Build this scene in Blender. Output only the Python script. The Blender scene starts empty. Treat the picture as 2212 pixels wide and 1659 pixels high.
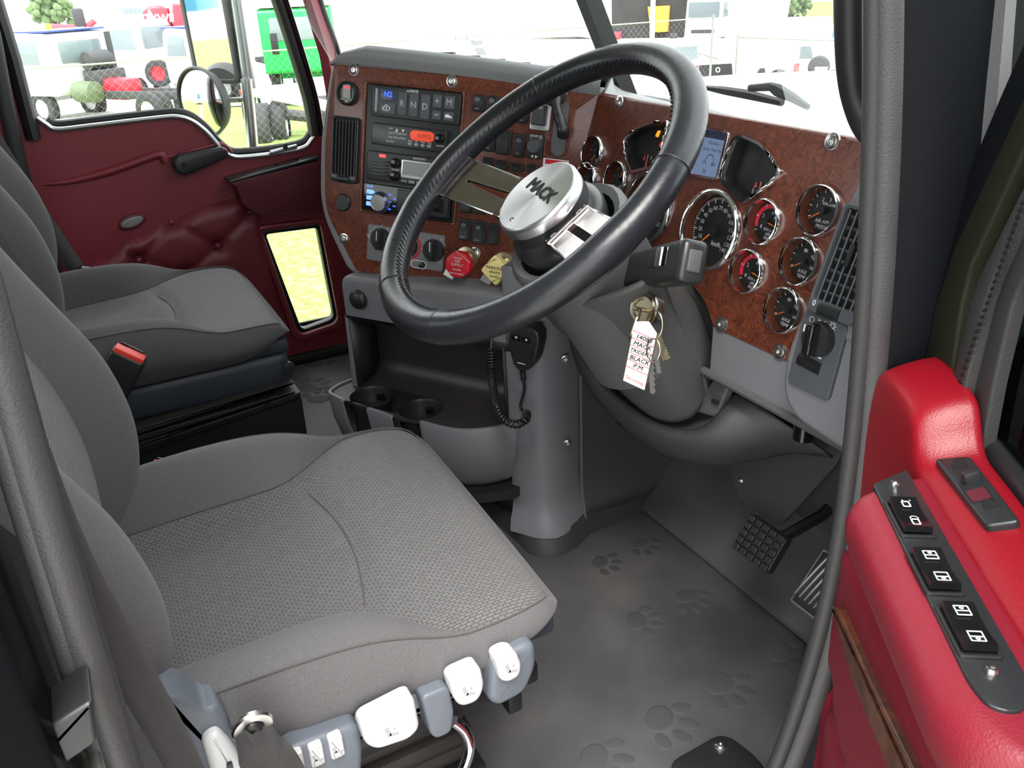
import bpy, bmesh, math, random
from mathutils import Vector as V, Matrix
random.seed(7)
R = math.radians
S = bpy.context.scene
COL = S.collection

# ------------------------------------------------------------------ camera
FPX, PCX, PCY = 1789.0, 1106.0, 829.5
CAM = V((1.315, 0.0, 0.99))
RIGHT = V((0.4729, 0.8800, -0.0421)); DOWN = V((0.3670, -0.2403, -0.8987)); FWD = V((-0.8010, 0.4096, -0.4366))
FWD.normalize(); RIGHT = (RIGHT - FWD * RIGHT.dot(FWD)).normalized(); DOWN = FWD.cross(RIGHT)
cd = bpy.data.cameras.new('camera'); cam = bpy.data.objects.new('camera', cd); COL.objects.link(cam)
cd.sensor_width = 36.0; cd.lens = 36.0 * FPX / 2212.0; cd.clip_start = 0.02; cd.clip_end = 400
m3 = Matrix((RIGHT, -DOWN, -FWD)).transposed()
cam.matrix_world = Matrix.Translation(CAM) @ m3.to_4x4()
S.camera = cam

# ------------------------------------------------------------------ light
w = bpy.data.worlds.new('sky'); S.world = w; w.use_nodes = True
bg = w.node_tree.nodes['Background']
bg.inputs[0].default_value = (0.95, 0.975, 1.0, 1); bg.inputs[1].default_value = 2.1
sd = bpy.data.lights.new('sun', 'SUN'); sd.energy = 4.0; sd.angle = R(35); sd.color = (1, 0.97, 0.92)
sun = bpy.data.objects.new('sun', sd); COL.objects.link(sun)
sun.rotation_euler = V((-0.42, 0.22, -0.9)).to_track_quat('-Z', 'Y').to_euler()
S.view_settings.view_transform = 'Standard'; S.view_settings.look = 'None'
S.view_settings.gamma = 1.0; S.view_settings.use_curve_mapping = False
S.view_settings.exposure = 0.85

# ------------------------------------------------------------------ pixel -> point on a real plane
def ray(u, v): return RIGHT * (u - PCX) + DOWN * (v - PCY) + FWD * FPX
def on(u, v, p, n):
    d = ray(u, v); p = V(p); n = V(n); return CAM + d * ((p - CAM).dot(n) / d.dot(n))
def onx(u, v, x): return on(u, v, (x, 0, 0), (1, 0, 0))
def ony(u, v, y): return on(u, v, (0, y, 0), (0, 1, 0))
def onz(u, v, z): return on(u, v, (0, 0, z), (0, 0, 1))

def frame(o, ux, uy):
    ux = V(ux).normalized(); un = ux.cross(V(uy)).normalized(); uy = un.cross(ux)
    m = Matrix((ux, uy, un)).transposed().to_4x4(); m.translation = V(o); return m
def st(F, u, v, off=0.0):
    """pixel -> (s, t) in the frame's plane raised by off"""
    n = F.col[2].xyz; p = on(u, v, F.translation + n * off, n); q = F.inverted() @ p; return V((q.x, q.y))
def T(x=0, y=0, z=0): return Matrix.Translation((x, y, z))
def RX(a): return Matrix.Rotation(R(a), 4, 'X')
def RY(a): return Matrix.Rotation(R(a), 4, 'Y')
def RZ(a): return Matrix.Rotation(R(a), 4, 'Z')
I4 = Matrix.Identity(4)

# ------------------------------------------------------------------ materials
MATS = {}
def nt(name):
    m = bpy.data.materials.new(name); m.use_nodes = True; MATS[name] = m
    t = m.node_tree; return m, t, t.nodes['Principled BSDF']
def mat(name, col, rough=0.5, metal=0.0, bump=0.0, bscale=400.0, var=0.0, vscale=8.0, coat=0.0, spec=0.5, emit=None, estr=0.0, sheen=0.0, alpha=None):
    m, t, b = nt(name); N = t.nodes; L = t.links
    b.inputs['Base Color'].default_value = (*col, 1); b.inputs['Roughness'].default_value = rough
    b.inputs['Metallic'].default_value = metal; b.inputs['Coat Weight'].default_value = coat
    b.inputs['Coat Roughness'].default_value = 0.08; b.inputs['Specular IOR Level'].default_value = spec
    b.inputs['Sheen Weight'].default_value = sheen
    if emit: b.inputs['Emission Color'].default_value = (*emit, 1); b.inputs['Emission Strength'].default_value = estr
    if bump or var:
        tc = N.new('ShaderNodeTexCoord')
    if bump:
        n = N.new('ShaderNodeTexNoise'); n.inputs['Scale'].default_value = bscale; n.inputs['Detail'].default_value = 3
        bp = N.new('ShaderNodeBump'); bp.inputs['Strength'].default_value = bump; bp.inputs['Distance'].default_value = 0.002
        L.new(tc.outputs['Object'], n.inputs['Vector']); L.new(n.outputs['Fac'], bp.inputs['Height']); L.new(bp.outputs[0], b.inputs['Normal'])
    if var:
        n2 = N.new('ShaderNodeTexNoise'); n2.inputs['Scale'].default_value = vscale; n2.inputs['Detail'].default_value = 5
        L.new(tc.outputs['Object'], n2.inputs['Vector'])
        mx = N.new('ShaderNodeMix'); mx.data_type = 'RGBA'
        mx.inputs[6].default_value = (*[c * (1 - var) for c in col], 1); mx.inputs[7].default_value = (*[min(1, c * (1 + var)) for c in col], 1)
        L.new(n2.outputs['Fac'], mx.inputs[0]); L.new(mx.outputs[2], b.inputs['Base Color'])
    return m
def ramp(t, stops):
    r = t.nodes.new('ShaderNodeValToRGB'); e = r.color_ramp.elements
    e[0].position, e[0].color = stops[0][0], (*stops[0][1], 1); e[1].position, e[1].color = stops[-1][0], (*stops[-1][1], 1)
    for p, c in stops[1:-1]:
        x = e.new(p); x.color = (*c, 1)
    return r

mat('grey_plastic', (0.175, 0.175, 0.19), 0.55, bump=0.25, bscale=900)
mat('grey_gloss', (0.175, 0.178, 0.195), 0.42, bump=0.1, bscale=900)
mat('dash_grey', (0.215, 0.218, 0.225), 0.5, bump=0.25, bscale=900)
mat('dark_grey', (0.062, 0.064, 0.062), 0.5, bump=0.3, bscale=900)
mat('mid_grey', (0.105, 0.108, 0.11), 0.5, bump=0.25, bscale=900)
mat('switch_grey', (0.075, 0.08, 0.09), 0.5, bump=0.15, bscale=900)
mat('black_plastic', (0.016, 0.017, 0.018), 0.4)
mat('black_satin', (0.022, 0.023, 0.025), 0.3)
mat('black_gloss', (0.008, 0.008, 0.009), 0.12)
mat('black_paint', (0.003, 0.003, 0.004), 0.25, spec=0.03)
mat('black_vinyl', (0.03, 0.027, 0.025), 0.45, bump=0.2, bscale=700)
mat('bin_black', (0.032, 0.028, 0.026), 0.38, bump=0.15, bscale=900)
mat('steel_black', (0.012, 0.012, 0.013), 0.35, var=0.3)
mat('slate', (0.115, 0.130, 0.155), 0.45, bump=0.1)
mat('slate_dark', (0.03, 0.036, 0.05), 0.5, bump=0.15)
mat('lever_white', (0.6, 0.6, 0.61), 0.35)
mat('white', (0.85, 0.85, 0.85), 0.5)
mat('print_white', (0.8, 0.8, 0.82), 0.6)
mat('print_grey', (0.35, 0.35, 0.36), 0.6)
mat('print_black', (0.02, 0.02, 0.025), 0.6)
mat('print_red', (0.65, 0.04, 0.05), 0.6)
mat('paper', (0.85, 0.84, 0.82), 0.7)
mat('chrome', (0.82, 0.82, 0.83), 0.08, 1.0)
mat('steel', (0.55, 0.54, 0.52), 0.28, 1.0)
mat('brass', (0.55, 0.48, 0.33), 0.3, 1.0)
mat('spoke_chrome', (0.42, 0.37, 0.36), 0.17, 1.0, var=0.22, vscale=60)
mat('satin_alu', (0.6, 0.61, 0.62), 0.35, 1.0)
mat('red_knob', (0.62, 0.012, 0.03), 0.35)
mat('yellow_knob', (0.82, 0.68, 0.28), 0.45)
mat('buckle_red', (0.75, 0.05, 0.03), 0.4, emit=(0.75, 0.05, 0.03), estr=0.0)
mat('needle_orange', (0.9, 0.22, 0.02), 0.5)
mat('dial_black', (0.012, 0.013, 0.014), 0.5)
mat('dial_red', (0.7, 0.03, 0.06), 0.5)
mat('cup_brown', (0.10, 0.028, 0.014), 0.2, coat=0.5)  # reflection of the wood put into the cup colour
mat('lcd_grey', (0.22, 0.23, 0.22), 0.25)
mat('lcd_blue', (0.12, 0.16, 0.25), 0.3, emit=(0.13, 0.19, 0.33), estr=0.30)
mat('lcd_dark', (0.012, 0.018, 0.04), 0.3, emit=(0.05, 0.1, 0.25), estr=0.04)
mat('lamp_orange', (0.6, 0.06, 0.02), 0.4, emit=(0.9, 0.07, 0.025), estr=0.25)
mat('lamp_red', (0.9, 0.02, 0.03), 0.4, emit=(1.0, 0.02, 0.03), estr=1.0)
mat('lamp_blue', (0.05, 0.1, 0.9), 0.4, emit=(0.03, 0.09, 1.0), estr=1.3)
mat('lamp_ice', (0.2, 0.4, 0.9), 0.4, emit=(0.16, 0.33, 1.0), estr=0.8)
mat('lamp_amber', (1.0, 0.35, 0.02), 0.4, emit=(1.0, 0.3, 0.01), estr=0.8)
mat('rubber', (0.036, 0.035, 0.036), 0.55, bump=0.2, bscale=500)
mat('rubber_grey', (0.056, 0.055, 0.057), 0.5, bump=0.3, bscale=600, var=0.2, vscale=20)
mat('rubber_black', (0.014, 0.014, 0.015), 0.45)
mat('jamb_black', (0.004, 0.005, 0.007), 0.6, bump=0.2, bscale=1200, spec=0.15)
mat('olive_black', (0.016, 0.018, 0.010), 0.5, bump=0.2, bscale=1200, spec=0.25)
mat('red_vinyl', (0.20, 0.010, 0.022), 0.42, bump=0.22, bscale=650)
mat('red_pad', (0.19, 0.010, 0.022), 0.4, bump=0.25, bscale=500)
mat('red_gloss', (0.25, 0.003, 0.011), 0.36, bump=0.18, bscale=700)
mat('burgundy', (0.20, 0.022, 0.034), 0.40, bump=0.2, bscale=700)
mat('burgundy_pad', (0.17, 0.024, 0.034), 0.4, bump=0.2, bscale=500)
mat('burgundy_dark', (0.10, 0.012, 0.02), 0.45, bump=0.2, bscale=700)
mat('headliner', (0.30, 0.28, 0.27), 0.9)
mat('truck_white', (0.85, 0.86, 0.87), 0.3)
mat('truck_red', (0.55, 0.05, 0.07), 0.35)
mat('truck_green', (0.02, 0.42, 0.10), 0.35)
mat('truck_glass', (0.20, 0.24, 0.26), 0.1)
mat('chassis', (0.06, 0.06, 0.065), 0.6)
mat('tyre', (0.035, 0.035, 0.037), 0.75, bump=0.3, bscale=60)
mat('engine_red', (0.6, 0.03, 0.05), 0.4)
mat('tank_green', (0.12, 0.16, 0.09), 0.4)
mat('tray_tan', (0.42, 0.36, 0.2), 0.6)
mat('blue_roof', (0.05, 0.08, 0.4), 0.4)
mat('building', (0.72, 0.73, 0.74), 0.7, var=0.06, vscale=0.4)
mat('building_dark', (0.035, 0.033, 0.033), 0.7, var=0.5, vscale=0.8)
mat('door_yellow', (0.8, 0.42, 0.05), 0.5)
mat('container_blue', (0.08, 0.28, 0.5), 0.5)
mat('container_pale', (0.55, 0.72, 0.75), 0.5)
mat('gravel', (0.5, 0.49, 0.47), 0.9, var=0.3, vscale=1.5)
mat('fence_wire', (0.5, 0.5, 0.5), 0.4, 0.8)
mat('foliage', (0.13, 0.2, 0.08), 0.8, var=0.4, vscale=2)
mat('bark', (0.1, 0.07, 0.05), 0.9)
mat('plate_blue', (0.2, 0.3, 0.5), 0.5)
mat('mirror', (0.9, 0.9, 0.9), 0.02, 1.0)
mat('red_light', (0.7, 0.03, 0.02), 0.3)
mat('bonnet', (0.85, 0.86, 0.87), 0.25)  # pale colour stands in for sky glare on the black truck's bonnet

def m_grass():
    m, t, b = nt('grass'); N = t.nodes; L = t.links
    tc = N.new('ShaderNodeTexCoord'); n = N.new('ShaderNodeTexNoise'); n.inputs['Scale'].default_value = 14; n.inputs['Detail'].default_value = 10
    r = ramp(t, [(0.3, (0.10, 0.17, 0.03)), (0.5, (0.20, 0.29, 0.06)), (0.7, (0.36, 0.42, 0.15))])
    L.new(tc.outputs['Object'], n.inputs['Vector']); L.new(n.outputs['Fac'], r.inputs[0]); L.new(r.outputs[0], b.inputs['Base Color'])
    b.inputs['Roughness'].default_value = 0.9
m_grass()
def m_wood(name, base, dark, light, scale=14):
    m, t, b = nt(name); N = t.nodes; L = t.links
    tc = N.new('ShaderNodeTexCoord')
    n0 = N.new('ShaderNodeTexNoise'); n0.inputs['Scale'].default_value = scale; n0.inputs['Detail'].default_value = 4
    L.new(tc.outputs['Object'], n0.inputs['Vector'])
    mx = N.new('ShaderNodeMix'); mx.data_type = 'VECTOR'; mx.inputs[0].default_value = 0.10
    L.new(tc.outputs['Object'], mx.inputs[4]); L.new(n0.outputs['Color'], mx.inputs[5])
    n1 = N.new('ShaderNodeTexNoise'); n1.inputs['Scale'].default_value = scale * 4.2; n1.inputs['Detail'].default_value = 9; n1.inputs['Roughness'].default_value = 0.68; n1.inputs['Distortion'].default_value = 1.4
    L.new(mx.outputs[1], n1.inputs['Vector'])
    r = ramp(t, [(0.30, dark), (0.47, base), (0.68, light)]); L.new(n1.outputs['Fac'], r.inputs[0])
    vo = N.new('ShaderNodeTexVoronoi'); vo.inputs['Scale'].default_value = scale * 5.5; L.new(mx.outputs[1], vo.inputs['Vector'])
    r2 = ramp(t, [(0.06, (0.22, 0.17, 0.17)), (0.30, (1, 1, 1))]); L.new(vo.outputs['Distance'], r2.inputs[0])
    n3 = N.new('ShaderNodeTexNoise'); n3.inputs['Scale'].default_value = scale * 1.2; L.new(tc.outputs['Object'], n3.inputs['Vector'])
    r3 = ramp(t, [(0.42, (0, 0, 0)), (0.62, (1, 1, 1))]); L.new(n3.outputs['Fac'], r3.inputs[0])
    mu = N.new('ShaderNodeMix'); mu.data_type = 'RGBA'; mu.blend_type = 'MULTIPLY'
    L.new(r3.outputs[0], mu.inputs[0]); L.new(r.outputs[0], mu.inputs[6]); L.new(r2.outputs[0], mu.inputs[7])
    L.new(mu.outputs[2], b.inputs['Base Color']); b.inputs['Roughness'].default_value = 0.32
    b.inputs['Coat Weight'].default_value = 0.35; b.inputs['Coat Roughness'].default_value = 0.12
m_wood('burl', (0.115, 0.026, 0.013), (0.030, 0.008, 0.006), (0.22, 0.060, 0.026), 22)
m_wood('door_wood', (0.105, 0.028, 0.010), (0.035, 0.010, 0.005), (0.20, 0.062, 0.02), 9)

def m_weave(name, c0, c1, rot, sx=1.0):
    m, t, b = nt(name); N = t.nodes; L = t.links
    tc = N.new('ShaderNodeTexCoord'); mp = N.new('ShaderNodeMapping'); mp.inputs['Rotation'].default_value = rot
    L.new(tc.outputs['Object'], mp.inputs['Vector'])
    br = N.new('ShaderNodeTexBrick'); br.inputs['Scale'].default_value = 1.0
    br.inputs['Brick Width'].default_value = 0.0086 * sx; br.inputs['Row Height'].default_value = 0.0042 * sx
    br.inputs['Mortar Size'].default_value = 0.0009 * sx; br.inputs['Mortar Smooth'].default_value = 0.6
    br.inputs['Color1'].default_value = (*c1, 1); br.inputs['Color2'].default_value = (*[a * 0.82 for a in c1], 1); br.inputs['Mortar'].default_value = (*c0, 1)
    L.new(mp.outputs[0], br.inputs['Vector'])
    L.new(br.outputs['Color'], b.inputs['Base Color'])
    inv = N.new('ShaderNodeMath'); inv.operation = 'SUBTRACT'; inv.inputs[0].default_value = 1.0; L.new(br.outputs['Fac'], inv.inputs[1])
    bp = N.new('ShaderNodeBump'); bp.inputs['Strength'].default_value = 0.6; bp.inputs['Distance'].default_value = 0.0012
    L.new(inv.outputs[0], bp.inputs['Height']); L.new(bp.outputs[0], b.inputs['Normal'])
    b.inputs['Roughness'].default_value = 0.75; b.inputs['Sheen Weight'].default_value = 0.15
m_weave('weave_cushion', (0.066, 0.064, 0.066), (0.150, 0.146, 0.147), (0, 0, R(90)))
m_weave('weave_back', (0.070, 0.069, 0.071), (0.142, 0.138, 0.140), (R(90), 0, 0))
def m_fabric(name, c):
    m, t, b = nt(name); N = t.nodes; L = t.links
    tc = N.new('ShaderNodeTexCoord')
    wv = N.new('ShaderNodeTexNoise'); wv.inputs['Scale'].default_value = 700; wv.inputs['Detail'].default_value = 2
    L.new(tc.outputs['Object'], wv.inputs['Vector'])
    r = ramp(t, [(0.3, tuple(a * 0.82 for a in c)), (0.7, tuple(a * 1.18 for a in c))]); L.new(wv.outputs['Fac'], r.inputs[0]); L.new(r.outputs[0], b.inputs['Base Color'])
    n = N.new('ShaderNodeTexNoise'); n.inputs['Scale'].default_value = 1500; L.new(tc.outputs['Object'], n.inputs['Vector'])
    bp = N.new('ShaderNodeBump'); bp.inputs['Strength'].default_value = 0.25; bp.inputs['Distance'].default_value = 0.001
    L.new(n.outputs['Fac'], bp.inputs['Height']); L.new(bp.outputs[0], b.inputs['Normal'])
    b.inputs['Roughness'].default_value = 0.85; b.inputs['Sheen Weight'].default_value = 0.12
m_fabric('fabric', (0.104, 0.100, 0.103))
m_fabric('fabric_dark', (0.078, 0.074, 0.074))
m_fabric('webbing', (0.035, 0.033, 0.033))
def m_leather():
    m, t, b = nt('leather'); N = t.nodes; L = t.links
    tc = N.new('ShaderNodeTexCoord'); n = N.new('ShaderNodeTexNoise'); n.inputs['Scale'].default_value = 160; n.inputs['Detail'].default_value = 6
    L.new(tc.outputs['Object'], n.inputs['Vector'])
    r = ramp(t, [(0.3, (0.27, 0.27, 0.27)), (0.7, (0.36, 0.36, 0.36))]); L.new(n.outputs['Fac'], r.inputs[0]); L.new(r.outputs[0], b.inputs['Roughness'])
    bp = N.new('ShaderNodeBump'); bp.inputs['Strength'].default_value = 0.10; bp.inputs['Distance'].default_value = 0.0015
    L.new(n.outputs['Fac'], bp.inputs['Height']); L.new(bp.outputs[0], b.inputs['Normal'])
    b.inputs['Base Color'].default_value = (0.014, 0.015, 0.019, 1)
m_leather()
def m_brushed():
    m, t, b = nt('brushed_disc'); N = t.nodes; L = t.links
    b.inputs['Metallic'].default_value = 1.0; b.inputs['Base Color'].default_value = (0.52, 0.52, 0.53, 1); b.inputs['Roughness'].default_value = 0.30
    b.inputs['Anisotropic'].default_value = 0.93
    tg = N.new('ShaderNodeTangent'); tg.direction_type = 'RADIAL'; tg.axis = 'Z'; L.new(tg.outputs[0], b.inputs['Tangent'])
m_brushed()
def m_floor():
    m, t, b = nt('floor_mat'); N = t.nodes; L = t.links
    tc = N.new('ShaderNodeTexCoord'); n = N.new('ShaderNodeTexNoise'); n.inputs['Scale'].default_value = 4.5; n.inputs['Detail'].default_value = 6
    L.new(tc.outputs['Object'], n.inputs['Vector'])
    r = ramp(t, [(0.30, (0.045, 0.045, 0.050)), (0.50, (0.075, 0.074, 0.079)), (0.66, (0.115, 0.107, 0.105)), (0.78, (0.14, 0.125, 0.11))]); L.new(n.outputs['Fac'], r.inputs[0]); L.new(r.outputs[0], b.inputs['Base Color'])
    n2 = N.new('ShaderNodeTexNoise'); n2.inputs['Scale'].default_value = 900; L.new(tc.outputs['Object'], n2.inputs['Vector'])
    bp = N.new('ShaderNodeBump'); bp.inputs['Strength'].default_value = 0.5; bp.inputs['Distance'].default_value = 0.001
    L.new(n2.outputs['Fac'], bp.inputs['Height']); L.new(bp.outputs[0], b.inputs['Normal']); b.inputs['Roughness'].default_value = 0.5
m_floor()
def m_glass(name, tint, refl):
    m = bpy.data.materials.new(name); m.use_nodes = True; MATS[name] = m; t = m.node_tree; N = t.nodes; L = t.links
    N.remove(N['Principled BSDF']); o = N['Material Output']
    tr = N.new('ShaderNodeBsdfTransparent'); tr.inputs[0].default_value = (*tint, 1)
    gl = N.new('ShaderNodeBsdfGlossy'); gl.inputs['Roughness'].default_value = 0.02
    fr = N.new('ShaderNodeFresnel'); fr.inputs['IOR'].default_value = 1.45
    mu = N.new('ShaderNodeMath'); mu.operation = 'MULTIPLY'; mu.inputs[1].default_value = refl
    L.new(fr.outputs[0], mu.inputs[0]); mx = N.new('ShaderNodeMixShader')
    L.new(mu.outputs[0], mx.inputs[0]); L.new(tr.outputs[0], mx.inputs[1]); L.new(gl.outputs[0], mx.inputs[2]); L.new(mx.outputs[0], o.inputs[0])
m_glass('glass', (0.95, 0.97, 0.96), 0.25)
m_glass('glass_clear', (0.97, 0.97, 0.97), 0.12)
m_glass('glass_tint', (0.16, 0.20, 0.20), 0.8)

# ------------------------------------------------------------------ mesh builder
class MB:
    def __init__(s): s.v = []; s.f = []
    def add(s, b, M=I4):
        o = len(s.v); b.verts.index_update()
        s.v += [M @ x.co for x in b.verts]; s.f += [[o + x.index for x in f.verts] for f in b.faces]; b.free(); return s
    def raw(s, vs, fs, M=I4):
        o = len(s.v); s.v += [M @ V(x) for x in vs]; s.f += [[o + i for i in f] for f in fs]; return s
    def merge(s, other, M=I4):
        return s.raw(other.v, other.f, M)
    # box with bevelled edges, centred, local frame M
    def box(s, size, M=I4, bev=0.0, seg=2):
        b = bmesh.new(); bmesh.ops.create_cube(b, size=1.0)
        for x in b.verts: x.co = V((x.co.x * size[0], x.co.y * size[1], x.co.z * size[2]))
        if bev > 0: bmesh.ops.bevel(b, geom=list(b.edges), offset=min(bev, min(size) * 0.49), segments=seg, profile=0.5, affect='EDGES')
        return s.add(b, M)
    # polygon (list of 2d) extruded z0..z1
    def prism(s, pts, z0, z1, M=I4, bev=0.0, seg=2, bottom=True):
        pts = [V((p[0], p[1])) for p in pts]
        q = [p for i, p in enumerate(pts) if (p - pts[i - 1]).length > 1e-7]; n = len(q)
        if sum(q[i - 1].x * q[i].y - q[i].x * q[i - 1].y for i in range(n)) < 0: q = q[::-1]
        off = []
        for i in range(n):
            a, b = (q[i] - q[i - 1]).normalized(), (q[(i + 1) % n] - q[i]).normalized(); na, nb = V((a.y, -a.x)), V((b.y, -b.x)); k = 1 + na.dot(nb)
            off.append((na + nb) / max(k, 0.5))
        prof = [(0.0, z0)]
        if bev > 0:
            bev = min(bev, abs(z1 - z0) * 0.98); m = max(2, seg + 1)
            prof += [(bev * (1 - math.cos(math.pi / 2 * i / m)), z1 - bev + bev * math.sin(math.pi / 2 * i / m)) for i in range(m + 1)]
        else: prof.append((0.0, z1))
        vs = [(q[i].x - off[i].x * d, q[i].y - off[i].y * d, z) for d, z in prof for i in range(n)]; fs = []
        for k in range(len(prof) - 1):
            for i in range(n): fs.append((k * n + i, k * n + (i + 1) % n, (k + 1) * n + (i + 1) % n, (k + 1) * n + i))
        fs.append(tuple((len(prof) - 1) * n + i for i in range(n)))
        if bottom: fs.append(tuple(range(n))[::-1])
        return s.raw(vs, fs, M)
    # frame between two loops of the same length
    def hoop(s, outer, inner, z0, z1, M=I4, bev=0.0):
        b = bmesh.new(); n = len(outer)
        a = [[b.verts.new((p[0], p[1], z)) for p in lp] for lp in (outer, inner) for z in (z0, z1)]
        O0, O1, I0, I1 = a; tops = []
        for i in range(n):
            j = (i + 1) % n
            b.faces.new((O0[i], O0[j], O1[j], O1[i])); b.faces.new((I0[j], I0[i], I1[i], I1[j]))
            tops.append(b.faces.new((O1[i], O1[j], I1[j], I1[i]))); b.faces.new((O0[j], O0[i], I0[i], I0[j]))
        if bev > 0:
            es = [e for e in b.edges if all(abs(x.co.z - z1) < 1e-7 for x in e.verts) and len([f for f in e.link_faces if f in tops]) == 1]
            bmesh.ops.bevel(b, geom=es, offset=bev, segments=2, profile=0.5, affect='EDGES')
        bmesh.ops.recalc_face_normals(b, faces=list(b.faces)); return s.add(b, M)
    def lathe(s, prof, M=I4, seg=32, cap0=False, cap1=False, a0=0, a1=360):
        full = abs(a1 - a0 - 360) < 1e-6; n = seg if full else seg + 1; vs = []; fs = []
        for r, z in prof:
            for i in range(n):
                a = R(a0 + (a1 - a0) * i / seg); vs.append((r * math.cos(a), r * math.sin(a), z))
        for k in range(len(prof) - 1):
            for i in range(seg):
                j = (i + 1) % n; fs.append((k * n + i, k * n + j, (k + 1) * n + j, (k + 1) * n + i))
        if cap0: fs.append(tuple(range(n))[::-1])
        if cap1: fs.append(tuple((len(prof) - 1) * n + i for i in range(n)))
        return s.raw(vs, fs, M)
    def cyl(s, r, z0, z1, M=I4, seg=24, bev=0.0):
        if bev > 0: p = [(r, z0), (r, z1 - bev), (r - bev * 0.3, z1 - bev * 0.3), (r - bev, z1)]
        else: p = [(r, z0), (r, z1)]
        return s.lathe(p, M, seg, True, True)
    def rod(s, p, q, r, seg=10, r2=None):
        p, q = V(p), V(q); d = q - p; M = d.to_track_quat('Z', 'Y').to_matrix().to_4x4(); M.translation = p
        return s.lathe([(r, 0), (r if r2 is None else r2, d.length)], M, seg, True, True)
    def tube(s, pts, r, seg=10, closed=False, M=I4, flat=1.0):
        pts = [V(p) for p in pts]; n = len(pts); vs = []; fs = []
        tan = [(pts[(i + 1) % n] - pts[i - 1]) if closed else (pts[min(i + 1, n - 1)] - pts[max(i - 1, 0)]) for i in range(n)]
        tan = [t.normalized() for t in tan]
        up = V((0, 0, 1)) if abs(tan[0].z) < 0.9 else V((1, 0, 0)); nr = (up - tan[0] * up.dot(tan[0])).normalized()
        for i in range(n):
            nr = (nr - tan[i] * nr.dot(tan[i])).normalized(); bn = tan[i].cross(nr)
            rr = r[i] if isinstance(r, (list, tuple)) else r
            for k in range(seg):
                a = 2 * math.pi * k / seg; vs.append(pts[i] + nr * math.cos(a) * rr + bn * math.sin(a) * rr * flat)
        m = n if closed else n - 1
        for i in range(m):
            j = (i + 1) % n
            for k in range(seg):
                l = (k + 1) % seg; fs.append((i * seg + k, i * seg + l, j * seg + l, j * seg + k))
        if not closed: fs.append(tuple(range(seg))[::-1]); fs.append(tuple((n - 1) * seg + k for k in range(seg)))
        return s.raw(vs, fs, M)
    def sphere(s, r, M=I4, seg=16, rings=10, sc=(1, 1, 1)):
        b = bmesh.new(); bmesh.ops.create_uvsphere(b, u_segments=seg, v_segments=rings, radius=r)
        for x in b.verts: x.co = V((x.co.x * sc[0], x.co.y * sc[1], x.co.z * sc[2]))
        return s.add(b, M)
    def rows(s, rows, M=I4, cu=False, cv=False):
        """rows: list of lists of points -> quads"""
        n = len(rows[0]); m = len(rows); vs = [p for r in rows for p in r]; fs = []
        for i in range(m if cv else m - 1):
            for k in range(n if cu else n - 1):
                a, b2 = i * n + k, i * n + (k + 1) % n; c, d = ((i + 1) % m) * n + (k + 1) % n, ((i + 1) % m) * n + k
                fs.append((a, b2, c, d))
        return s.raw(vs, fs, M)
    def text(s, txt, size, M=I4, ex=0.0, align='CENTER', shear=0.0, bold=0.0):
        c = bpy.data.curves.new('t', 'FONT'); c.body = txt; c.size = size; c.align_x = align; c.align_y = 'CENTER'
        c.resolution_u = 2; c.extrude = ex; c.shear = shear
        o = bpy.data.objects.new('t', c); COL.objects.link(o)
        dg = bpy.context.evaluated_depsgraph_get(); dg.update(); ev = o.evaluated_get(dg); me = ev.to_mesh()
        for dx, dy in (((0, 0),) if not bold else ((-bold, 0), (bold, 0), (0, -bold), (0, bold))): s.raw([x.co for x in me.vertices], [list(p.vertices) for p in me.polygons], M @ T(dx, dy, 0))
        ev.to_mesh_clear(); bpy.data.objects.remove(o); bpy.data.curves.remove(c); return s
    def build(s, name, m, parent=None, sharp=38, solid=0.0, sub=0, loc=None):
        me = bpy.data.meshes.new(name); off = V((0, 0, 0))
        if parent is not None: off = V(parent['_o']) if '_o' in parent else off
        elif loc is not None: off = V(loc)
        me.from_pydata([tuple(V(x) - off) for x in s.v], [], s.f); me.validate(); me.update()
        b = bmesh.new(); b.from_mesh(me); bmesh.ops.recalc_face_normals(b, faces=list(b.faces)); b.to_mesh(me); b.free()
        me.materials.append(MATS[m])
        if sharp: me.shade_smooth(); me.set_sharp_from_angle(angle=R(sharp))
        o = bpy.data.objects.new(name, me); COL.objects.link(o); o['_o'] = tuple(off)
        if parent is not None: o.parent = parent
        else: o.location = off
        if solid:
            q = o.modifiers.new('thick', 'SOLIDIFY'); q.thickness = solid; q.offset = -1
        if sub:
            q = o.modifiers.new('sub', 'SUBSURF'); q.levels = sub; q.render_levels = sub
        return o
def thing(name, label, cat, loc=(0, 0, 0), group=None, kind=None):
    o = bpy.data.objects.new(name, None); COL.objects.link(o); o.location = loc; o['_o'] = tuple(loc); o.empty_display_size = 0.05
    if label: o['label'] = label
    if cat: o['category'] = cat
    if group: o['group'] = group
    if kind: o['kind'] = kind
    return o
def tag(o, label, cat=None, group=None, kind=None):
    o['label'] = label
    if cat: o['category'] = cat
    if group: o['group'] = group
    if kind: o['kind'] = kind
    return o
def lab(o, l): o['label'] = l; return o
def copy_tree(o, parent=None):
    c = o.copy(); COL.objects.link(c); c.parent = parent
    for ch in list(o.children): copy_tree(ch, c)
    return c
def rrect(x0, y0, x1, y1, r, n=5):
    r = min(r, (x1 - x0) / 2 - 1e-5, (y1 - y0) / 2 - 1e-5); out = []
    for cx, cy, a in ((x1 - r, y1 - r, 0), (x0 + r, y1 - r, 90), (x0 + r, y0 + r, 180), (x1 - r, y0 + r, 270)):
        for i in range(n + 1): out.append((cx + r * math.cos(R(a + 90 * i / n)), cy + r * math.sin(R(a + 90 * i / n))))
    return out
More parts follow.
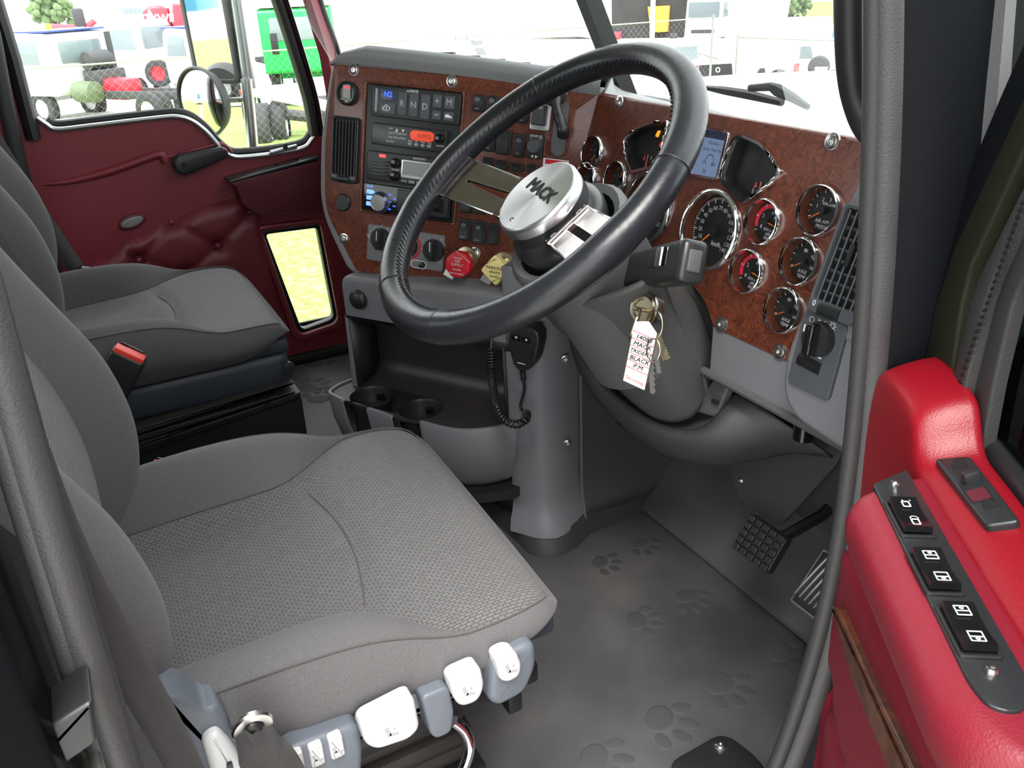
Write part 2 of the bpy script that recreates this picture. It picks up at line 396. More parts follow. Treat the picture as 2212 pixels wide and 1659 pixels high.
def roundpoly(pts, r, n=5):
    """round the corners of a polygon; r a number or list"""
    out = []; m = len(pts)
    for i in range(m):
        p = V(pts[i]).to_2d() if len(pts[i]) > 2 else V(pts[i]); a = V(pts[i - 1][:2]); c = V(pts[(i + 1) % m][:2]); rr = r[i] if isinstance(r, (list, tuple)) else r
        d1 = (a - p); d2 = (c - p); l = min(rr, d1.length * 0.49, d2.length * 0.49)
        if l < 1e-6: out.append((p.x, p.y)); continue
        q1 = p + d1.normalized() * l; q2 = p + d2.normalized() * l
        for k in range(n + 1):
            t = k / n; x = q1 * (1 - t) ** 2 + p * 2 * t * (1 - t) + q2 * t * t; out.append((x.x, x.y))
    return out
def circ(r, n=32, cx=0, cy=0): return [(cx + r * math.cos(2 * math.pi * i / n), cy + r * math.sin(2 * math.pi * i / n)) for i in range(n)]
def bez(pts, n=12):
    """Catmull-Rom through points"""
    pts = [V(p) for p in pts]; out = []
    for i in range(len(pts) - 1):
        p0 = pts[max(i - 1, 0)]; p1 = pts[i]; p2 = pts[i + 1]; p3 = pts[min(i + 2, len(pts) - 1)]
        for k in range(n):
            t = k / n; out.append(0.5 * ((2 * p1) + (p2 - p0) * t + (2 * p0 - 5 * p1 + 4 * p2 - p3) * t * t + (3 * p1 - p0 - 3 * p2 + p3) * t ** 3))
    out.append(pts[-1]); return out
def lerp(a, b, t): return a + (b - a) * t
def interp(x, tab):
    if x <= tab[0][0]: return tab[0][1]
    for (a, b), (c, d) in zip(tab, tab[1:]):
        if x <= c:
            t = (x - a) / (c - a); t = t * t * (3 - 2 * t); return b + (d - b) * t
    return tab[-1][1]

# ================================================================== SETTING: cab shell
def plate(mb, outer, holes, z0, z1, M=I4):
    """flat plate with holes: top at z1, walls down to z0"""
    b = bmesh.new(); es = []; loops = []
    for lp in [outer] + holes:
        vs = [b.verts.new((p[0], p[1], z1)) for p in lp]; loops.append(vs)
        es += [b.edges.new((vs[i], vs[(i + 1) % len(vs)])) for i in range(len(vs))]
    bmesh.ops.triangle_fill(b, use_beauty=True, use_dissolve=False, edges=es)
    for vs in loops:
        lo = [b.verts.new((v.co.x, v.co.y, z0)) for v in vs]
        for i in range(len(vs)):
            j = (i + 1) % len(vs); b.faces.new((vs[i], vs[j], lo[j], lo[i]))
    bmesh.ops.recalc_face_normals(b, faces=list(b.faces)); return mb.add(b, M)
MB.plate = plate

def struct(name, mb, m, label=None, parent=None, **k):
    o = mb.build(name, m, parent, **k)
    if parent is None: o['kind'] = 'structure'
    if label: o['label'] = label
    return o

mat('floor_paw', (0.055, 0.054, 0.058), 0.7)
floor = struct('floor', MB().box((1.86, 1.60, 0.03), T(-0.06, 0.073, -0.015)), 'floor_mat', 'dark grey rubber cab floor mat embossed with paw prints')
# toe board rising to the firewall
tb = MB().rows([[(x, y, z) for x in (-0.99, -0.3, 0.14, 0.5, 0.87)] for y, z in ((0.873, 0.0), (0.882, 0.006), (1.02, 0.10), (1.16, 0.26), (1.17, 0.45), (1.17, 0.60))])
struct('wall_front', tb, 'floor_mat', 'dark grey sloping toe board and firewall behind the pedals', solid=0.01)
RWF = frame((0, -0.705, 0), (-1, 0, 0), (0, 0, 1))
struct('wall_rear', MB().plate([(-0.92, -0.02), (1.0, -0.02), (1.0, 1.57), (-0.92, 1.57)], [rrect(-0.55, 0.78, 0.55, 1.28, 0.08)], -0.03, 0.0, RWF), 'headliner', 'grey rear wall of the cab')
rw = struct('fill_window', MB().hoop(rrect(-0.57, 0.76, 0.57, 1.30, 0.09), rrect(-0.53, 0.80, 0.53, 1.26, 0.07), -0.02, 0.008, RWF, 0.003), 'rubber_black', 'rubber framed rear cab window, added unseen for fill light')  # unseen window added to throw fill light on the dash
struct('pane', MB().prism(rrect(-0.54, 0.79, 0.54, 1.27, 0.075), -0.018, -0.013, RWF), 'glass', None, rw)
struct('ceiling', MB().box((1.9, 1.55, 0.03), T(-0.05, 0.06, 1.56), 0.01), 'headliner', 'pale roof lining of the cab')

# passenger rear quarter wall behind the door (with B pillar)
wl = struct('wall_left', MB().box((0.05, 0.66, 1.57), T(-0.985, -0.39, 0.78)), 'burgundy', 'burgundy rear quarter wall on the passenger side')
struct('outer_skin', MB().box((0.03, 0.70, 1.75), T(-1.03, -0.40, 0.70), 0.01), 'black_paint', None, wl)
struct('wall_right', MB().box((0.05, 0.60, 1.57), T(0.905, -0.42, 0.78)), 'black_paint', 'black painted rear quarter wall beside the driver seat')

# ---- paw prints pressed in the mat (each a part of the floor)
def paw(c, ang, sc=1.0):
    m = MB(); M0 = T(c.x, c.y, 0.0) @ RZ(ang)
    def blob(x, y, rx, ry, a):
        m.lathe([(1.0, 0.0), (0.95, 0.0007), (0.85, 0.0009), (0.0, 0.0009)], M0 @ T(x * sc, y * sc, 0) @ RZ(a) @ Matrix.Diagonal((rx * sc, ry * sc, 1, 1)), 14)
    blob(0, -0.004, 0.020, 0.015, 0)
    for x, y, a in ((-0.026, 0.012, 35), (-0.010, 0.027, 10), (0.010, 0.027, -10), (0.026, 0.012, -35)): blob(x, y, 0.0075, 0.0115, a)
    return m.build('paw_print', 'floor_paw', floor)
for u, v, a, s_ in ((1430, 1555, 120, 1.35), (1560, 1480, 110, 1.25), (1485, 1290, 100, 1.1), (1380, 1340, 150, 1.1), (1690, 1410, 120, 1.2), (1300, 1215, 130, 1.0), (1385, 1175, 100, 1.0), (1290, 1640, 130, 1.3)):
    paw(onz(u, v, 0), a + 180, s_)
for u, v, a in ((680, 785, 40), (690, 860, 60), (668, 835, 20)): paw(onz(u, v, 0), a, 1.6)

# ---- driver's opening: seal, A pillar, B pillar
def sheared_post(x0, x1, y0, y1, z0, z1, k=0.19):
    m = MB(); vs = []
    for z in (z0, z1):
        dy = k * (0.97 - z)
        vs += [(x0, y0 + dy, z), (x1, y0 + dy, z), (x1, y1 + dy, z), (x0, y1 + dy, z)]
    return m.raw(vs, [(0, 1, 2, 3), (4, 5, 6, 7), (0, 1, 5, 4), (1, 2, 6, 5), (2, 3, 7, 6), (3, 0, 4, 7)])
ap = struct('trim_1', sheared_post(0.842, 0.889, 0.595, 0.70, -0.05, 1.57), 'jamb_black', 'black door jamb of the driver side windscreen pillar')
struct('pillar_skin', sheared_post(0.889, 0.919, 0.600, 0.72, 0.55, 1.57), 'mid_grey', None, ap)
SX = 0.875
seal_px = [(1905, -760), (1918, -400), (1922, -160), (1921, 0), (1919, 200), (1913, 400), (1903, 600), (1888, 800), (1868, 1000), (1838, 1200), (1792, 1400), (1738, 1570), (1690, 1690), (1640, 1790)]
seal_pts = bez([onx(u, v, SX) for u, v in seal_px], 6)
k = struct('trim_2', MB().tube(seal_pts, 0.0125, 12), 'rubber_grey', 'grey rubber bulb seal round the driver door opening')
lip = bez([onx(u - 31, v, SX - 0.006) for u, v in seal_px], 6)
struct('flange_lip', MB().tube(lip, 0.0085, 10), 'rubber', None, k)
struct('seal_lip', MB().tube(bez([onx(u + 33, v, SX + 0.004) for u, v in seal_px], 6), 0.0085, 10), 'rubber_grey', None, k)
# lower jamb / sill behind the seal
sill = MB(); sp = [onx(u + 28, v, SX + 0.012) for u, v in seal_px]
sill.rows([[p + V((0.0, 0.0, 0)), p + V((0.012, 0.05, -0.01)), p + V((0.05, 0.11, -0.03))] for p in bez(sp, 5)])
struct('trim_3', sill, 'jamb_black', 'black painted sill and jamb outside the door seal', solid=0.006)
# rocker under the floor edge
cw = struct('wall_right_front' if False else 'trim_11', MB().box((0.03, 0.50, 0.84), T(0.885, 0.95, 0.36), 0.005), 'dark_grey', 'dark cowl side panel ahead of the driver door opening')
struct('cowl_skin', MB().box((0.02, 0.52, 0.90), T(0.912, 0.95, 0.34), 0.005), 'black_paint', None, cw)
struct('trim_4', MB().box((0.10, 1.2, 0.10), T(0.90, 0.10, -0.07), 0.02), 'black_paint', 'black painted door sill below the cab floor')

# B pillar on the driver's side (black paint, grey rubber seal in front)
bp = [(-330, -480), (-190, 20), (-42, 520), (0, 660), (100, 1015), (200, 1345), (300, 1672), (330, 1780)]
bpts = bez([onx(u - 38, v, 0.885) for u, v in bp], 6)
q = struct('trim_5', MB().tube(bpts, 0.0125, 12, flat=0.8), 'rubber_grey', 'grey rubber seal on the pillar behind the driver seat')
struct('flange_lip', MB().tube(bez([onx(u - 8, v, 0.879) for u, v in bp], 6), 0.006, 10), 'rubber', None, q)
struct('seal_lip', MB().tube(bez([onx(u - 72, v, 0.889) for u, v in bp], 6), 0.007, 10), 'rubber_grey', None, q)
pj = struct('trim_6', MB().box((0.075, 0.06, 1.7), T(0.905, -0.105, 0.72), 0.01), 'black_paint', 'glossy black door pillar at the left foreground edge')
# striker bracket on the pillar
P0 = onx(85, 1545, 0.90)
sk = MB(); F = frame(P0, (0, 1, 0), (0, 0, 1))
sk.prism(roundpoly([(-0.032, -0.028), (0.026, -0.006), (0.03, 0.022), (-0.022, 0.006)], 0.004), 0.0, 0.03, F, 0.003)
ko = struct('striker_guide', sk, 'black_plastic', None, pj)
sk = MB().box((0.035, 0.014, 0.008), T(*onx(190, 1640, 0.895)), 0.002).box((0.008, 0.03, 0.02), T(*(onx(180, 1650, 0.89))), 0.002)
struct('latch_striker', sk, 'steel', None, pj)

# ================================================================== passenger door (door_1)
DX = -0.97
PD = frame((DX, 0, 0), (0, 1, 0), (0, 0, 1))
def pd(u, v, o=0.0): return tuple(st(PD, u, v, o))
door1 = thing('door_1', 'closed burgundy passenger door with a small lower window', None, (DX, 0.28, 0), kind='structure')
sillpx = [(62, 262), (80, 258), (100, 272), (125, 283), (200, 275), (344, 258), (385, 256), (415, 265), (445, 288), (475, 322), (500, 340), (530, 342), (600, 334), (655, 322), (672, 305), (684, 288)]
outer = [pd(*p) for p in sillpx] + [pd(702, 284), (0.675, 0.50), (0.67, 0.02), (-0.07, 0.02), (-0.075, 0.60)]
hole_px = [(563, 497), (692, 482), (730, 685), (722, 698), (654, 722), (640, 715)]
hole = roundpoly([pd(*p) for p in hole_px], 0.012, 3)
MB().plate(outer, [hole], -0.03, 0.0, PD).build('trim_panel', 'burgundy', door1)
# sculpted ridge, armrest swell
rd = MB()
rd.tube(bez([PD @ V((*pd(u, v), 0.0)) for u, v in ((88, 398), (150, 392), (230, 372), (300, 348), (340, 334), (352, 338), (358, 352))], 6), [0.004 + 0.007 * min(1, i / 12) for i in range(37)], 10)
rd.tube(bez([PD @ V((*pd(u, v), 0.0)) for u, v in ((352, 342), (400, 330), (445, 318), (480, 312), (500, 330))], 6), 0.006, 8)
rd.build('ridge', 'burgundy', door1)
# sill rubber and a metal line standing in for the moulding highlight
MB().tube(bez([PD @ V((*pd(u, v - 4), 0.004)) for u, v in sillpx[1:]], 4), 0.006, 8).build('sill_highlight', 'satin_alu', door1)
MB().tube(bez([PD @ V((*pd(u, v - 13), -0.012)) for u, v in sillpx[2:]], 4), 0.010, 8).build('sill_seal', 'rubber_black', door1)
# window glass + frame
gl = [pd(62, 262, -0.02), pd(-30, -60, -0.02), pd(560, -120, -0.02), pd(676, 300, -0.02), pd(500, 345, -0.02), pd(415, 275, -0.02), pd(125, 288, -0.02)]
MB().prism(gl, -0.026, -0.021, PD).build('window_pane', 'glass', door1)
ff = [PD @ V((*pd(u, v), -0.005)) for u, v in ((560, -110), (600, 0), (642, 130), (668, 220), (680, 292))]
MB().tube(bez(ff, 5), 0.022, 10, flat=0.7).build('window_frame', 'rubber_black', door1)
MB().tube([p + V((0.012, 0.018, 0)) for p in bez(ff, 5)], 0.007, 8).build('frame_lip', 'black_gloss', door1)
rf = [PD @ V((*pd(u, v), 0.0)) for u, v in ((-60, -160), (-12, 0), (28, 130), (62, 262), (72, 300))]
MB().tube(rf, 0.026, 10, flat=0.7).build('window_frame', 'rubber_black', door1)
# pull handle
hm = MB(); HF = T(0, 0, 0.02)
c1 = V(pd(396, 355, 0.02)); c2 = V(pd(478, 330, 0.02))
d = (c2 - c1).normalized(); nn = V((-d.y, d.x))
def cap(c, r, a0, a1, n=10): return [(c.x + r * math.cos(a0 + (a1 - a0) * i / n), c.y + r * math.sin(a0 + (a1 - a0) * i / n)) for i in range(n + 1)]
an = math.atan2(d.y, d.x)
hm.prism(cap(c1, 0.026, an + math.pi / 2, an + 3 * math.pi / 2) + cap(c2, 0.016, an - math.pi / 2, an + math.pi / 2), 0.0, 0.032, PD, 0.008, 3)
ho = lab(hm.build('pull_handle', 'black_satin', door1), 'black door release lever')
MB().cyl(0.006, 0.03, 0.034, PD @ T(c1.x, c1.y, 0), 14).build('screw', 'black_gloss', ho)
lk = V(pd(612, 322, 0.01)); l1 = MB().box((0.075, 0.010, 0.012), PD @ T(lk.x, lk.y, 0.012) @ RZ(6), 0.003).build('lock_plate', 'satin_alu', door1)
MB().box((0.012, 0.016, 0.014), PD @ T(lk.x + 0.004, lk.y + 0.008, 0.016), 0.003).build('lock_slider', 'black_plastic', l1)
# arm pocket with window switches
pk = [pd(492, 394, 0.05), pd(690, 345, 0.05), pd(700, 452, 0.05), pd(560, 468, 0.05), pd(520, 440, 0.05), pd(508, 404, 0.05)]
po = MB().prism(pk, -0.005, 0.06, PD, 0.006, 2).build('arm_pocket', 'burgundy_dark', door1)
a, b_ = V(pd(492, 392, 0.05)), V(pd(688, 340, 0.05)); dd = (b_ - a); an = math.degrees(math.atan2(dd.y, dd.x))
MB().box((dd.length, 0.008, 0.066), PD @ T((a.x + b_.x) / 2, (a.y + b_.y) / 2, 0.028) @ RZ(an), 0.003).build('switch_strip', 'black_satin', po)
for u, v in ((593, 366), (636, 354)):
    c = V(pd(u, v, 0.03)); MB().box((0.036, 0.010, 0.026), PD @ T(c.x, c.y + 0.004, 0.03) @ RZ(an + 4), 0.003).build('window_switch', 'black_gloss', po)
# courtesy lamp
c = V(pd(285, 478, 0.0)); lm = MB().prism([(c.x + 0.034 * math.cos(t) - 0.0, c.y + 0.019 * math.sin(t) + 0.18 * 0.034 * math.cos(t)) for t in [2 * math.pi * i / 28 for i in range(28)]], -0.002, 0.008, PD, 0.004)
lo = lab(lm.build('courtesy_lamp', 'burgundy_dark', door1), 'oval courtesy lamp lens in the passenger door')
MB().prism([(c.x + 0.027 * math.cos(t), c.y + 0.012 * math.sin(t) + 0.18 * 0.027 * math.cos(t)) for t in [2 * math.pi * i / 28 for i in range(28)]], 0.004, 0.0105, PD, 0.002).build('lens', 'lcd_grey', lo)
# tufted pad
btn_px = [(370, 480), (541, 458), (470, 531), (300, 562), (615, 392 + 60), (398, 590), (200, 640), (220, 520)]
btn = [V(pd(*p, 0.01)) for p in btn_px]
crease = [(0, 2), (0, 3), (1, 2), (2, 5), (3, 5), (3, 6), (0, 7), (3, 7)]
def segd(p, a, b):
    ab = b - a; t = max(0, min(1, (p - a).dot(ab) / ab.length_squared)); return (p - a - ab * t).length
top_tab = [V(pd(u, v)) for u, v in ((140, 640), (215, 560), (290, 505), (370, 470), (450, 440), (530, 420), (560, 470), (535, 520), (545, 600), (560, 700))]
rowsp = []
ys = [lerp(pd(150, 640)[0], pd(560, 470)[0], i / 60) for i in range(61)]
tops = sorted([(p.x, p.y) for p in top_tab[:6]]) + [(0.60, pd(530, 420)[1])]
for i, y in enumerate(ys):
    zt = interp(y, tops); r_ = []
    for j in range(41):
        z = lerp(0.06, zt, j / 40); p = V((y, z))
        h = 0.028
        e = min(zt - z, (y - ys[0]) + 0.01, ys[-1] - y + 0.012); h *= min(1, max(0, e / 0.03)) ** 0.5
        for q_ in btn: h -= 0.016 * math.exp(-((p - q_).length / 0.022) ** 2)
        for m_, n_ in crease: h -= 0.007 * math.exp(-(segd(p, btn[m_], btn[n_]) / 0.008) ** 2)
        r_.append(PD @ V((y, z, h - 0.004)))
    rowsp.append(r_)
pad = lab(MB().rows(rowsp).build('tufted_pad', 'burgundy_pad', door1, sharp=80), 'buttoned burgundy vinyl pad')
for q_ in btn[:6]: MB().sphere(0.008, PD @ T(q_.x, q_.y, 0.014), 12, 8, (1, 1, 0.6)).build('button', 'burgundy_pad', pad)
# lower window
fr_o = roundpoly([pd(u, v, 0.008) for u, v in ((550, 488), (698, 469), (741, 690), (732, 708), (648, 738), (630, 726))], 0.02, 4)
fr_i = roundpoly([pd(u, v, 0.008) for u, v in ((565, 498), (690, 483), (728, 684), (720, 697), (654, 720), (642, 714))], 0.012, 4)
MB().hoop(fr_o, fr_i, -0.01, 0.018, PD, 0.006).build('footwell_window_surround', 'burgundy', door1)
fb_i = roundpoly([pd(u, v, 0.0) for u, v in ((574, 506), (684, 492), (720, 680), (713, 690), (657, 710), (649, 705))], 0.010, 4)
MB().hoop(fr_i, fb_i, -0.02, 0.004, PD, 0.003).build('footwell_window_seal', 'rubber_black', door1)
MB().prism(fb_i, -0.02, -0.016, PD).build('footwell_window_pane', 'glass_clear', door1)
# A pillar trim on the passenger side
pa = MB()
pl = [(-0.93, [(622, -150), (654, 0), (690, 120), (704, 200), (712, 300), (720, 420)]), (-0.90, [(660, -150), (688, 0), (722, 95), (735, 150), (745, 300), (752, 420)])]
pa.rows([[onx(u, v, x) for u, v in lst] for x, lst in ((-0.955, pl[0][1]), (-0.915, pl[0][1]), (-0.90, [(a[0] * .5 + b[0] * .5, a[1] * .5 + b[1] * .5) for a, b in zip(pl[0][1], pl[1][1])]), (-0.915, pl[1][1]), (-0.97, pl[1][1]))])
apl = struct('trim_7', pa, 'burgundy', 'burgundy trim on the passenger side windscreen pillar', solid=0.012)
struct('pillar_seal', MB().tube(bez([onx(u, v, -0.915) for u, v in ((664, -140), (693, 0), (726, 95), (742, 150))], 5), 0.006, 8), 'rubber_black', None, apl)
# rubber on the B pillar side, passenger
bpx = [(-60, -100), (-20, 60), (20, 260), (60, 420), (110, 560), (150, 660)]
struct('trim_8', MB().tube(bez([onx(u, v, -0.925) for u, v in bpx], 5), 0.022, 10, flat=0.8), 'rubber_black', 'black rubber seal at the rear of the passenger door')
# floor edge strip at the passenger door
struct('trim_9', MB().box((0.06, 0.9, 0.035), T(-0.985, 0.25, 0.015), 0.01), 'rubber_black', 'black rubber strip below the passenger door')

# ================================================================== windscreen (window_1)
win = thing('window_1', 'two-piece windscreen with a dark centre post', None, (0, 0.93, 0.80), kind='structure')
base = [(-0.87, 0.665), (-0.80, 0.745), (-0.69, 0.825), (-0.012, 0.945), (0.012, 0.945), (0.69, 0.825), (0.80, 0.745), (0.86, 0.675)]
def wsp(x, y, z): return V((x * (1 - 0.06 * (z - 0.8)), y - 0.49 * (z - 0.80), z))
for sgn, i0, i1 in ((-1, 0, 3), (1, 4, 7)):
    MB().rows([[wsp(*base[i], z) for i in range(i0, i1 + 1)] for z in (0.79, 1.1, 1.5)]).build('pane', 'glass', win, solid=0.004)
cp = MB(); a0, a1 = wsp(0, 0.925, 0.80), wsp(0, 0.925, 1.5)
cp.rows([[wsp(-0.019, 0.945, z), wsp(-0.015, 0.915, z), wsp(0.015, 0.915, z), wsp(0.019, 0.945, z)] for z in (0.78, 1.1, 1.5)])
cp.build('centre_post', 'black_plastic', win)
MB().tube([wsp(x, y - 0.006, 0.782) for x, y in base], 0.010, 8).build('base_rubber', 'rubber_black', win)
MB().tube([wsp(x, y - 0.006, 1.5) for x, y in base], 0.02, 8).build('header_rubber', 'rubber_black', win)

# ================================================================== SEATS
CUSH = dict(
    y=[-0.12, -0.05, 0.0, 0.05, 0.10, 0.14, 0.17, 0.20, 0.23, 0.26, 0.29, 0.32, 0.340, 0.354, 0.365, 0.372, 0.376],
    z=[0.338, 0.339, 0.341, 0.345, 0.351, 0.356, 0.361, 0.366, 0.370, 0.373, 0.375, 0.375, 0.373, 0.370, 0.365, 0.357, 0.347],
    w=[0.230, 0.236, 0.239, 0.241, 0.242, 0.242, 0.242, 0.242, 0.242, 0.242, 0.241, 0.238, 0.233, 0.227, 0.219, 0.210, 0.202],
    s=[0.158, 0.160, 0.162, 0.161, 0.157, 0.157, 0.167, 0.190, 0.218, 0.238, 0.241, 0.238, 0.233, 0.227, 0.219, 0.210, 0.202],
    h=[0.075, 0.082, 0.084, 0.082, 0.075, 0.066, 0.054, 0.037, 0.018, 0.005, 0.001, 0, 0, 0, 0, 0, 0])
def densify(tab, n=3):
    L = len(tab['y']); out = []
    for i in range((L - 1) * n + 1):
        k = i / n; a = min(int(k), L - 2); t = k - a; r = []
        for key in ('y', 'z', 'w', 's', 'h'):
            c = tab[key]; p0, p1, p2, p3 = c[max(a - 1, 0)], c[a], c[a + 1], c[min(a + 2, L - 1)]
            r.append(0.5 * (2 * p1 + (p2 - p0) * t + (2 * p0 - 5 * p1 + 4 * p2 - p3) * t * t + (3 * p1 - p0 - 3 * p2 + p3) * t ** 3))
        out.append(r)
    return out
def cushion(root, M, fab, fabd):
    D = densify(CUSH); centre = []; bol = {-1: [], 1: []}
    def edge_z(z, h): return z + 0.86 * h
    for y, z, w, s, h in D:
        row = []
        for i in range(25):
            k = i / 12 - 1; x = s * k; zz = z + 0.004 * (1 - k * k) + 0.25 * h * max(0, abs(k) - 0.55) ** 2 / 0.2
            yb = 0.195 + 0.025 * math.cos(k * 1.6) - 0.02
            zz -= 0.007 * math.exp(-((y - yb) / 0.010) ** 2) * (1 - k ** 8)
            zz -= 0.003 * math.exp(-((1 - abs(k)) * s / 0.006) ** 2)
            row.append(M @ V((x, y, zz)))
        centre.append(row)
        for sg in (-1, 1):
            zs = z + 0.25 * h * 0.2025 / 0.2 - 0.003
            r2 = []
            for i in range(11):
                p = i / 10; x = sg * lerp(s, w, p)
                bump = math.sin(math.pi * min(1, p / 0.62) / 2) if p < 0.62 else 1 - 0.14 * ((p - 0.62) / 0.38) ** 2
                r2.append(M @ V((x, y, lerp(zs, z + h, bump) if p < 0.62 else z + h * bump)))
            bol[sg].append(r2)
    lab(MB().rows(centre).build('cushion_centre', 'weave_cushion', root, sharp=80), 'woven grey cushion centre')
    for sg in (-1, 1):
        MB().rows(bol[sg][:-10]).build('cushion_bolster', fab, root, sharp=80)
    # one continuous skirt round the two sides and the front
    loop = [V((w, y, edge_z(z, h))) for y, z, w, s_, h in D]; y, z, w, s_, h = D[-1]
    loop += [V((w * (1 - i / 8), y, z + 0.004 * (1 - (1 - i / 8) ** 2))) for i in range(1, 16)]
    loop += [V((-w_, y_, edge_z(z_, h_))) for y_, z_, w_, s_, h_ in D[::-1]]
    nrm = []
    for i in range(len(loop)):
        t = loop[min(i + 1, len(loop) - 1)] - loop[max(i - 1, 0)]; nrm.append(V((t.y, -t.x)).normalized())
    for _ in range(5): nrm = [((nrm[max(i - 1, 0)] + nrm[i] * 2 + nrm[min(i + 1, len(nrm) - 1)]) / 4).normalized() for i in range(len(nrm))]
    if nrm[len(nrm) // 2].y < 0: nrm = [-q for q in nrm]
    sk = []
    for p, q in zip(loop, nrm):
        zl = 0.305 + 0.030 * max(0, min(1, (p.y - 0.27) / 0.10)) ** 1.6; r3 = []
        for i in range(11):
            t = i / 10; bu = 0.0125 * math.sin(math.pi * min(1, t * 1.02)) ** 0.8 - 0.016 * max(0, t - 0.65) / 0.35
            if 0.0 < p.y < 0.16: bu += 0.0022 * math.sin(p.y * 240 + t * 2) * math.sin(math.pi * t) * math.exp(-((p.y - 0.06) / 0.05) ** 2)
            r3.append(M @ V((p.x + q.x * bu, p.y + q.y * bu, lerp(p.z - 0.001, zl, t))))
        sk.append(r3)
    MB().rows(sk).build('cushion_skirt', fab, root, sharp=80)
    MB().box((0.44, 0.44, 0.03), M @ T(0, 0.16, 0.318), 0.01).build('cushion_pan', 'slate_dark', root)
    # seams
    sm = MB()
    for sg in (-1, 1):
        sm.tube([M @ V((sg * s_, y, z + 0.25 * h * 1.0 - 0.0015)) for y, z, w, s_, h in D[:-9]], 0.0009, 5)
        sm.tube([M @ V((sg * (w + 0.001), y, edge_z(z, h))) for y, z, w, s_, h in D], 0.0011, 5)
    sm.tube([M @ V((0.162 * k, 0.195 + 0.025 * math.cos(k * 1.6) - 0.02, 0.3605 + 0.004 * (1 - k * k))) for k in [i / 10 - 1 for i in range(21)]], 0.0009, 5)
    sm.tube([M @ V((w * k, y + 0.001, z + 0.004 * (1 - k * k))) for k in [i / 10 - 1 for i in range(21)]], 0.001, 5)
    sm.build('seams', 'fabric_dark', root)

BACK = [  # z, crest y, width, seam half width, bolster height
    (0.335, -0.080, 0.205, 0.140, 0.020), (0.36, -0.052, 0.232, 0.142, 0.034), (0.40, -0.028, 0.244, 0.146, 0.046), (0.45, -0.014, 0.250, 0.148, 0.054),
    (0.50, -0.010, 0.252, 0.150, 0.058), (0.55, -0.016, 0.253, 0.150, 0.058), (0.60, -0.030, 0.253, 0.150, 0.056), (0.66, -0.058, 0.252, 0.150, 0.050),
    (0.72, -0.086, 0.249, 0.150, 0.044), (0.80, -0.120, 0.244, 0.150, 0.036), (0.88, -0.150, 0.236, 0.150, 0.026), (0.95, -0.172, 0.222, 0.150, 0.018), (1.0, -0.190, 0.198, 0.145, 0.010), (1.03, -0.215, 0.165, 0.135, 0.0)]
def backrest(root, M, fab):
    tab = dict(y=[b[0] for b in BACK], z=[b[1] for b in BACK], w=[b[2] for b in BACK], s=[b[3] for b in BACK], h=[b[4] for b in BACK])
    D = densify(tab, 4); c = []; bl = {-1: [], 1: []}; sd = {-1: [], 1: []}; backr = []
    for z, yb, w, s, h in D:
        yc = yb - h
        c.append([M @ V((s * (i / 10 - 1), yc + 0.006 * (1 - (i / 10 - 1) ** 2) * (1 if h > 0 else 0), z)) for i in range(21)])
        for sg in (-1, 1):
            r2 = []
            for i in range(13):
                p = i / 12; x = sg * lerp(s, w, 1 - (1 - p) ** 1.15)
                yy = yc - 0.003 + (h + 0.003) * math.sin(math.pi / 2 * min(1, p / 0.5)) if p < 0.5 else yb - 0.045 * ((p - 0.5) / 0.5) ** 2.2
                r2.append(M @ V((x, yy, z)))
            bl[sg].append(r2)
            sd[sg].append([M @ V((sg * (w + 0.004 * math.sin(math.pi * p) - 0.03 * p), yb - 0.045 - 0.085 * p, z)) for p in (0, 0.2, 0.4, 0.6, 0.8, 1)])
        backr.append([M @ V(((w - 0.03) * (i / 6 - 1), yb - 0.130 - 0.012 * (1 - (i / 6 - 1) ** 2), z)) for i in range(13)])
    lab(MB().rows(c).build('backrest_centre', 'weave_back', root, sharp=80), 'woven grey backrest centre')
    for sg in (-1, 1):
        MB().rows(bl[sg]).build('backrest_bolster', fab, root, sharp=80); MB().rows(sd[sg]).build('backrest_side', 'fabric_dark', root, sharp=80)
    MB().rows(backr).build('backrest_rear', 'fabric_dark', root, sharp=80)
    # top cap
    z, yb, w, s, h = D[-1]
    MB().rows([[M @ V((w * k, yb - 0.065 + 0.065 * math.cos(a) * math.sqrt(max(0.05, 1 - k * k * 0.6)), z - 0.004 + 0.03 * math.sin(a) * math.sqrt(max(0, 1 - k * k)))) for k in [i / 8 - 1 for i in range(17)]] for a in [math.pi * j / 8 for j in range(9)]]).build('backrest_top', fab, root, sharp=80)

# ---------------- driver seat
ds = thing('driver_seat', 'grey woven driver seat in the foreground with white adjustment levers', 'seat', (0.44, 0.15, 0))
DM = T(0.44, 0, 0) @ RZ(-2.0)
cushion(ds, DM, 'fabric', 'fabric_dark'); backrest(ds, DM, 'fabric')
NS = frame((0.69, 0, 0), (0, 1, 0), (0, 0, 1))
def ns(u, v, o=0.0): return tuple(st(NS, u, v, o))
tr = MB()
tr.prism(roundpoly([ns(*p) for p in ((560, 1650), (640, 1604), (1152, 1384), (1156, 1420), (1060, 1450), (990, 1500), (640, 1660), (560, 1700))], 0.006), -0.03, 0.004, NS, 0.004)
tr.prism(roundpoly([ns(*p, 0.02) for p in ((1058, 1428), (1108, 1398), (1153, 1380), (1156, 1432), (1132, 1490), (1072, 1522), (1052, 1510))], 0.012), -0.03, 0.026, NS, 0.008, 3)
tr.prism(roundpoly([ns(*p, 0.02) for p in ((905, 1500), (965, 1475), (978, 1530), (972, 1575), (938, 1590), (926, 1580))], 0.008), -0.03, 0.026, NS, 0.004, 3)
tr.prism(roundpoly([ns(*p, 0.02) for p in ((560, 1660), (630, 1610), (772, 1560), (784, 1610), (780, 1690), (560, 1760))], 0.010), -0.03, 0.024, NS, 0.008, 3)
trim = lab(tr.build('side_trim', 'slate', ds), 'blue grey plastic side trim')
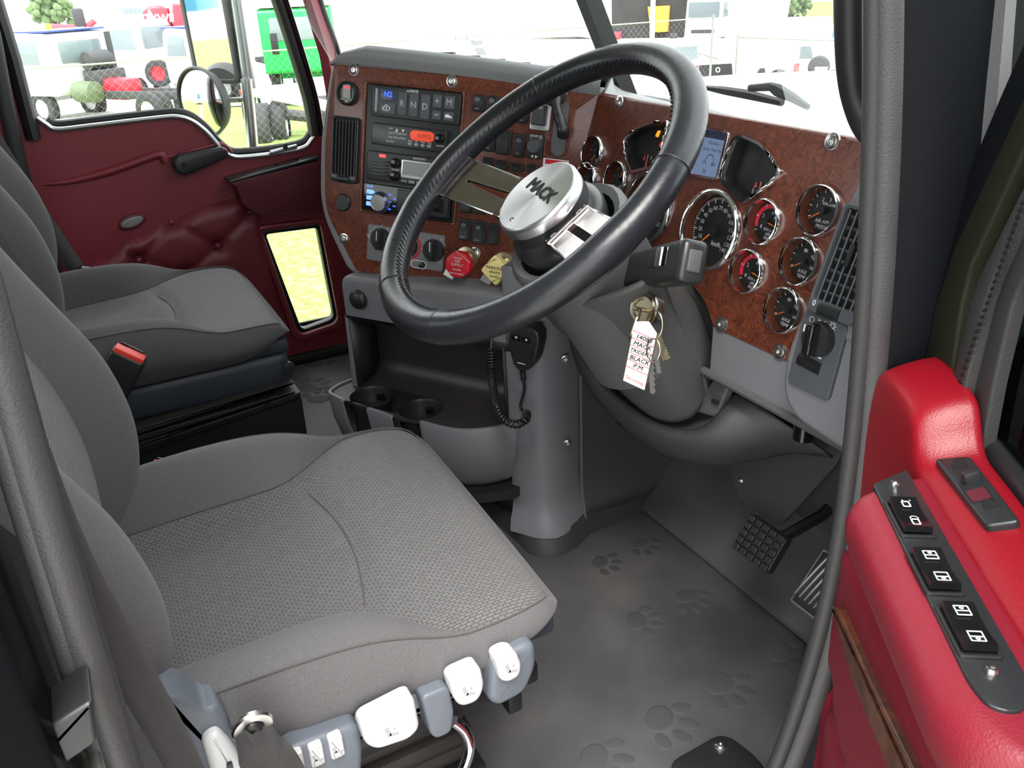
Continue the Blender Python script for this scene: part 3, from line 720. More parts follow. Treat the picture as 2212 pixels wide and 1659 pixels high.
def lever(px, o, name='lever', r=0.012):
    pts = roundpoly([ns(*p, o) for p in px], r if isinstance(r, list) else r, 6); c = sum((V(p) for p in pts), V((0, 0))) / len(pts)
    m = MB().prism(pts, o - 0.02, o, NS, 0.006, 3)
    ob = lab(m.build(name, 'lever_white', ds), 'white seat adjustment lever')
    g = MB(); g.box((0.004, 0.013, 0.0006), NS @ T(c.x - 0.004, c.y + 0.002, o + 0.0002) @ RZ(12)); g.box((0.010, 0.0035, 0.0006), NS @ T(c.x + 0.002, c.y - 0.004, o + 0.0002) @ RZ(-20)); g.cyl(0.0016, o, o + 0.0005, NS @ T(c.x + 0.003, c.y + 0.003, 0), 10)
    g.build('icon', 'print_grey', ob); return ob
lever([(778, 1565), (896, 1504), (910, 1575), (886, 1600), (815, 1624), (790, 1612)], 0.036, r=0.011)
lever([(973, 1470), (1040, 1440), (1050, 1485), (1036, 1518), (996, 1532), (982, 1512)], 0.036, r=0.010)
lever([(1072, 1425), (1102, 1411), (1120, 1414), (1131, 1440), (1124, 1465), (1098, 1478), (1083, 1474)], 0.036, r=0.010)
for k, (u, v) in enumerate(((640, 1652), (683, 1636), (726, 1618))):
    a = [ns(u + dx, v + dy, 0.03) for dx, dy in ((-16, -16), (14, -28), (22, 14), (-8, 28))]
    ob = MB().prism(roundpoly(a, 0.003), 0.015, 0.03, NS, 0.003).build('seat_button', 'lever_white', ds)
    c = sum((V(p) for p in a), V((0, 0))) / 4
    MB().box((0.003, 0.008, 0.0005), NS @ T(c.x - 0.003, c.y, 0.0302) @ RZ(10)).box((0.008, 0.0025, 0.0005), NS @ T(c.x + 0.001, c.y - 0.004, 0.0302) @ RZ(-20)).build('icon', 'print_grey', ob)
# recliner cover with lever
rc = MB().prism(roundpoly([ns(*p, 0.01) for p in ((340, 1500), (400, 1508), (440, 1530), (470, 1520), (492, 1545), (498, 1580), (535, 1610), (545, 1700), (420, 1720), (380, 1560))], 0.010), -0.03, 0.012, NS, 0.006)
ro = lab(rc.build('recliner_cover', 'slate', ds), 'blue grey recliner cover')
MB().prism(roundpoly([ns(*p, 0.022) for p in ((436, 1605), (470, 1580), (500, 1610), (532, 1659), (540, 1720), (470, 1720))], 0.012), 0.0, 0.022, NS, 0.006).build('recliner_lever', 'lever_white', ro)
MB().box((0.010, 0.004, 0.002), NS @ T(*ns(461, 1583, 0.014), 0.0125) @ RZ(-30), 0.0008).build('slot', 'black_plastic', ro)
MB().prism(roundpoly([ns(*p, 0.024) for p in ((490, 1650), (502, 1646), (506, 1680), (490, 1680))], 0.002), 0.01, 0.026, NS).build('pin', 'black_plastic', ro)
# suspension, slides, riser, chrome slide bar
sb = MB(); sb.box((0.40, 0.42, 0.045), T(0.44, 0.13, 0.265), 0.01); sb.build('slide_frame', 'slate_dark', ds)
for sx in (0.27, 0.63): MB().box((0.035, 0.46, 0.03), T(sx, 0.13, 0.228), 0.004).build('slide_rail', 'steel_black', ds)
sb = MB()
for i in range(4): sb.box((0.36 - 0.012 * (i % 2), 0.36 - 0.012 * (i % 2), 0.030), T(0.44, 0.10, 0.205 - 0.032 * i), 0.012)
sb.build('suspension_bellows', 'black_vinyl', ds)
MB().box((0.38, 0.38, 0.09), T(0.44, 0.10, 0.045), 0.006).build('seat_riser', 'steel_black', ds)
MB().box((0.10, 0.02, 0.05), T(0.60, 0.325, 0.205), 0.004).build('bracket', 'steel_black', ds)
hp = [onx(980, 1558, 0.66), onx(1003, 1578, 0.665), onx(1014, 1610, 0.67), onx(1005, 1650, 0.672), onx(980, 1690, 0.672), onx(930, 1730, 0.67)]
lab(MB().tube(bez(hp, 6), 0.0068, 12).build('slide_bar', 'chrome', ds), 'chrome fore and aft slide bar')
# inner hinge cover visible between the cushion and backrest on the far side
MB().prism(roundpoly([(-0.09, 0.30), (-0.005, 0.30), (0.012, 0.335), (-0.005, 0.375), (-0.05, 0.40), (-0.09, 0.39)], 0.02), 0, 0.022, frame((0.19, 0, 0.0), (0, 1, 0), (0, 0, 1)), 0.006).build('hinge_cover', 'slate', ds)

# belt webbing end with sleeve beside the driver cushion
bt = thing('seat_belt', 'dark seat belt end with anchor plate beside the driver cushion', 'seat belt', tuple(onx(575, 1640, 0.74)))
wp = [onx(540, 1566, 0.735), onx(558, 1590, 0.742), onx(575, 1625, 0.748), onx(600, 1680, 0.752), onx(620, 1760, 0.754)]
wb = MB(); rows_ = []
for i, p in enumerate(bez(wp, 6)):
    w_ = 0.014 + 0.010 * min(1, i / 14); rows_.append([p + V((0.004 * math.cos(k * 1.7 + i * 0.35) + (0.008 if abs(k) < 2 else 0.0), w_ * k / 3, -w_ * 0.45 * k / 3)) for k in range(-3, 4)])
wb.rows(rows_); wb.build('webbing', 'webbing', bt, solid=0.003, sharp=80)
c = onx(545, 1568, 0.735)
MB().lathe([(0.010, -0.002), (0.017, -0.002), (0.0185, 0.0015), (0.017, 0.004), (0.010, 0.004), (0.010, -0.002)], frame(c, (0, 1, 0.25), (0.15, -0.2, 1)), 24).build('anchor_ring', 'steel', bt)
MB().sphere(0.008, Matrix.Translation(c) @ T(0.004, 0, 0), 12, 8, (0.5, 1, 1)).build('bolt', 'black_plastic', bt)

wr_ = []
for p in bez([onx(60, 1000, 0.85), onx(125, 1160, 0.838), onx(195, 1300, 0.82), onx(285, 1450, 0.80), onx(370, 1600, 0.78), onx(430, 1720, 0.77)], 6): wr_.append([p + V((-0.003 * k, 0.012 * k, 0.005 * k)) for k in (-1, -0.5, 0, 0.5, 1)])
MB().rows(wr_).build('backrest_shade_strip', 'webbing', bt, solid=0.002, sharp=80)  # dark strip standing in for shade on the backrest's outer side
# orange topped buckle between the seats
def buckle(loc, dirv, side, label, red='buckle_red'):
    r = thing('seat_belt_buckle', label, 'buckle', loc)
    F = frame(loc, side, V(dirv).cross(V(side)) * -1)
    z = V(dirv).normalized(); x = V(side).normalized(); y = z.cross(x)
    M = Matrix((x, y, z)).transposed().to_4x4(); M.translation = V(loc)
    MB().box((0.032, 0.058, 0.09), M @ T(0, 0, -0.01), 0.006, 3).build('housing', 'black_plastic', r)
    MB().box((0.022, 0.05, 0.010), M @ T(0.003, 0, 0.036), 0.002).build('release_button', red, r)
    MB().box((0.004, 0.04, 0.014), M @ T(-0.011, 0, 0.036), 0.001).build('slot', 'black_gloss', r)
    MB().box((0.014, 0.04, 0.16), M @ T(0, 0, -0.12) , 0.004).build('stalk', 'slate_dark', r)
    return r
buckle(onx(262, 800, -0.135), (0.15, 0.55, 0.8), (0.9, -0.3, 0), 'black seat belt buckle with red button beside the passenger cushion')
buckle(onx(350, 1058, 0.14), (-0.1, 0.5, 0.8), (1, 0, 0), 'red topped buckle peeking out beyond the driver cushion')

# ---------------- passenger seat
ps = thing('passenger_seat', 'grey woven passenger seat in front of the burgundy door', 'seat', (-0.41, 0.10, 0))
PM = T(-0.41, -0.075, 0.056) @ Matrix.Diagonal((0.92, 0.98, 1, 1))
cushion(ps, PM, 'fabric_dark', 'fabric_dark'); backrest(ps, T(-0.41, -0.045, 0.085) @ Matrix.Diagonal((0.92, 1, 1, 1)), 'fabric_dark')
mb = MB().box((0.40, 0.36, 0.075), T(-0.41, 0.115, 0.322), 0.02, 3); mb.build('seat_pan_cover', 'slate_dark', ps)
PS = frame((-0.195, 0, 0), (0, 1, 0), (0, 0, 1))
for i, (z, dz) in enumerate(((0.287, 0.014), (0.271, 0.012), (0.256, 0.012))):
    MB().prism([(-0.08, z - 0.02), (0.29, z + 0.012 - 0.008 * i), (0.29, z + dz - 0.004 * i), (-0.08, z - 0.006)], -0.42, 0.006 - 0.007 * i, PS, 0.003).build('bellows_fold', 'black_vinyl', ps)
MB().prism([(-0.10, 0.22), (0.30, 0.262), (0.30, 0.275), (-0.10, 0.237)], -0.42, 0.0, PS, 0.003).build('base_rail', 'steel_black', ps)
bx = MB(); bx.prism([(-0.14, 0.0), (0.298, 0.0), (0.302, 0.26), (-0.14, 0.225)], -0.41, -0.005, PS, 0.004)
lab(bx.build('seat_box', 'steel_black', ps), 'black steel seat box')
MB().cyl(0.012, 0, 0.01, frame((-0.195, 0.285, 0.335), (0, 1, 0), (0, 0, 1)), 16, 0.002).build('trim_button', 'black_satin', ps)
for y_, z_ in ((-0.02, 0.245), (0.05, 0.252), (0.235, 0.268)): MB().cyl(0.006, 0, 0.008, PS @ T(y_, z_, 0), 12).build('bolt', 'steel_black', ps)
# shoulder belt tongue and guide at the passenger backrest
bg_ = thing('belt_tongue', 'black seat belt tongue hanging behind the passenger cushion', 'seat belt', tuple(onx(200, 610, -0.67)))
F = frame(onx(195, 600, -0.67), (0.1, 1, -0.3), (0.5, 0.2, 1))
MB().box((0.045, 0.055, 0.02), F, 0.006).build('guide', 'black_gloss', bg_)
MB().box((0.05, 0.02, 0.006), F @ T(0.012, -0.035, 0.0), 0.002).build('tongue', 'steel', bg_)
p_ = F.translation
MB().rows([[V(q) + V((0, k * 0.018, 0)) for k in (-1, 1)] for q in bez([p_ + V((0, -0.02, 0.02)), p_ + V((-0.04, -0.06, 0.14)), p_ + V((-0.12, -0.12, 0.34)), p_ + V((-0.20, -0.18, 0.6))], 5)]).build('webbing', 'webbing', bg_, solid=0.002)

# ================================================================== DASHBOARD
KS = 0.95
G0 = CAM + (V((0.06, 0.826, 0.806)) - CAM) * KS
tau = R(13.5); UA = V((0, math.sin(tau), math.cos(tau)))
G = frame(G0, (1, 0, 0), UA)
ph = R(42); t2 = R(13)
SH = V((math.cos(ph), math.sin(ph) * math.cos(t2), -math.sin(ph) * math.sin(t2))); SA = V((0, math.sin(t2), math.cos(t2)))
a_ = R(3.5); SH, SA = SH * math.cos(a_) + SA * math.sin(a_), SA * math.cos(a_) - SH * math.sin(a_)
SP = frame(G0, SH, SA)
def g(u, v, o=0.0): return tuple(st(G, u, v, o))
def s(u, v, o=0.0): return tuple(st(SP, u, v, o))
def z2(x, y): return (680 + x * 0.27125, 80 + y * 0.27125)
def z3(x, y): return (1240 + x * 0.29837, 160 + y * 0.29837)
def s2(x, y, o=0.0): return s(*z2(x, y), o)
def g3(x, y, o=0.0): return g(*z3(x, y), o)
dash = thing('dashboard', 'wraparound truck dashboard with burl wood panels, gauges and radios', 'dashboard', (0.12, 0.72, 0.0))

# ---- centre stack shell (grey) and wood
sh = roundpoly([s(*p) for p in ((716, 122), (1300, 188), (1245, 400), (1190, 652), (752, 590), (688, 455), (690, 290))], [0.03, 0.002, 0.01, 0.01, 0.02, 0.05, 0.05], 6)
MB().prism(sh, -0.26, 0.0, SP, 0.010, 3).build('stack_shell', 'dash_grey', dash)
wd = roundpoly([s(*p, 0.002) for p in ((722, 138), (1127, 177), (1296, 200), (1250, 374), (1190, 640), (771, 586), (744, 532), (703, 455), (702, 300))], [0.012, 0.001, 0.001, 0.01, 0.01, 0.01, 0.02, 0.03, 0.05], 4)
MB().prism(wd, -0.002, 0.004, SP, 0.0015).build('stack_panel', 'burl', dash)
# hooded lip above the wood
hl = [s(*p) for p in ((708, 140), (738, 124), (790, 121), (900, 133), (1040, 149), (1190, 170), (1300, 186))]
lipr = []
for i, (x, y) in enumerate(hl):
    k_ = (0.0, 0.55, 1)[min(i, 2)]; lipr.append([SP @ V((x, y + dy * k_ + 0.0, o if k_ == 1 else (o * k_ if o > 0 else o))) for dy, o in ((-0.015, 0.0045), (-0.004, 0.010), (0.002, 0.012), (0.010, 0.010), (0.018, -0.004), (0.020, -0.03), (0.018, -0.07))])
MB().rows(lipr).build('stack_hood', 'dash_grey', dash, sharp=60)

# ---- gauge panel
gp = roundpoly([g(*p) for p in ((1297, 206), (1880, 311), (1935, 330), (1860, 560), (1716, 786), (1545, 706), (1528, 650), (1490, 605), (1430, 580), (1330, 560), (1215, 500), (1249, 374))], [0.018, 0.001, 0.001, 0.01, 0.006, 0.008, 0.02, 0.03, 0.03, 0.02, 0.01, 0.01], 5)
# panel top lip and dash top pad to the glass
tpL = [lipr[2][-1], lipr[3][-1], lipr[4][-1], lipr[6][-1]]
tpR = [G @ V((*g(*p), -0.006)) for p in ((1297, 203), (1400, 222), (1600, 258), (1880, 306))] + [V((0.74, 0.76, 0.81))]
edge = tpL + tpR; n = len(edge); wsb = [(-0.70, 0.80), (-0.55, 0.835), (-0.3, 0.88), (-0.05, 0.925), (0.05, 0.925), (0.2, 0.90), (0.42, 0.862), (0.68, 0.812), (0.76, 0.765)]
rows_ = [edge]
for t_ in (0.06, 0.35, 0.7, 1.0): rows_.append([V((lerp(e.x, wx_, t_), lerp(e.y, wy_, t_), lerp(e.z, 0.800, t_) + (0.0015 if t_ < 0.1 else 0))) for e, (wx_, wy_) in zip(edge, wsb)])
MB().rows(rows_).build('dash_top', 'dash_grey', dash, solid=0.012)
MB().tube([e + V((0, -0.003, -0.001)) for e in tpR], 0.004, 8).build('panel_edge', 'burl', dash)
# dark defroster slots along the top of the stack
for i in range(5):
    p = lerp(V((930, 112)), V((1150, 142)), i / 4); c = SP @ V((*s(p.x, p.y), -0.05)); MB().box((0.05, 0.012, 0.008), Matrix.Translation(c) @ RZ(35), 0.002).build('defroster_grille', 'black_plastic', dash)
# back body so that nothing shows through
MB().prism([(-0.30, 0.80), (-0.05, 0.92), (0.70, 0.82), (0.80, 0.74), (0.80, 0.80), (0.70, 0.93), (-0.85, 0.93), (-0.92, 0.70), (-0.85, 0.66), (-0.42, 0.66)], 0.56, 0.785, I4, 0.01).build('dash_body', 'dark_grey', dash)

# ---- screws
def screw(F, c, r=0.0085, cup=True, parent=None, m='steel', o=0.003):
    mb = MB().lathe([(r * 1.25, 0), (r * 1.2, 0.002), (r * 0.95, 0.0025), (r * 0.9, 0.001)], F @ T(c[0], c[1], o), 18) if cup else MB()
    mb.lathe([(r * 0.9, 0.0), (r * 0.86, 0.0028), (r * 0.6, 0.0042), (r * 0.34, 0.0042), (r * 0.32, 0.002), (0, 0.002)], F @ T(c[0], c[1], o), 18)
    return mb.build('screw', m, parent or dash)
for p in ((320, 262), (1100, 352), (1968, 452), (243, 1605)): screw(SP, s2(*p))
for p in ((1341, 222), (1803, 307), (1563, 701), (1690, 760)): screw(G, g(*p))
screw(SP, s(1028, 546), 0.009)
screw(SP, s(1213, 204), 0.007)

# ---- gauges
def tick(mb, r0, r1, a, w, z=0.0):
    c, s_ = math.cos(R(a)), math.sin(R(a)); n_ = V((-s_, c)) * w / 2
    p, q = V((c * r0, s_ * r0)), V((c * r1, s_ * r1))
    mb.raw([(p.x - n_.x, p.y - n_.y, z), (q.x - n_.x, q.y - n_.y, z), (q.x + n_.x, q.y + n_.y, z), (p.x + n_.x, p.y + n_.y, z)], [(0, 1, 2, 3)], mb.M)
HOLES = []
def gauge(c, r, depth, ticks, minor, labels, words, needle, red=None, a0=225, a1=-45, F=None, lettering=0.2):
    F = F or G; M = F @ T(c[0], c[1], 0.003)
    HOLES.append(circ(r * 0.90, 28, c[0], c[1]))
    house = MB(); house.lathe([(r * 0.86, 0.004), (r * 0.82, -depth), (0, -depth)], M, 40)
    go = house.build('gauge', 'cup_brown', dash)
    MB().lathe([(r * 0.86, 0.0), (r * 0.865, 0.006), (r * 0.91, 0.0095), (r * 0.96, 0.008), (r, 0.003), (r * 1.0, -0.001)], M, 48).build('bezel', 'chrome', go)
    MB().lathe([(r * 0.80, 0.0), (0, 0.0)], M @ T(0, 0, -depth + 0.0008), 40).build('dial', 'dial_black', go)
    D = M @ T(0, 0, -depth + 0.0016); tk = MB(); tk.M = D
    for i in range(ticks + 1): tick(tk, r * 0.66, r * 0.79, a0 + (a1 - a0) * i / ticks, r * 0.03)
    if minor:
        for i in range(minor + 1): tick(tk, r * 0.73, r * 0.79, a0 + (a1 - a0) * i / minor, r * 0.014)
    for txt, ang, rr, sz in labels:
        tk.text(txt, r * sz, D @ T(rr * r * math.cos(R(ang)), rr * r * math.sin(R(ang)), 0))
    for txt, x, y, sz in words: tk.text(txt, r * sz, D @ T(x * r, y * r, 0), bold=r * 0.004)
    o = tk.build('dial_markings', 'print_white', go, sharp=0); o['kind'] = 'stuff'
    if red:
        vs = []; fs = []
        for i in range(13):
            a = R(lerp(red[0], red[1], i / 12)); vs += [(math.cos(a) * r * 0.58, math.sin(a) * r * 0.58, 0), (math.cos(a) * r * 0.78, math.sin(a) * r * 0.76, 0)]
            if i: fs.append((2 * i - 2, 2 * i - 1, 2 * i + 1, 2 * i))
        MB().raw(vs, fs, D @ T(0, 0, -0.0003)).build('red_band', 'dial_red', go)
    nd = MB().raw([(-0.12 * r, -0.03 * r, 0.001), (0.70 * r, -0.012 * r, 0.001), (0.70 * r, 0.012 * r, 0.001), (-0.12 * r, 0.03 * r, 0.001), (0, 0, 0.004)], [(0, 1, 4), (1, 2, 4), (2, 3, 4), (3, 0, 4)], D @ T(0, 0, 0.002) @ RZ(needle))
    nd.build('needle', 'needle_orange', go)
    MB().lathe([(r * 0.13, 0.0), (r * 0.12, 0.006), (0, 0.006)], D, 20).build('needle_hub', 'dial_black', go)
    MB().lathe([(r * 0.85, 0.002), (0, 0.002)], M, 32).build('lens', 'glass_clear', go)
    return go
rs = (V(g(1538, 411)) - V(g(1530, 586))).length / 2 * 0.98
rsp = 0.0565
spd = gauge(g(1539, 498), rsp, 0.010, 14, 70, [(str(v), 225 - 270 * v / 140, 0.54, 0.145) for v in range(10, 141, 10)] , [('km/h', 0.12, -0.30, 0.16)], 225)
lab(spd, 'large speedometer marked to 140')
tac = gauge(g(1404, 450), rsp, 0.010, 10, 50, [(str(v), 225 - 270 * v / 25, 0.50, 0.15) for v in (5, 10, 15, 20, 25)], [('RPM', 0.1, -0.30, 0.14)], 225)
lab(tac, 'tachometer half hidden behind the wheel rim')
rg = 0.0300
air = lambda t: [(t, 0.30, 0.22, 0.22), ('KPA x 100', 0.2, -0.30, 0.17), ('AIR', 0.14, -0.48, 0.19), ('PRESS', 0.2, -0.66, 0.19)]
lab(gauge(g(1655, 480), rg, 0.0085, 4, 0, [('0', 215, 0.42, 0.22), ('2', 150, 0.42, 0.22), ('4', 75, 0.42, 0.22)], air('P'), -10, (205, 85), 215, 20), 'primary air pressure gauge with a red band')
lab(gauge(g(1621, 587), rg, 0.0085, 4, 0, [('0', 215, 0.42, 0.22), ('2', 150, 0.42, 0.22), ('4', 75, 0.42, 0.22)], air('S'), -10, (205, 85), 215, 20), 'secondary air pressure gauge with a red band')
lab(gauge(g(1776, 455), rg * 1.04, 0.0095, 6, 12, [('1', 165, 0.44, 0.2), ('2', 120, 0.44, 0.2), ('3', 75, 0.44, 0.2), ('4', 35, 0.44, 0.2)], [('KPA x100', 0.1, 0.25, 0.15), ('AIR APP', 0.0, -0.40, 0.19), ('PRESS', 0.0, -0.60, 0.19)], 215, None, 205, 10), 'air application pressure gauge')
for u, v, l in ((1735, 565, 'upper axle temperature gauge'), (1699, 671, 'lower axle temperature gauge')):
    lab(gauge(g(u, v), rg * 1.0, 0.0095, 6, 12, [('80', 110, 0.44, 0.2), ('120', 40, 0.40, 0.2), ('160', -25, 0.42, 0.2)], [('\u00b0C', 0.30, 0.20, 0.17), ('AXLE', -0.05, -0.42, 0.19), ('TEMP', -0.05, -0.62, 0.19)], 212, None, 205, -30), l)
for u, v, nd in ((1288, 330, 235), (1338, 387, 70), (1274, 388, 200)):
    gauge(g(u, v), rg * 0.95, 0.0085, 5, 10, [('1', 160, 0.42, 0.2), ('2', 90, 0.42, 0.2)], [('OIL', 0, -0.4, 0.2)], nd, None, 215, 10)
# sector gauges
def sector(px, o_ct, name, lamps, label, mx, words):
    pts = roundpoly([g3(*p) for p in px], 0.006, 4); c = sum((V(p) for p in pts), V((0, 0))) / len(pts)
    inner = [tuple(c + (V(p) - c) * 0.91) for p in pts]; deep = [tuple(c + (V(p) - c) * 0.86) for p in pts]
    M = G @ T(0, 0, 0.003)
    HOLES.append([tuple(c + (V(p) - c) * 0.95) for p in pts])
    h = MB(); h.rows([[V((*p, 0.002)) for p in inner], [V((*p, -0.012)) for p in deep]], M, cu=True); h.raw([(*p, -0.012) for p in deep], [list(range(len(deep)))], M)
    go = lab(h.build('sector_gauge', 'dial_black', dash), label)
    MB().hoop(pts, inner, -0.002, 0.009, M, 0.0035).build('bezel', 'chrome', go)
    for (x, y, m_, sz) in lamps:
        q_ = g3(x, y, -0.008); MB().prism(roundpoly([(-sz, -sz * 0.8), (sz * 0.4, -sz), (sz, sz), (-sz * 0.2, sz * 0.9)], sz * 0.3), 0, 0.0008, G @ T(q_[0], q_[1], -0.0085)).build('warning_lamp', m_, go)
    q_ = g3(*mx, -0.008); tk = MB(); tk.M = G @ T(q_[0], q_[1], -0.0082)
    for i, a in enumerate((120, 95, 70, 50, 35)): tick(tk, 0.016, 0.022, a, 0.0012)
    for txt, x, y, sz in words: tk.text(txt, sz, tk.M @ T(x, y, 0))
    o = tk.build('dial_markings', 'print_white', go, sharp=0); o['kind'] = 'stuff'
    MB().raw([(-0.001, -0.003, 0.001), (0.0012, -0.003, 0.001), (0.0006, 0.022, 0.001), (-0.0004, 0.022, 0.001), (0, 0, 0.003)], [(0, 1, 4), (1, 2, 4), (2, 3, 4), (3, 0, 4)], tk.M @ RZ(4)).build('needle', 'needle_orange', go)
    MB().raw([(-0.013, 0.012, 0), (-0.010, 0.012, 0), (-0.007, 0.020, 0), (-0.011, 0.019, 0)], [(0, 1, 2, 3)], tk.M @ T(0, 0, 0.0002)).build('red_mark', 'dial_red', go)
    MB().raw([(*p, -0.001) for p in inner], [list(range(len(inner)))], M).build('lens', 'glass_clear', go)
sector([(1190, 470), (1250, 440), (1390, 500), (1490, 610), (1540, 720), (1470, 800), (1300, 925), (1245, 940), (1190, 855), (1105, 800), (1095, 740), (1140, 600)], 0, 'fuel', [(1492, 668, 'lamp_amber', 0.004)], 'fan shaped fuel gauge right of the display', (1330, 905), [('E', -0.012, 0.008, 0.008), ('1/2', 0.010, 0.010, 0.008)])
sector([(385, 480), (480, 400), (610, 348), (722, 335), (712, 420), (660, 600), (600, 690), (445, 722), (400, 590)], 0, 'volt', [(607, 432, 'lamp_amber', 0.005), (646, 495, 'lamp_red', 0.008)], 'fan shaped gauge with warning lamps behind the wheel rim', (520, 690), [])
MB().plate(gp, HOLES, -0.012, 0.003, G).build('gauge_panel', 'burl', dash)
# driver display
pts = roundpoly([g3(*p) for p in ((962, 378), (1152, 420), (1062, 772), (845, 735))], 0.006, 4); c = sum((V(p) for p in pts), V((0, 0))) / len(pts); inn = [tuple(c + (V(p) - c) * 0.92) for p in pts]
do = lab(MB().hoop(pts, inn, 0, 0.008, G, 0.003).build('driver_display', 'chrome', dash), 'blue information display')
MB().raw([(*p, 0.0035) for p in inn], [list(range(len(inn)))], G).build('screen', 'lcd_blue', do)
a, b_ = V(g3(962, 378)), V(g3(1152, 420)); dn = (V(g3(1062, 772)) - b_)
cc = (a + b_) / 2 + dn * 0.13
MB().box((0.052, 0.010, 0.0004), G @ T(cc.x, cc.y, 0.0038)).build('status_bar', 'lcd_dark', do)
tx = MB()
for txt, k_, dx, sz in (('237 763.7 km', 0.13, 0, 0.007), ('Outside -- \u00b0C', 0.30, 0.006, 0.006), ('km/h  Fuel  l/h', 0.44, 0.0, 0.006), ('V       psi', 0.72, 0, 0.007), ('3E', 0.90, -0.006, 0.007)):
    q_ = (a + b_) / 2 + dn * k_; tx.text(txt, sz, G @ T(q_.x + dx, q_.y, 0.0042))
q_ = (a + b_) / 2 + dn * 0.66; tx.lathe([(0.0075, 0), (0.0085, 0)], G @ T(q_.x, q_.y, 0.0042), 18, a0=-40, a1=220)
o = tx.build('readout', 'print_black', do, sharp=0); o['kind'] = 'stuff'

# ---- centre stack: helper for rectangles from two pixel corners pairs (in zoom-2 pixels)
def rect2(TL, TR, BR, BL, o=0.0, conv=None):
    conv = conv or s2
    q = [V(conv(*p, o)) for p in (TL, TR, BR, BL)]
    return ((q[0].x + q[3].x) / 2, (q[2].y + q[3].y) / 2, (q[1].x + q[2].x) / 2, (q[0].y + q[1].y) / 2)
def slab(name, r, z0, z1, m, parent=dash, rad=0.003, bev=0.0015, F=None):
    return MB().prism(rrect(*r, rad), z0, z1, F or SP, bev).build(name, m, parent)
def letters(items, m, parent, z, F=None, name='lettering', bold=0.0):
    t = MB()
    for txt, x, y, sz in items: t.text(txt, sz, (F or SP) @ T(x, y, z), bold=bold)
    o = t.build(name, m, parent, sharp=0); o['kind'] = 'stuff'; return o
def rc(r): return ((r[0] + r[2]) / 2, (r[1] + r[3]) / 2)
def sub(r, x0, y0, x1, y1):
    """sub rectangle by fractions, y from the top"""
    W, H = r[2] - r[0], r[3] - r[1]; return (r[0] + W * x0, r[3] - H * y1, r[0] + W * x1, r[3] - H * y0)

# recessed surround of the radio bay
rb = rect2((432, 368), (1195, 450), (1105, 1478), (388, 1372))
MB().hoop(rrect(rb[0] - 0.006, rb[1] - 0.004, rb[2] + 0.004, rb[3] + 0.004, 0.004), rrect(rb[0], rb[1], rb[2], rb[3], 0.003), 0, 0.008, SP, 0.002).build('bay_surround', 'burl', dash)
slab('bay_floor', rb, 0.0, 0.0055, 'black_plastic')
# transmission selector
r = rect2((472, 378), (1180, 458), (1152, 690), (455, 640), 0.008)
md = lab(slab('gear_selector', r, 0.004, 0.014, 'black_plastic', rad=0.004), 'black push button gear selector')
keys = [('screen', 0.10, 0.06, 0.285, 0.46, 'lcd_dark', None), ('engine_button', 0.09, 0.52, 0.285, 0.90, 'switch_grey', None), ('gear_button', 0.31, 0.14, 0.41, 0.88, 'switch_grey', 'R'), ('gear_button', 0.44, 0.14, 0.54, 0.88, 'switch_grey', 'N'), ('gear_button', 0.57, 0.14, 0.67, 0.92, 'switch_grey', 'D'),
        ('gear_button', 0.705, 0.10, 0.80, 0.52, 'switch_grey', '+'), ('gear_button', 0.83, 0.10, 0.94, 0.52, 'switch_grey', 'M'), ('gear_button', 0.705, 0.60, 0.80, 0.90, 'switch_grey', '\u2212'), ('gear_button', 0.83, 0.60, 0.94, 0.90, 'switch_grey', None)]
for nm, x0, y0, x1, y1, m_, tx_ in keys:
    q = sub(r, x0, y0, x1, y1); ob = slab(nm, q, 0.010, 0.0165 if nm != 'screen' else 0.0143, m_, md, 0.0015, 0.001)
    if tx_: letters([(tx_, *rc(q), 0.015)], 'white', ob, 0.0168, bold=0.00015)
    if nm == 'screen': letters([('N2', rc(q)[0], rc(q)[1], 0.0125)], 'lamp_blue', ob, 0.0146, bold=0.0003)
    if nm == 'engine_button':
        e = MB(); c = rc(q); e.hoop(roundpoly([(-0.006, -0.004), (0.004, -0.004), (0.007, -0.001), (0.007, 0.003), (0.002, 0.0045), (-0.006, 0.0035)], 0.001, 2), roundpoly([(-0.0048, -0.003), (0.0035, -0.003), (0.0058, -0.0005), (0.0058, 0.002), (0.002, 0.0035), (-0.0048, 0.0025)], 0.001, 2), 0, 0.0004, SP @ T(c[0], c[1], 0.0166))
        e.lathe([(0.0012, 0), (0.002, 0)], SP @ T(c[0], c[1], 0.0169), 12); e.box((0.005, 0.001, 0.0004), SP @ T(c[0] - 0.001, c[1] + 0.0058, 0.0168)); e.box((0.001, 0.006, 0.0004), SP @ T(c[0] - 0.008, c[1], 0.0168))
        e.build('engine_icon', 'white', ob)
q = sub(r, 0.83, 0.60, 0.94, 0.90); c = rc(q)
MB().prism([(-0.006, -0.002), (0.007, -0.002), (0.007, 0.0005), (0.003, 0.001), (0.001, 0.0035), (-0.004, 0.0035), (-0.006, 0.001)], 0, 0.0003, SP @ T(c[0], c[1], 0.0167)).build('truck_icon', 'white', md)
letters([('mDRIVE', (r[0] + r[2]) / 2 - 0.006, r[3] - 0.0042, 0.0065)], 'white', md, 0.0145, bold=0.0002)
slab('side_mark', sub(r, 0.045, 0.1, 0.07, 0.85), 0.012, 0.0146, 'print_grey', md, 0.0005, 0.0)
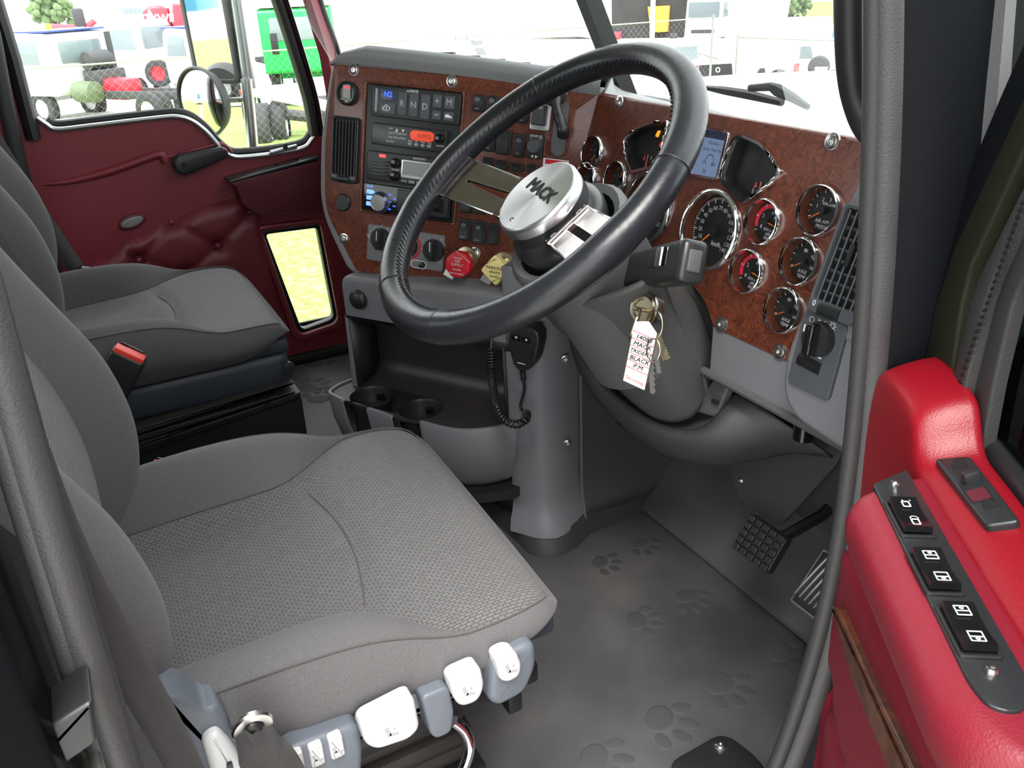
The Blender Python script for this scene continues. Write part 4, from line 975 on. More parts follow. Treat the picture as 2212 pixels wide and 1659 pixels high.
# two-way radio with orange display
r = rect2((470, 668), (1068, 762), (1056, 908), (466, 866), 0.008)
cb = lab(slab('two_way_radio', r, 0.004, 0.016, 'black_satin'), 'black two-way radio with orange display')
q = sub(r, 0.52, 0.12, 0.84, 0.60); ob = MB().prism(rrect(*q, 0.008), 0.014, 0.0172, SP, 0.001).build('display', 'lamp_orange', cb)
letters([('163912', rc(q)[0] + 0.004, rc(q)[1], 0.009)], 'print_black', ob, 0.0175)
MB().cyl(0.008, 0.014, 0.024, SP @ T(*rc(sub(r, 0.86, 0.15, 0.98, 0.6)), 0), 20, 0.002).build('knob', 'black_gloss', cb)
for k_ in range(4): q = sub(r, 0.50 + 0.085 * k_, 0.68, 0.555 + 0.085 * k_, 0.88); MB().prism([(rc(q)[0] + 0.0045 * math.cos(t), rc(q)[1] + 0.0032 * math.sin(t)) for t in [math.pi * i / 8 for i in range(16)]], 0.014, 0.0175, SP, 0.0005).build('oval_key', 'lcd_grey', cb)
its = []
for i, row in enumerate((('Volt', 'Sq', 'Scan'), ('Scan', 'PriorSet', 'TxLock'), ('Dual', 'MMem', 'CMem'), ('SELCALL', '', ''))):
    for j, tx_ in enumerate(row):
        if tx_: x, y = rc(sub(r, 0.22 + 0.085 * j, 0.10 + 0.2 * i, 0.30 + 0.085 * j, 0.24 + 0.2 * i)); its.append((tx_, x, y, 0.0042))
for k_, tx_ in enumerate(('Band', 'L/F', 'Mute', 'Prog')): x, y = rc(sub(r, 0.50 + 0.085 * k_, 0.60, 0.555 + 0.085 * k_, 0.68)); its.append((tx_, x, y, 0.004))
its += [('VOLUME', *rc(sub(r, 0.86, 0.66, 0.98, 0.76)), 0.0038), ('\u25b2', *rc(sub(r, 0.30, 0.2, 0.38, 0.3)), 0.006), ('\u25bc', *rc(sub(r, 0.385, 0.2, 0.465, 0.3)), 0.006)]
letters(its, 'print_white', cb, 0.0163)
# second two-way radio with grey display
r = rect2((432, 898), (1105, 985), (1095, 1210), (420, 1140), 0.008)
rr_ = lab(slab('hand_mic_radio', r, 0.004, 0.015, 'black_plastic', rad=0.004), 'black two-way radio with grey display and speaker slots')
for k_ in range(5): slab('speaker_slot', sub(r, 0.06, 0.30 + 0.115 * k_, 0.27, 0.35 + 0.115 * k_), 0.0145, 0.0165, 'black_gloss', rr_, 0.001, 0.0005)
q = sub(r, 0.15, 0.08, 0.23, 0.19); ob = slab('channel_lamp', q, 0.014, 0.0158, 'lamp_red', rr_, 0.001, 0.0); letters([('CH2', *rc(q), 0.0055)], 'white', ob, 0.016)
for y_ in (0.32, 0.76): MB().cyl(0.0085, 0.012, 0.024, SP @ T(*rc(sub(r, 0.30, y_ - 0.14, 0.40, y_ + 0.14)), 0), 22, 0.002).build('knob', 'black_gloss', rr_)
ob = slab('display_frame', sub(r, 0.415, 0.15, 0.80, 0.80), 0.013, 0.017, 'satin_alu', rr_, 0.003)
slab('display', sub(r, 0.44, 0.20, 0.78, 0.68), 0.016, 0.0176, 'lcd_grey', ob, 0.002, 0.0)
for k_ in range(4): slab('front_key', sub(r, 0.42 + 0.09 * k_, 0.84, 0.49 + 0.09 * k_, 0.94), 0.014, 0.0165, 'lcd_grey' if k_ < 1 else 'print_grey', rr_, 0.001)
letters([('RADIO', *rc(sub(r, 0.30, 0.50, 0.40, 0.6)), 0.0045), ('DATASTAT', *rc(sub(r, 0.5, 0.04, 0.75, 0.12)), 0.005)], 'print_white', rr_, 0.0153)
# car stereo
r = rect2((405, 1162), (1098, 1245), (1082, 1472), (395, 1352), 0.008)
cs = lab(slab('car_stereo', r, 0.004, 0.016, 'black_gloss', rad=0.004), 'black car stereo with blue lit keys and a silver dial')
c = rc(sub(r, 0.12, 0.40, 0.30, 0.95))
kn = lab(MB().lathe([(0.0165, 0.012), (0.0165, 0.022), (0.0145, 0.027), (0.0140, 0.0262), (0, 0.0262)], SP @ T(*c, 0), 32).build('volume_dial', 'brushed_disc', cs), 'silver volume dial')
MB().lathe([(0.0165, 0.014), (0.0195, 0.016), (0.0195, 0.0165), (0.0165, 0.018)], SP @ T(*c, 0), 32).build('dial_ring', 'lcd_dark', cs)
for k_ in range(3):
    q = sub(r, 0.045, 0.24 + 0.23 * k_, 0.13, 0.40 + 0.23 * k_); MB().prism(roundpoly([(q[0], q[1]), (q[2] - 0.003, q[1]), (q[2] + 0.003, (q[1] + q[3]) / 2), (q[2] - 0.003, q[3]), (q[0], q[3])], 0.001, 2), 0.014, 0.0175, SP, 0.0008).build('lit_key', 'lamp_ice', cs)
for k_ in range(5): slab('small_key', sub(r, 0.30 + 0.055 * (k_ % 2), 0.30 + 0.14 * k_, 0.335 + 0.055 * (k_ % 2), 0.345 + 0.14 * k_), 0.014, 0.0168, 'lamp_blue', cs, 0.0006, 0.0)
slab('faceplate', sub(r, 0.40, 0.06, 0.98, 0.92), 0.014, 0.0175, 'black_plastic', cs, 0.002)
slab('usb_cover', sub(r, 0.82, 0.22, 0.94, 0.72), 0.016, 0.0187, 'black_gloss', cs, 0.002)
letters([('4X45', *rc(sub(r, 0.05, 0.06, 0.11, 0.18)), 0.006)], 'lamp_ice', cs, 0.0165); letters([('\u25c0 \u25b6', *rc(sub(r, 0.62, 0.84, 0.75, 0.90)), 0.005)], 'lamp_blue', cs, 0.0178)

# climate panel
r = rect2((796, 482), (962, 510), (957, 587), (793, 560), 0.004, s)
cl = lab(slab('climate_panel', r, 0.0, 0.007, 'grey_plastic', rad=0.004), 'grey climate control panel with three dials')
def dial(c, rad, m='black_satin', ring=None, ptr=90):
    kb = MB().lathe([(rad, 0.006), (rad, 0.012), (rad * 0.95, 0.014), (rad * 0.9, 0.014)], SP @ T(*c, 0), 28, cap1=True)
    o = kb.build('climate_dial', m, cl)
    MB().box((rad * 0.42, rad * 1.75, 0.014), SP @ T(*c, 0.02) @ RZ(ptr - 90), 0.003).build('grip', m, o)
    MB().box((0.0012, rad * 0.85, 0.0005), SP @ T(*c, 0.0272) @ RZ(ptr - 90) @ T(0, rad * 0.4, 0)).build('pointer', 'print_white', o)
    if ring: MB().lathe([(rad * 1.12, 0.0072), (rad * 1.32, 0.0072)], SP @ T(*c, 0), 24, a0=-60, a1=70).build('heat_arc', ring, o)
    else:
        tk = MB(); tk.M = SP @ T(*c, 0.0073)
        for a in range(0, 181, 30): tick(tk, rad * 1.15, rad * 1.28, a, 0.001)
        tk.build('dial_marks', 'print_white', o, sharp=0)['kind'] = 'stuff'
for u, v, ring, pt in ((822, 517, None, 90), (879, 531, 'red_knob', 60), (936, 541, None, 92)): dial(s(u, v, 0.01), 0.0205, 'black_satin', ring, pt)
letters([('1', s(812, 494)[0], s(812, 494)[1], 0.008), ('2', s(824, 494)[0], s(824, 494)[1], 0.008), ('3', s(838, 500)[0], s(838, 500)[1], 0.008), ('OFF', s(802, 508)[0], s(802, 508)[1], 0.006), ('\u2022', s(954, 566)[0], s(954, 566)[1], 0.01)], 'print_white', cl, 0.0074)
c = s(905, 571, 0.006); ob = MB().hoop([(c[0] + x, c[1] + y) for x, y in rrect(-0.016, -0.0075, 0.016, 0.0075, 0.0074)], [(c[0] + x, c[1] + y) for x, y in rrect(-0.0148, -0.0063, 0.0148, 0.0063, 0.0062)], 0.006, 0.0076, SP).build('mode_outline', 'print_white', cl)
MB().cyl(0.0055, 0.006, 0.012, SP @ T(c[0] + 0.007, c[1], 0), 16, 0.001).build('mode_button', 'black_satin', cl)

# rocker switches
def rocker(px, icon=None, parent=dash):
    r = rect2(*px, 0.006); o = slab('rocker_switch', r, 0.0, 0.009, 'black_plastic', parent, 0.003)
    W, H = r[2] - r[0], r[3] - r[1]; M = SP @ T(*rc(r), 0.008)
    MB().raw([(-W * .36, -H * .42, 0), (W * .36, -H * .42, 0), (W * .36, H * .42, 0), (-W * .36, H * .42, 0), (-W * .36, -H * .42, .007), (W * .36, -H * .42, .007), (W * .36, 0, .003), (-W * .36, 0, .003), (W * .36, H * .42, .005), (-W * .36, H * .42, .005)],
             [(4, 5, 6, 7), (7, 6, 8, 9), (0, 1, 5, 4), (2, 3, 9, 8), (1, 2, 8, 6, 5), (3, 0, 4, 7, 9)], M).build('paddle', 'black_satin', o)
    if icon:
        e = MB(); e.lathe([(0.0026, 0), (0.0034, 0)], M @ T(0, H * .22, .0065), 14); e.box((0.009, 0.0008, 0.0004), M @ T(0, H * .22, .0067)); e.box((W * .34, 0.001, .0004), M @ T(0, -H * .32, .0068)); e.build('symbol', 'print_grey', o)['kind'] = 'stuff'
    return o
for px, ic in (((( 1262, 455), (1358, 462), (1352, 600), (1256, 590)), 1), (((1375, 462), (1470, 475), (1465, 610), (1370, 600)), 1), (((1490, 480), (1580, 490), (1575, 620), (1484, 612)), 0), (((1612, 560), (1702, 570), (1700, 690), (1606, 680)), 1),
               (((1350, 735), (1442, 748), (1436, 920), (1342, 905)), 1), (((1455, 735), (1570, 752), (1562, 945), (1446, 930)), 0), (((1592, 765), (1682, 775), (1672, 965), (1582, 955)), 1), (((1232, 800), (1330, 810), (1325, 905), (1228, 900)), 0),
               (((1340, 955), (1425, 965), (1420, 1035), (1336, 1030)), 0), (((1440, 975), (1545, 990), (1540, 1062), (1434, 1050)), 0), (((1562, 1000), (1665, 1010), (1660, 1072), (1556, 1066)), 0), (((1688, 1008), (1780, 1020), (1776, 1080), (1684, 1072)), 0),
               (((1160, 1285), (1256, 1296), (1250, 1405), (1154, 1395)), 0), (((1268, 1300), (1365, 1312), (1360, 1415), (1262, 1405)), 0), (((1152, 1440), (1246, 1452), (1240, 1625), (1145, 1612)), 1), (((1262, 1455), (1366, 1468), (1360, 1655), (1254, 1640)), 1), (((1386, 1480), (1470, 1490), (1465, 1660), (1380, 1650)), 0)):
    rocker(px, ic)
# brake controller with pale frame, mirror dial
r = rect2((1728, 520), (1888, 545), (1866, 756), (1712, 738), 0.006)
bc = lab(slab('brake_controller', r, 0.0, 0.008, 'satin_alu', rad=0.004), 'electric brake controller in a pale frame')
slab('controller_body', sub(r, 0.18, 0.05, 0.84, 0.80), 0.006, 0.026, 'dark_grey', bc, 0.003, 0.003); letters([('BRAKE', *rc(sub(r, 0.2, 0.10, 0.8, 0.2)), 0.0055)], 'print_white', bc, 0.0263)
r = rect2((1705, 765), (1830, 778), (1815, 978), (1690, 960), 0.006)
mk = lab(slab('mirror_control', r, 0.0, 0.009, 'black_plastic', rad=0.004), 'mirror adjuster dial')
MB().lathe([(0.0135, 0.006), (0.0125, 0.02), (0.010, 0.023)], SP @ T(*rc(sub(r, 0.1, 0.25, 0.9, 0.75)), 0), 24, cap1=True).build('knob', 'switch_grey', mk)
letters([('MIRROR', *rc(sub(r, 0.1, 0.04, 0.9, 0.14)), 0.006), ('L        R', *rc(sub(r, 0.1, 0.14, 0.9, 0.22)), 0.006), ('\u25c0 \u25b6', *rc(sub(r, 0.1, 0.86, 0.9, 0.98)), 0.0065)], 'print_white', mk, 0.0093)
# trailer brake hand lever in its slot
pl = roundpoly([s2(*p) for p in ((1880, 545), (2090, 570), (2010, 950), (1842, 935))], 0.006); tpan = MB().prism(pl, 0.0, 0.0055, SP, 0.0015).build('lever_plate', 'burl', dash)
c = V(s2(1955, 740, 0.004)); MB().prism([(c.x + x, c.y + y) for x, y in rrect(-0.012, -0.042, 0.012, 0.046, 0.012)], 0.004, 0.0066, SP).build('lever_slot', 'mid_grey', tpan)
lv = [SP @ V((*s2(1900, 455, 0.05), 0.035)), SP @ V((*s2(1912, 540, 0.05), 0.045)), SP @ V((*s2(1945, 640, 0.05), 0.05)), SP @ V((*s2(1975, 730, 0.05), 0.05)), SP @ V((*s2(1968, 785, 0.05), 0.042))]
hb = MB().tube(bez(lv, 6), [0.009] * 6 + [0.0075] * 6 + [0.0085] * 6 + [0.0105] * 6 + [0.0085], 12); lab(hb.build('hand_brake_lever', 'black_satin', dash), 'black trailer brake hand lever')
c = s2(1900, 455, 0.03); MB().cyl(0.016, 0.0, 0.034, SP @ T(*c, 0), 18, 0.004).build('lever_hub', 'black_satin', dash)
# warning sticker
st_ = MB().prism([s2(*p, 0.012) for p in ((1822, 962), (2024, 986), (2010, 1090), (1812, 1066))], 0.0115, 0.012, SP).build('warning_sticker', 'print_white', dash)
MB().prism([s2(*p, 0.012) for p in ((1836, 970), (2010, 992), (2006, 1030), (1832, 1008))], 0.0118, 0.0123, SP).build('red_band', 'red_knob', st_)
# round gauge, vent and plug at the left of the stack
c = s2(274, 450)
ca = lab(MB().lathe([(0.021, 0.002), (0.021, 0.010), (0.019, 0.013), (0.0165, 0.012), (0.016, 0.007), (0, 0.007)], SP @ T(*c, 0), 32).build('pressure_gauge', 'black_satin', dash), 'small round gauge with vertical scale')
MB().box((0.015, 0.022, 0.002), SP @ T(c[0], c[1] + 0.003, 0.0085)).build('scale_window', 'lcd_grey', ca); MB().box((0.010, 0.003, 0.001), SP @ T(c[0] + 0.001, c[1] + 0.010, 0.0102)).build('red_pointer', 'lamp_red', ca)
MB().box((0.006, 0.0016, 0.001), SP @ T(c[0], c[1] - 0.014, 0.0085)).build('yellow_mark', 'yellow_knob', ca)
letters([('BRAKE WATCH', c[0], c[1] - 0.0105, 0.0036)], 'print_white', ca, 0.0098)
def vent(F, r, n, m='black_satin', dark='black_plastic', cross=0, name='air_vent', wheel=True):
    W, H = r[2] - r[0], r[3] - r[1]
    o = MB().hoop(rrect(*r, 0.006), rrect(r[0] + .005, r[1] + H * .13, r[2] - .005, r[3] - .006, 0.003), 0.0, 0.011, F, 0.003).build(name, m, dash)
    MB().prism(rrect(r[0] + .004, r[1] + H * .12, r[2] - .004, r[3] - .005, 0.002), -0.006, 0.0052 if F is SP else 0.0012, F).build('duct', 'black_plastic', o)
    for i in range(n):
        x = r[0] + .005 + (W - .01) * (i + .5) / n; MB().box((0.0016, H * .84, 0.010), F @ T(x, r[3] - .006 - H * .43, 0.006) @ RY(24)).build('slat', m, o)
    for i in range(cross):
        y = r[1] + H * .17 + H * .78 * i / cross; MB().box((W - .012, 0.0016, 0.005), F @ T((r[0] + r[2]) / 2, y + .004, 0.0035) @ RX(-25)).build('cross_slat', m, o)
    if wheel: MB().cyl(0.008, -W * .22, W * .22, F @ T((r[0] + r[2]) / 2, r[1] + H * .06, 0.006) @ RY(90), 20).build('thumb_wheel', dark, o)
    return o
r = rect2((150, 618), (368, 650), (345, 1168), (135, 1150), 0.004)
lab(vent(SP, r, 7), 'tall narrow air vent beside the radios')
c = s2(235, 1315); MB().lathe([(0.0165, 0), (0.0165, 0.006), (0.014, 0.009)], SP @ T(*c, 0), 24, cap1=True).build('blank_plug', 'black_plastic', dash)
letters([('\u2022 \u2022 \u2022 \u2022', rc(r)[0], r[1] + 0.004, 0.008)], 'print_white', dash, 0.0112, name='vent_markings')

# air brake knobs
def air_knob(px, shape, m, label, txts, tm, rad):
    c = s(*px, 0.05); o = MB().lathe([(0.021, 0.003), (0.021, 0.012), (0.0135, 0.013), (0.0125, 0.034)], SP @ T(*s(px[0] + 14, px[1] - 12, 0.02), 0), 24, cap1=True).build('air_valve', 'brass', dash); lab(o, label)
    pts = roundpoly([(rad * math.cos(R(a)), rad * math.sin(R(a))) for a in shape], rad * 0.18, 4)
    k_ = MB().prism(pts, 0.034, 0.053, SP @ T(*c, 0), 0.003).build('knob', m, o)
    t = MB()
    for tx_, y, sz, rot in txts: t.text(tx_, sz, SP @ T(*c, 0.0533) @ RZ(rot) @ T(0, y, 0), bold=0.0001)
    t.build('lettering', tm, k_, sharp=0)['kind'] = 'stuff'
    tg_ = s(px[0] - 26, px[1] + 22, 0.045)
    MB().box((0.020, 0.014, 0.0012), SP @ T(*tg_, 0.028) @ RX(-15) @ RZ(-20)).build('guard_tab', 'steel', o)
    return o
air_knob((989, 572), [22.5 + 45 * i for i in range(8)], 'red_knob', 'red octagonal trailer air supply knob', [('TRAILER', 0.012, 0.0045, 0), ('AIR', 0.0065, 0.007, 0), ('SUPPLY', 0.000, 0.007, 0), ('bendix', -0.008, 0.006, 0), ('PUSH TO SUPPLY', -0.0155, 0.0038, 0), ('PULL TO EVACUATE', 0.0185, 0.0036, -30)], 'print_white', 0.0245)
air_knob((1070, 584), [8 + 90 * i for i in range(4)], 'yellow_knob', 'pale yellow diamond parking brake knob', [('PARKING', 0.004, 0.0078, 0), ('BRAKE', -0.0035, 0.0066, 0), ('bendix', -0.0105, 0.006, 0), ('PUSH TO RELEASE', -0.016, 0.0034, 30), ('PULL TO APPLY', 0.017, 0.0036, 30)], 'print_black', 0.0275)

# ---- right end module: vent over light switch
VM = frame(G @ V((*g(1790, 560), 0.055)), (1, 0, 0), (0, math.sin(R(20)), math.cos(R(20))))
def vm(u, v, o=0.0): return tuple(st(VM, u, v, o))
LM = frame(VM @ V((*vm(1760, 650), 0.0)), (1, 0, 0), (0, math.sin(R(10)), math.cos(R(10))))
def lm_(u, v, o=0.0): return tuple(st(LM, u, v, o))
mo = MB()
mo.prism(roundpoly([vm(*p) for p in ((1872, 338), (1990, 340), (1960, 700), (1838, 745), (1735, 690), (1752, 640), (1828, 440))], [0.02, 0.01, 0.01, 0.004, 0.004, 0.02, 0.05], 5), -0.075, -0.001, VM, 0.008, 3)
mo.prism(roundpoly([lm_(*p) for p in ((1738, 650), (1850, 700), (1980, 760), (1940, 900), (1905, 985), (1830, 985), (1710, 905), (1684, 850), (1690, 770))], [0.004, 0.004, 0.01, 0.02, 0.02, 0.03, 0.04, 0.03, 0.05], 5), -0.085, -0.001, LM, 0.010, 3)
lab(mo.build('end_module', 'grey_plastic', dash), 'grey dash end module')
q4 = [vm(*p, 0.003) for p in ((1838, 430), (1935, 470), (1850, 715), (1753, 650))]
r = ((q4[0][0] + q4[3][0]) / 2, (q4[3][1] + q4[2][1]) / 2 - 0.004, (q4[1][0] + q4[2][0]) / 2, (q4[0][1] + q4[1][1]) / 2)
lab(vent(VM, r, 6, 'switch_grey', 'black_plastic', 8), 'grid air vent at the right end of the dash')
c4 = (r[0] + r[2]) / 2, (r[1] + r[3]) / 2 + 0.008
MB().box((0.006, 0.024, 0.006), VM @ T(*c4, 0.011), 0.002).build('vent_tab', 'black_plastic', dash)
letters([('0', r[0] + 0.010, r[1] + 0.010, 0.009)], 'print_white', dash, 0.0112, VM, 'vent_markings')
q4 = [lm_(*p, 0.002) for p in ((1742, 668), (1834, 704), (1790, 866), (1700, 826))]
r = ((q4[0][0] + q4[3][0]) / 2, (q4[3][1] + q4[2][1]) / 2, (q4[1][0] + q4[2][0]) / 2, (q4[0][1] + q4[1][1]) / 2)
ls = lab(MB().prism(rrect(*r, 0.006), -0.002, 0.004, LM, 0.0015).build('light_switch_panel', 'switch_grey', dash), 'dark headlamp switch panel')
c = lm_(1764, 733, 0.01)
kb = MB().lathe([(0.0195, 0.003), (0.0195, 0.012), (0.018, 0.014), (0.0, 0.014)], LM @ T(*c, 0), 30).build('headlamp_dial', 'black_satin', ls)
MB().box((0.012, 0.036, 0.016), LM @ T(*c, 0.018) @ RZ(4), 0.004, 3).build('grip', 'black_gloss', kb)
MB().box((0.0014, 0.008, 0.0005), LM @ T(c[0] - 0.006, c[1] + 0.012, 0.0263)).build('pointer', 'print_white', kb)
ic = MB()
p = lm_(1754, 690, 0.004); ic.lathe([(0.0028, 0), (0.0036, 0)], LM @ T(*p, 0.0042), 16)
p = lm_(1776, 695, 0.004)
for a in (20, 0, -20, 160, 180, 200): ic.M = LM @ T(*p, 0.0042); tick(ic, 0.0015, 0.006, a, 0.0007)
p = lm_(1799, 704, 0.004); ic.M = LM @ T(*p, 0.0042); ic.lathe([(0.0022, 0), (0.0030, 0)], ic.M, 14)
for a in range(0, 360, 45): tick(ic, 0.0036, 0.0052, a, 0.0008)
ic.build('light_symbols', 'print_white', ls, sharp=0)['kind'] = 'stuff'
c = lm_(1748, 786, 0.004); MB().cyl(0.010, -0.016, 0.016, LM @ T(c[0], c[1], -0.003) @ RZ(-3) @ RY(90), 28).build('dimmer_wheel', 'black_plastic', ls)
for i in range(9): MB().box((0.0012, 0.009, 0.001), LM @ T(c[0] - 0.0145 + 0.0036 * i, c[1], 0.0072)).build('knurl', 'black_gloss', ls)
c = lm_(1755, 765, 0.004); MB().raw([(-0.013, 0.0, 0), (0.013, -0.0016, 0), (0.013, 0.0006, 0)], [(0, 1, 2)], LM @ T(*c, 0.0044)).build('dimmer_mark', 'print_white', ls, sharp=0)

# ---- lower fascia under the gauges and the underside lip
lf = [g(*p, 0.0) for p in ((1540, 702), (1712, 782), (1800, 830), (1870, 960), (1822, 962), (1532, 806))]
MB().prism(lf, -0.03, 0.0015, G, 0.004).build('fascia', 'grey_plastic', dash)
lp = [G @ V((*g(u, v), 0.0)) for u, v in ((1520, 800), (1600, 842), (1700, 896), (1830, 968), (1880, 1000))]
MB().tube(lp, 0.006, 8).build('fascia_lip', 'mid_grey', dash)
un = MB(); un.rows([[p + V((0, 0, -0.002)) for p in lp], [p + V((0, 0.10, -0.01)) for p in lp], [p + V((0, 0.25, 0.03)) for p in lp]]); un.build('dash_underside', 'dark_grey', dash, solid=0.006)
c = G @ V((*g(1702, 912), 0.0)) + V((0, 0.03, -0.012)); MB().cyl(0.013, -0.02, 0.0, Matrix.Translation(c), 18).build('underdash_plug', 'black_gloss', dash)

# ================================================================== STEERING WHEEL
W0 = V((0.438, 0.483, 0.768)); WM = frame(W0, (1, 0, 0), (0, 0.787, 0.617))
sw = thing('steering_wheel', 'black leather two-spoke steering wheel with a brushed metal hub', 'steering wheel', tuple(W0))
RR, RT = 0.2125, 0.0190
rim = MB(); rws = []
for i in range(120):
    a = 2 * math.pi * i / 120; d = math.degrees(a) % 360; t = RT
    for c_, wd_, am in ((184, 9, 0.0016), (204, 4, 0.001), (350, 9, 0.0014), (138, 3, 0.0006), (290, 3, 0.0008)):
        t += am * math.exp(-((((d - c_ + 180) % 360) - 180) / wd_) ** 2)
    rws.append([V(((RR + t * math.cos(b)) * math.cos(a), (RR + t * math.cos(b)) * math.sin(a), t * math.sin(b))) for b in [2 * math.pi * k / 20 for k in range(20)]])
rim.rows(rws, WM, cu=True, cv=True); rm = lab(rim.build('rim', 'leather', sw, sharp=0), 'black leather wrapped rim')
rm.data.shade_smooth()
for a in (138, 248, 290, 20):  # leather joints
    j = MB().lathe([(RT + 0.0004, -0.0012), (RT + 0.0011, 0), (RT + 0.0004, 0.0012)], WM @ RZ(a) @ T(RR, 0, 0) @ RX(90), 24); j.build('leather_joint', 'leather', rm)
stc = MB()
for i in range(150):
    a = 360 * i / 150; b = R(142); M = WM @ RZ(a)
    p = V((RR + RT * 1.02 * math.cos(b), 0, RT * 1.02 * math.sin(b))); q = V((RR + RT * 1.02 * math.cos(b + 0.42), 0.0062, RT * 1.02 * math.sin(b + 0.42)))
    m_ = (p + q) / 2; m_ = m_ + (m_ - V((RR, 0, 0))).normalized() * 0.0016
    stc.tube([M @ p, M @ m_, M @ q], 0.0009, 5)
stc.build('stitching', 'leather', rm)['kind'] = 'stuff'
# hub
MB().lathe([(0.020, -0.10), (0.062, -0.085), (0.066, -0.066), (0.062, -0.056), (0.056, -0.050), (0.056, -0.030)], WM, 40).build('hub_base', 'black_satin', sw)
MB().lathe([(0.0555, -0.034), (0.0575, -0.032), (0.0575, -0.021), (0.0560, -0.0175), (0.0535, -0.0160)], WM, 48).build('hub_side', 'satin_alu', sw)
hd = MB(); hd.lathe([(0.0535, 0.0), (0.03, 0.0), (0.0004, 0.0)], I4, 64)
hub = hd.build('hub_disc', 'brushed_disc', None); hub.matrix_world = I4; hub.parent = sw
hub.matrix_local = Matrix.Translation(-W0) @ WM @ T(0, 0, -0.0158); lab(hub, 'brushed round hub cap')
hub['_o'] = tuple(W0)
tx = MB().text('MACK', 0.0245, WM @ T(0.002, 0.008, -0.0156) @ RZ(-9), ex=0.0004, bold=0.0010); lt = tx.build('hub_lettering', 'print_black', sw, sharp=0); lt['kind'] = 'stuff'
MB().lathe([(0.0016, 0.0), (0.0030, 0.0)], WM @ T(-0.004, -0.041, -0.0154), 12, a0=20, a1=300).build('hub_emblem', 'print_black', sw, sharp=0)
# spokes
for ang, nm in ((-174, 'l'), (-10, 'r')):
    M = WM @ RZ(ang) @ T(0.058, 0, -0.036) @ RY(-12)
    pl_ = [(0.0, -0.030), (0.136, -0.0335), (0.142, -0.02), (0.142, 0.02), (0.136, 0.0335), (0.0, 0.030)]
    if nm == 'l': slot = [(0.022, -0.0065), (0.105, -0.0020), (0.109, 0.0), (0.105, 0.0020), (0.022, 0.0065)]
    else: slot = [(0.030, -0.0055), (0.105, -0.0055), (0.108, 0), (0.105, 0.0055), (0.030, 0.0055)]
    p2 = MB().plate(pl_, [slot], -0.0035, 0.0, M); so = lab(p2.build('spoke', 'spoke_chrome', sw), 'polished metal spoke')
    MB().hoop([(x * 1.0 + (0.0018 if x > 0.06 else -0.0018), y * 1.18) for x, y in slot], slot, -0.001, 0.0012, M).build('slot_rim', 'chrome', so)
    for y_ in (-1, 1): MB().tube([M @ V((0.004, y_ * 0.030, 0)), M @ V((0.136, y_ * 0.0335, 0))], 0.0016, 8).build('spoke_edge', 'chrome', so)
    MB().box((0.030, 0.064, 0.018), WM @ RZ(ang) @ T(0.066, 0, -0.046) @ RY(-6), 0.004, 3).build('spoke_clamp', 'black_satin', sw)
    MB().prism([(-0.006, -0.032), (0.016, -0.032), (0.012, 0.032), (-0.006, 0.032)], 0, 0.004, WM @ RZ(ang) @ T(0.068, 0, -0.037) @ RY(-22), 0.001).build('clamp_plate', 'spoke_chrome', sw)
    for y_ in (-0.020, 0.020): screw(WM @ RZ(ang) @ T(0.072, y_, -0.0345) @ RY(-16), (0, 0), 0.006, False, sw, 'steel', 0.0)

# ================================================================== STEERING COLUMN
sc = thing('steering_column', 'grey steering column shroud below the wheel', 'steering column', (0.438, 0.62, 0.45))
CD = V((0, 0.617, -0.787))
def ring(cx, d, rx, ry, n=28, off=0.0):
    c = W0 + CD * d + V((cx, 0, 0)); return [c + V((1, 0, 0)) * rx * math.cos(t) + V((0, 0.787, 0.617)) * (ry * math.sin(t) + off) for t in [2 * math.pi * k / n for k in range(n)]]
cl_ = MB().rows([ring(0, 0.085, 0.070, 0.070), ring(0, 0.080, 0.080, 0.080), ring(0, 0.088, 0.0865, 0.0865), ring(0, 0.105, 0.086, 0.086), ring(0, 0.135, 0.082, 0.080), ring(0.0, 0.20, 0.080, 0.078, off=-0.006), ring(0.0, 0.30, 0.082, 0.085, off=-0.012)], cu=True)
lab(cl_.build('column_collar', 'mid_grey', sc, sharp=60), 'round grey collar under the hub')
grid = [[(1142, 560, .60), (1165, 622, .56), (1226, 655, .53), (1320, 632, .53), (1412, 592, .57), (1438, 575, .66)],
        [(1150, 655, .69), (1215, 692, .62), (1290, 700, .575), (1370, 668, .565), (1436, 625, .60), (1462, 610, .70)],
        [(1225, 720, .73), (1285, 762, .66), (1350, 778, .62), (1420, 752, .615), (1475, 700, .655), (1510, 680, .74)],
        [(1280, 780, .75), (1345, 832, .69), (1400, 856, .665), (1460, 838, .665), (1506, 785, .70), (1542, 770, .77)],
        [(1325, 825, .78), (1390, 884, .73), (1440, 905, .71), (1492, 894, .71), (1525, 850, .74), (1548, 815, .80)]]
P = [[ony(u, v, y) for u, v, y in r_] for r_ in grid]
def refine(P, k=4):
    rows1 = [bez(r_, k) for r_ in P]; cols = [bez([r_[i] for r_ in rows1], k) for i in range(len(rows1[0]))]
    return [[cols[i][j] for i in range(len(cols))] for j in range(len(cols[0]))]
lab(MB().rows(refine(P)).build('column_shroud', 'mid_grey', sc, sharp=80, solid=0.006), 'moulded grey lower shroud')
MB().tube(bez([ony(u, v, y - 0.002) for u, v, y in ((1438, 560, .60), (1446, 620, .60), (1475, 700, .65), (1508, 780, .70), (1528, 850, .735))], 6), 0.004, 8).build('shroud_edge', 'mid_grey', sc)
# side boot between shroud and gauge panel
MB().rows(refine([[ony(u, v, y) for u, v, y in r_] for r_ in ([(1440, 575, .68), (1500, 600, .74), (1545, 690, .76)], [(1470, 640, .70), (1520, 690, .74), (1552, 760, .765)], [(1520, 760, .74), (1540, 790, .76), (1560, 820, .775)])])).build('column_boot', 'dark_grey', sc, sharp=80, solid=0.004)
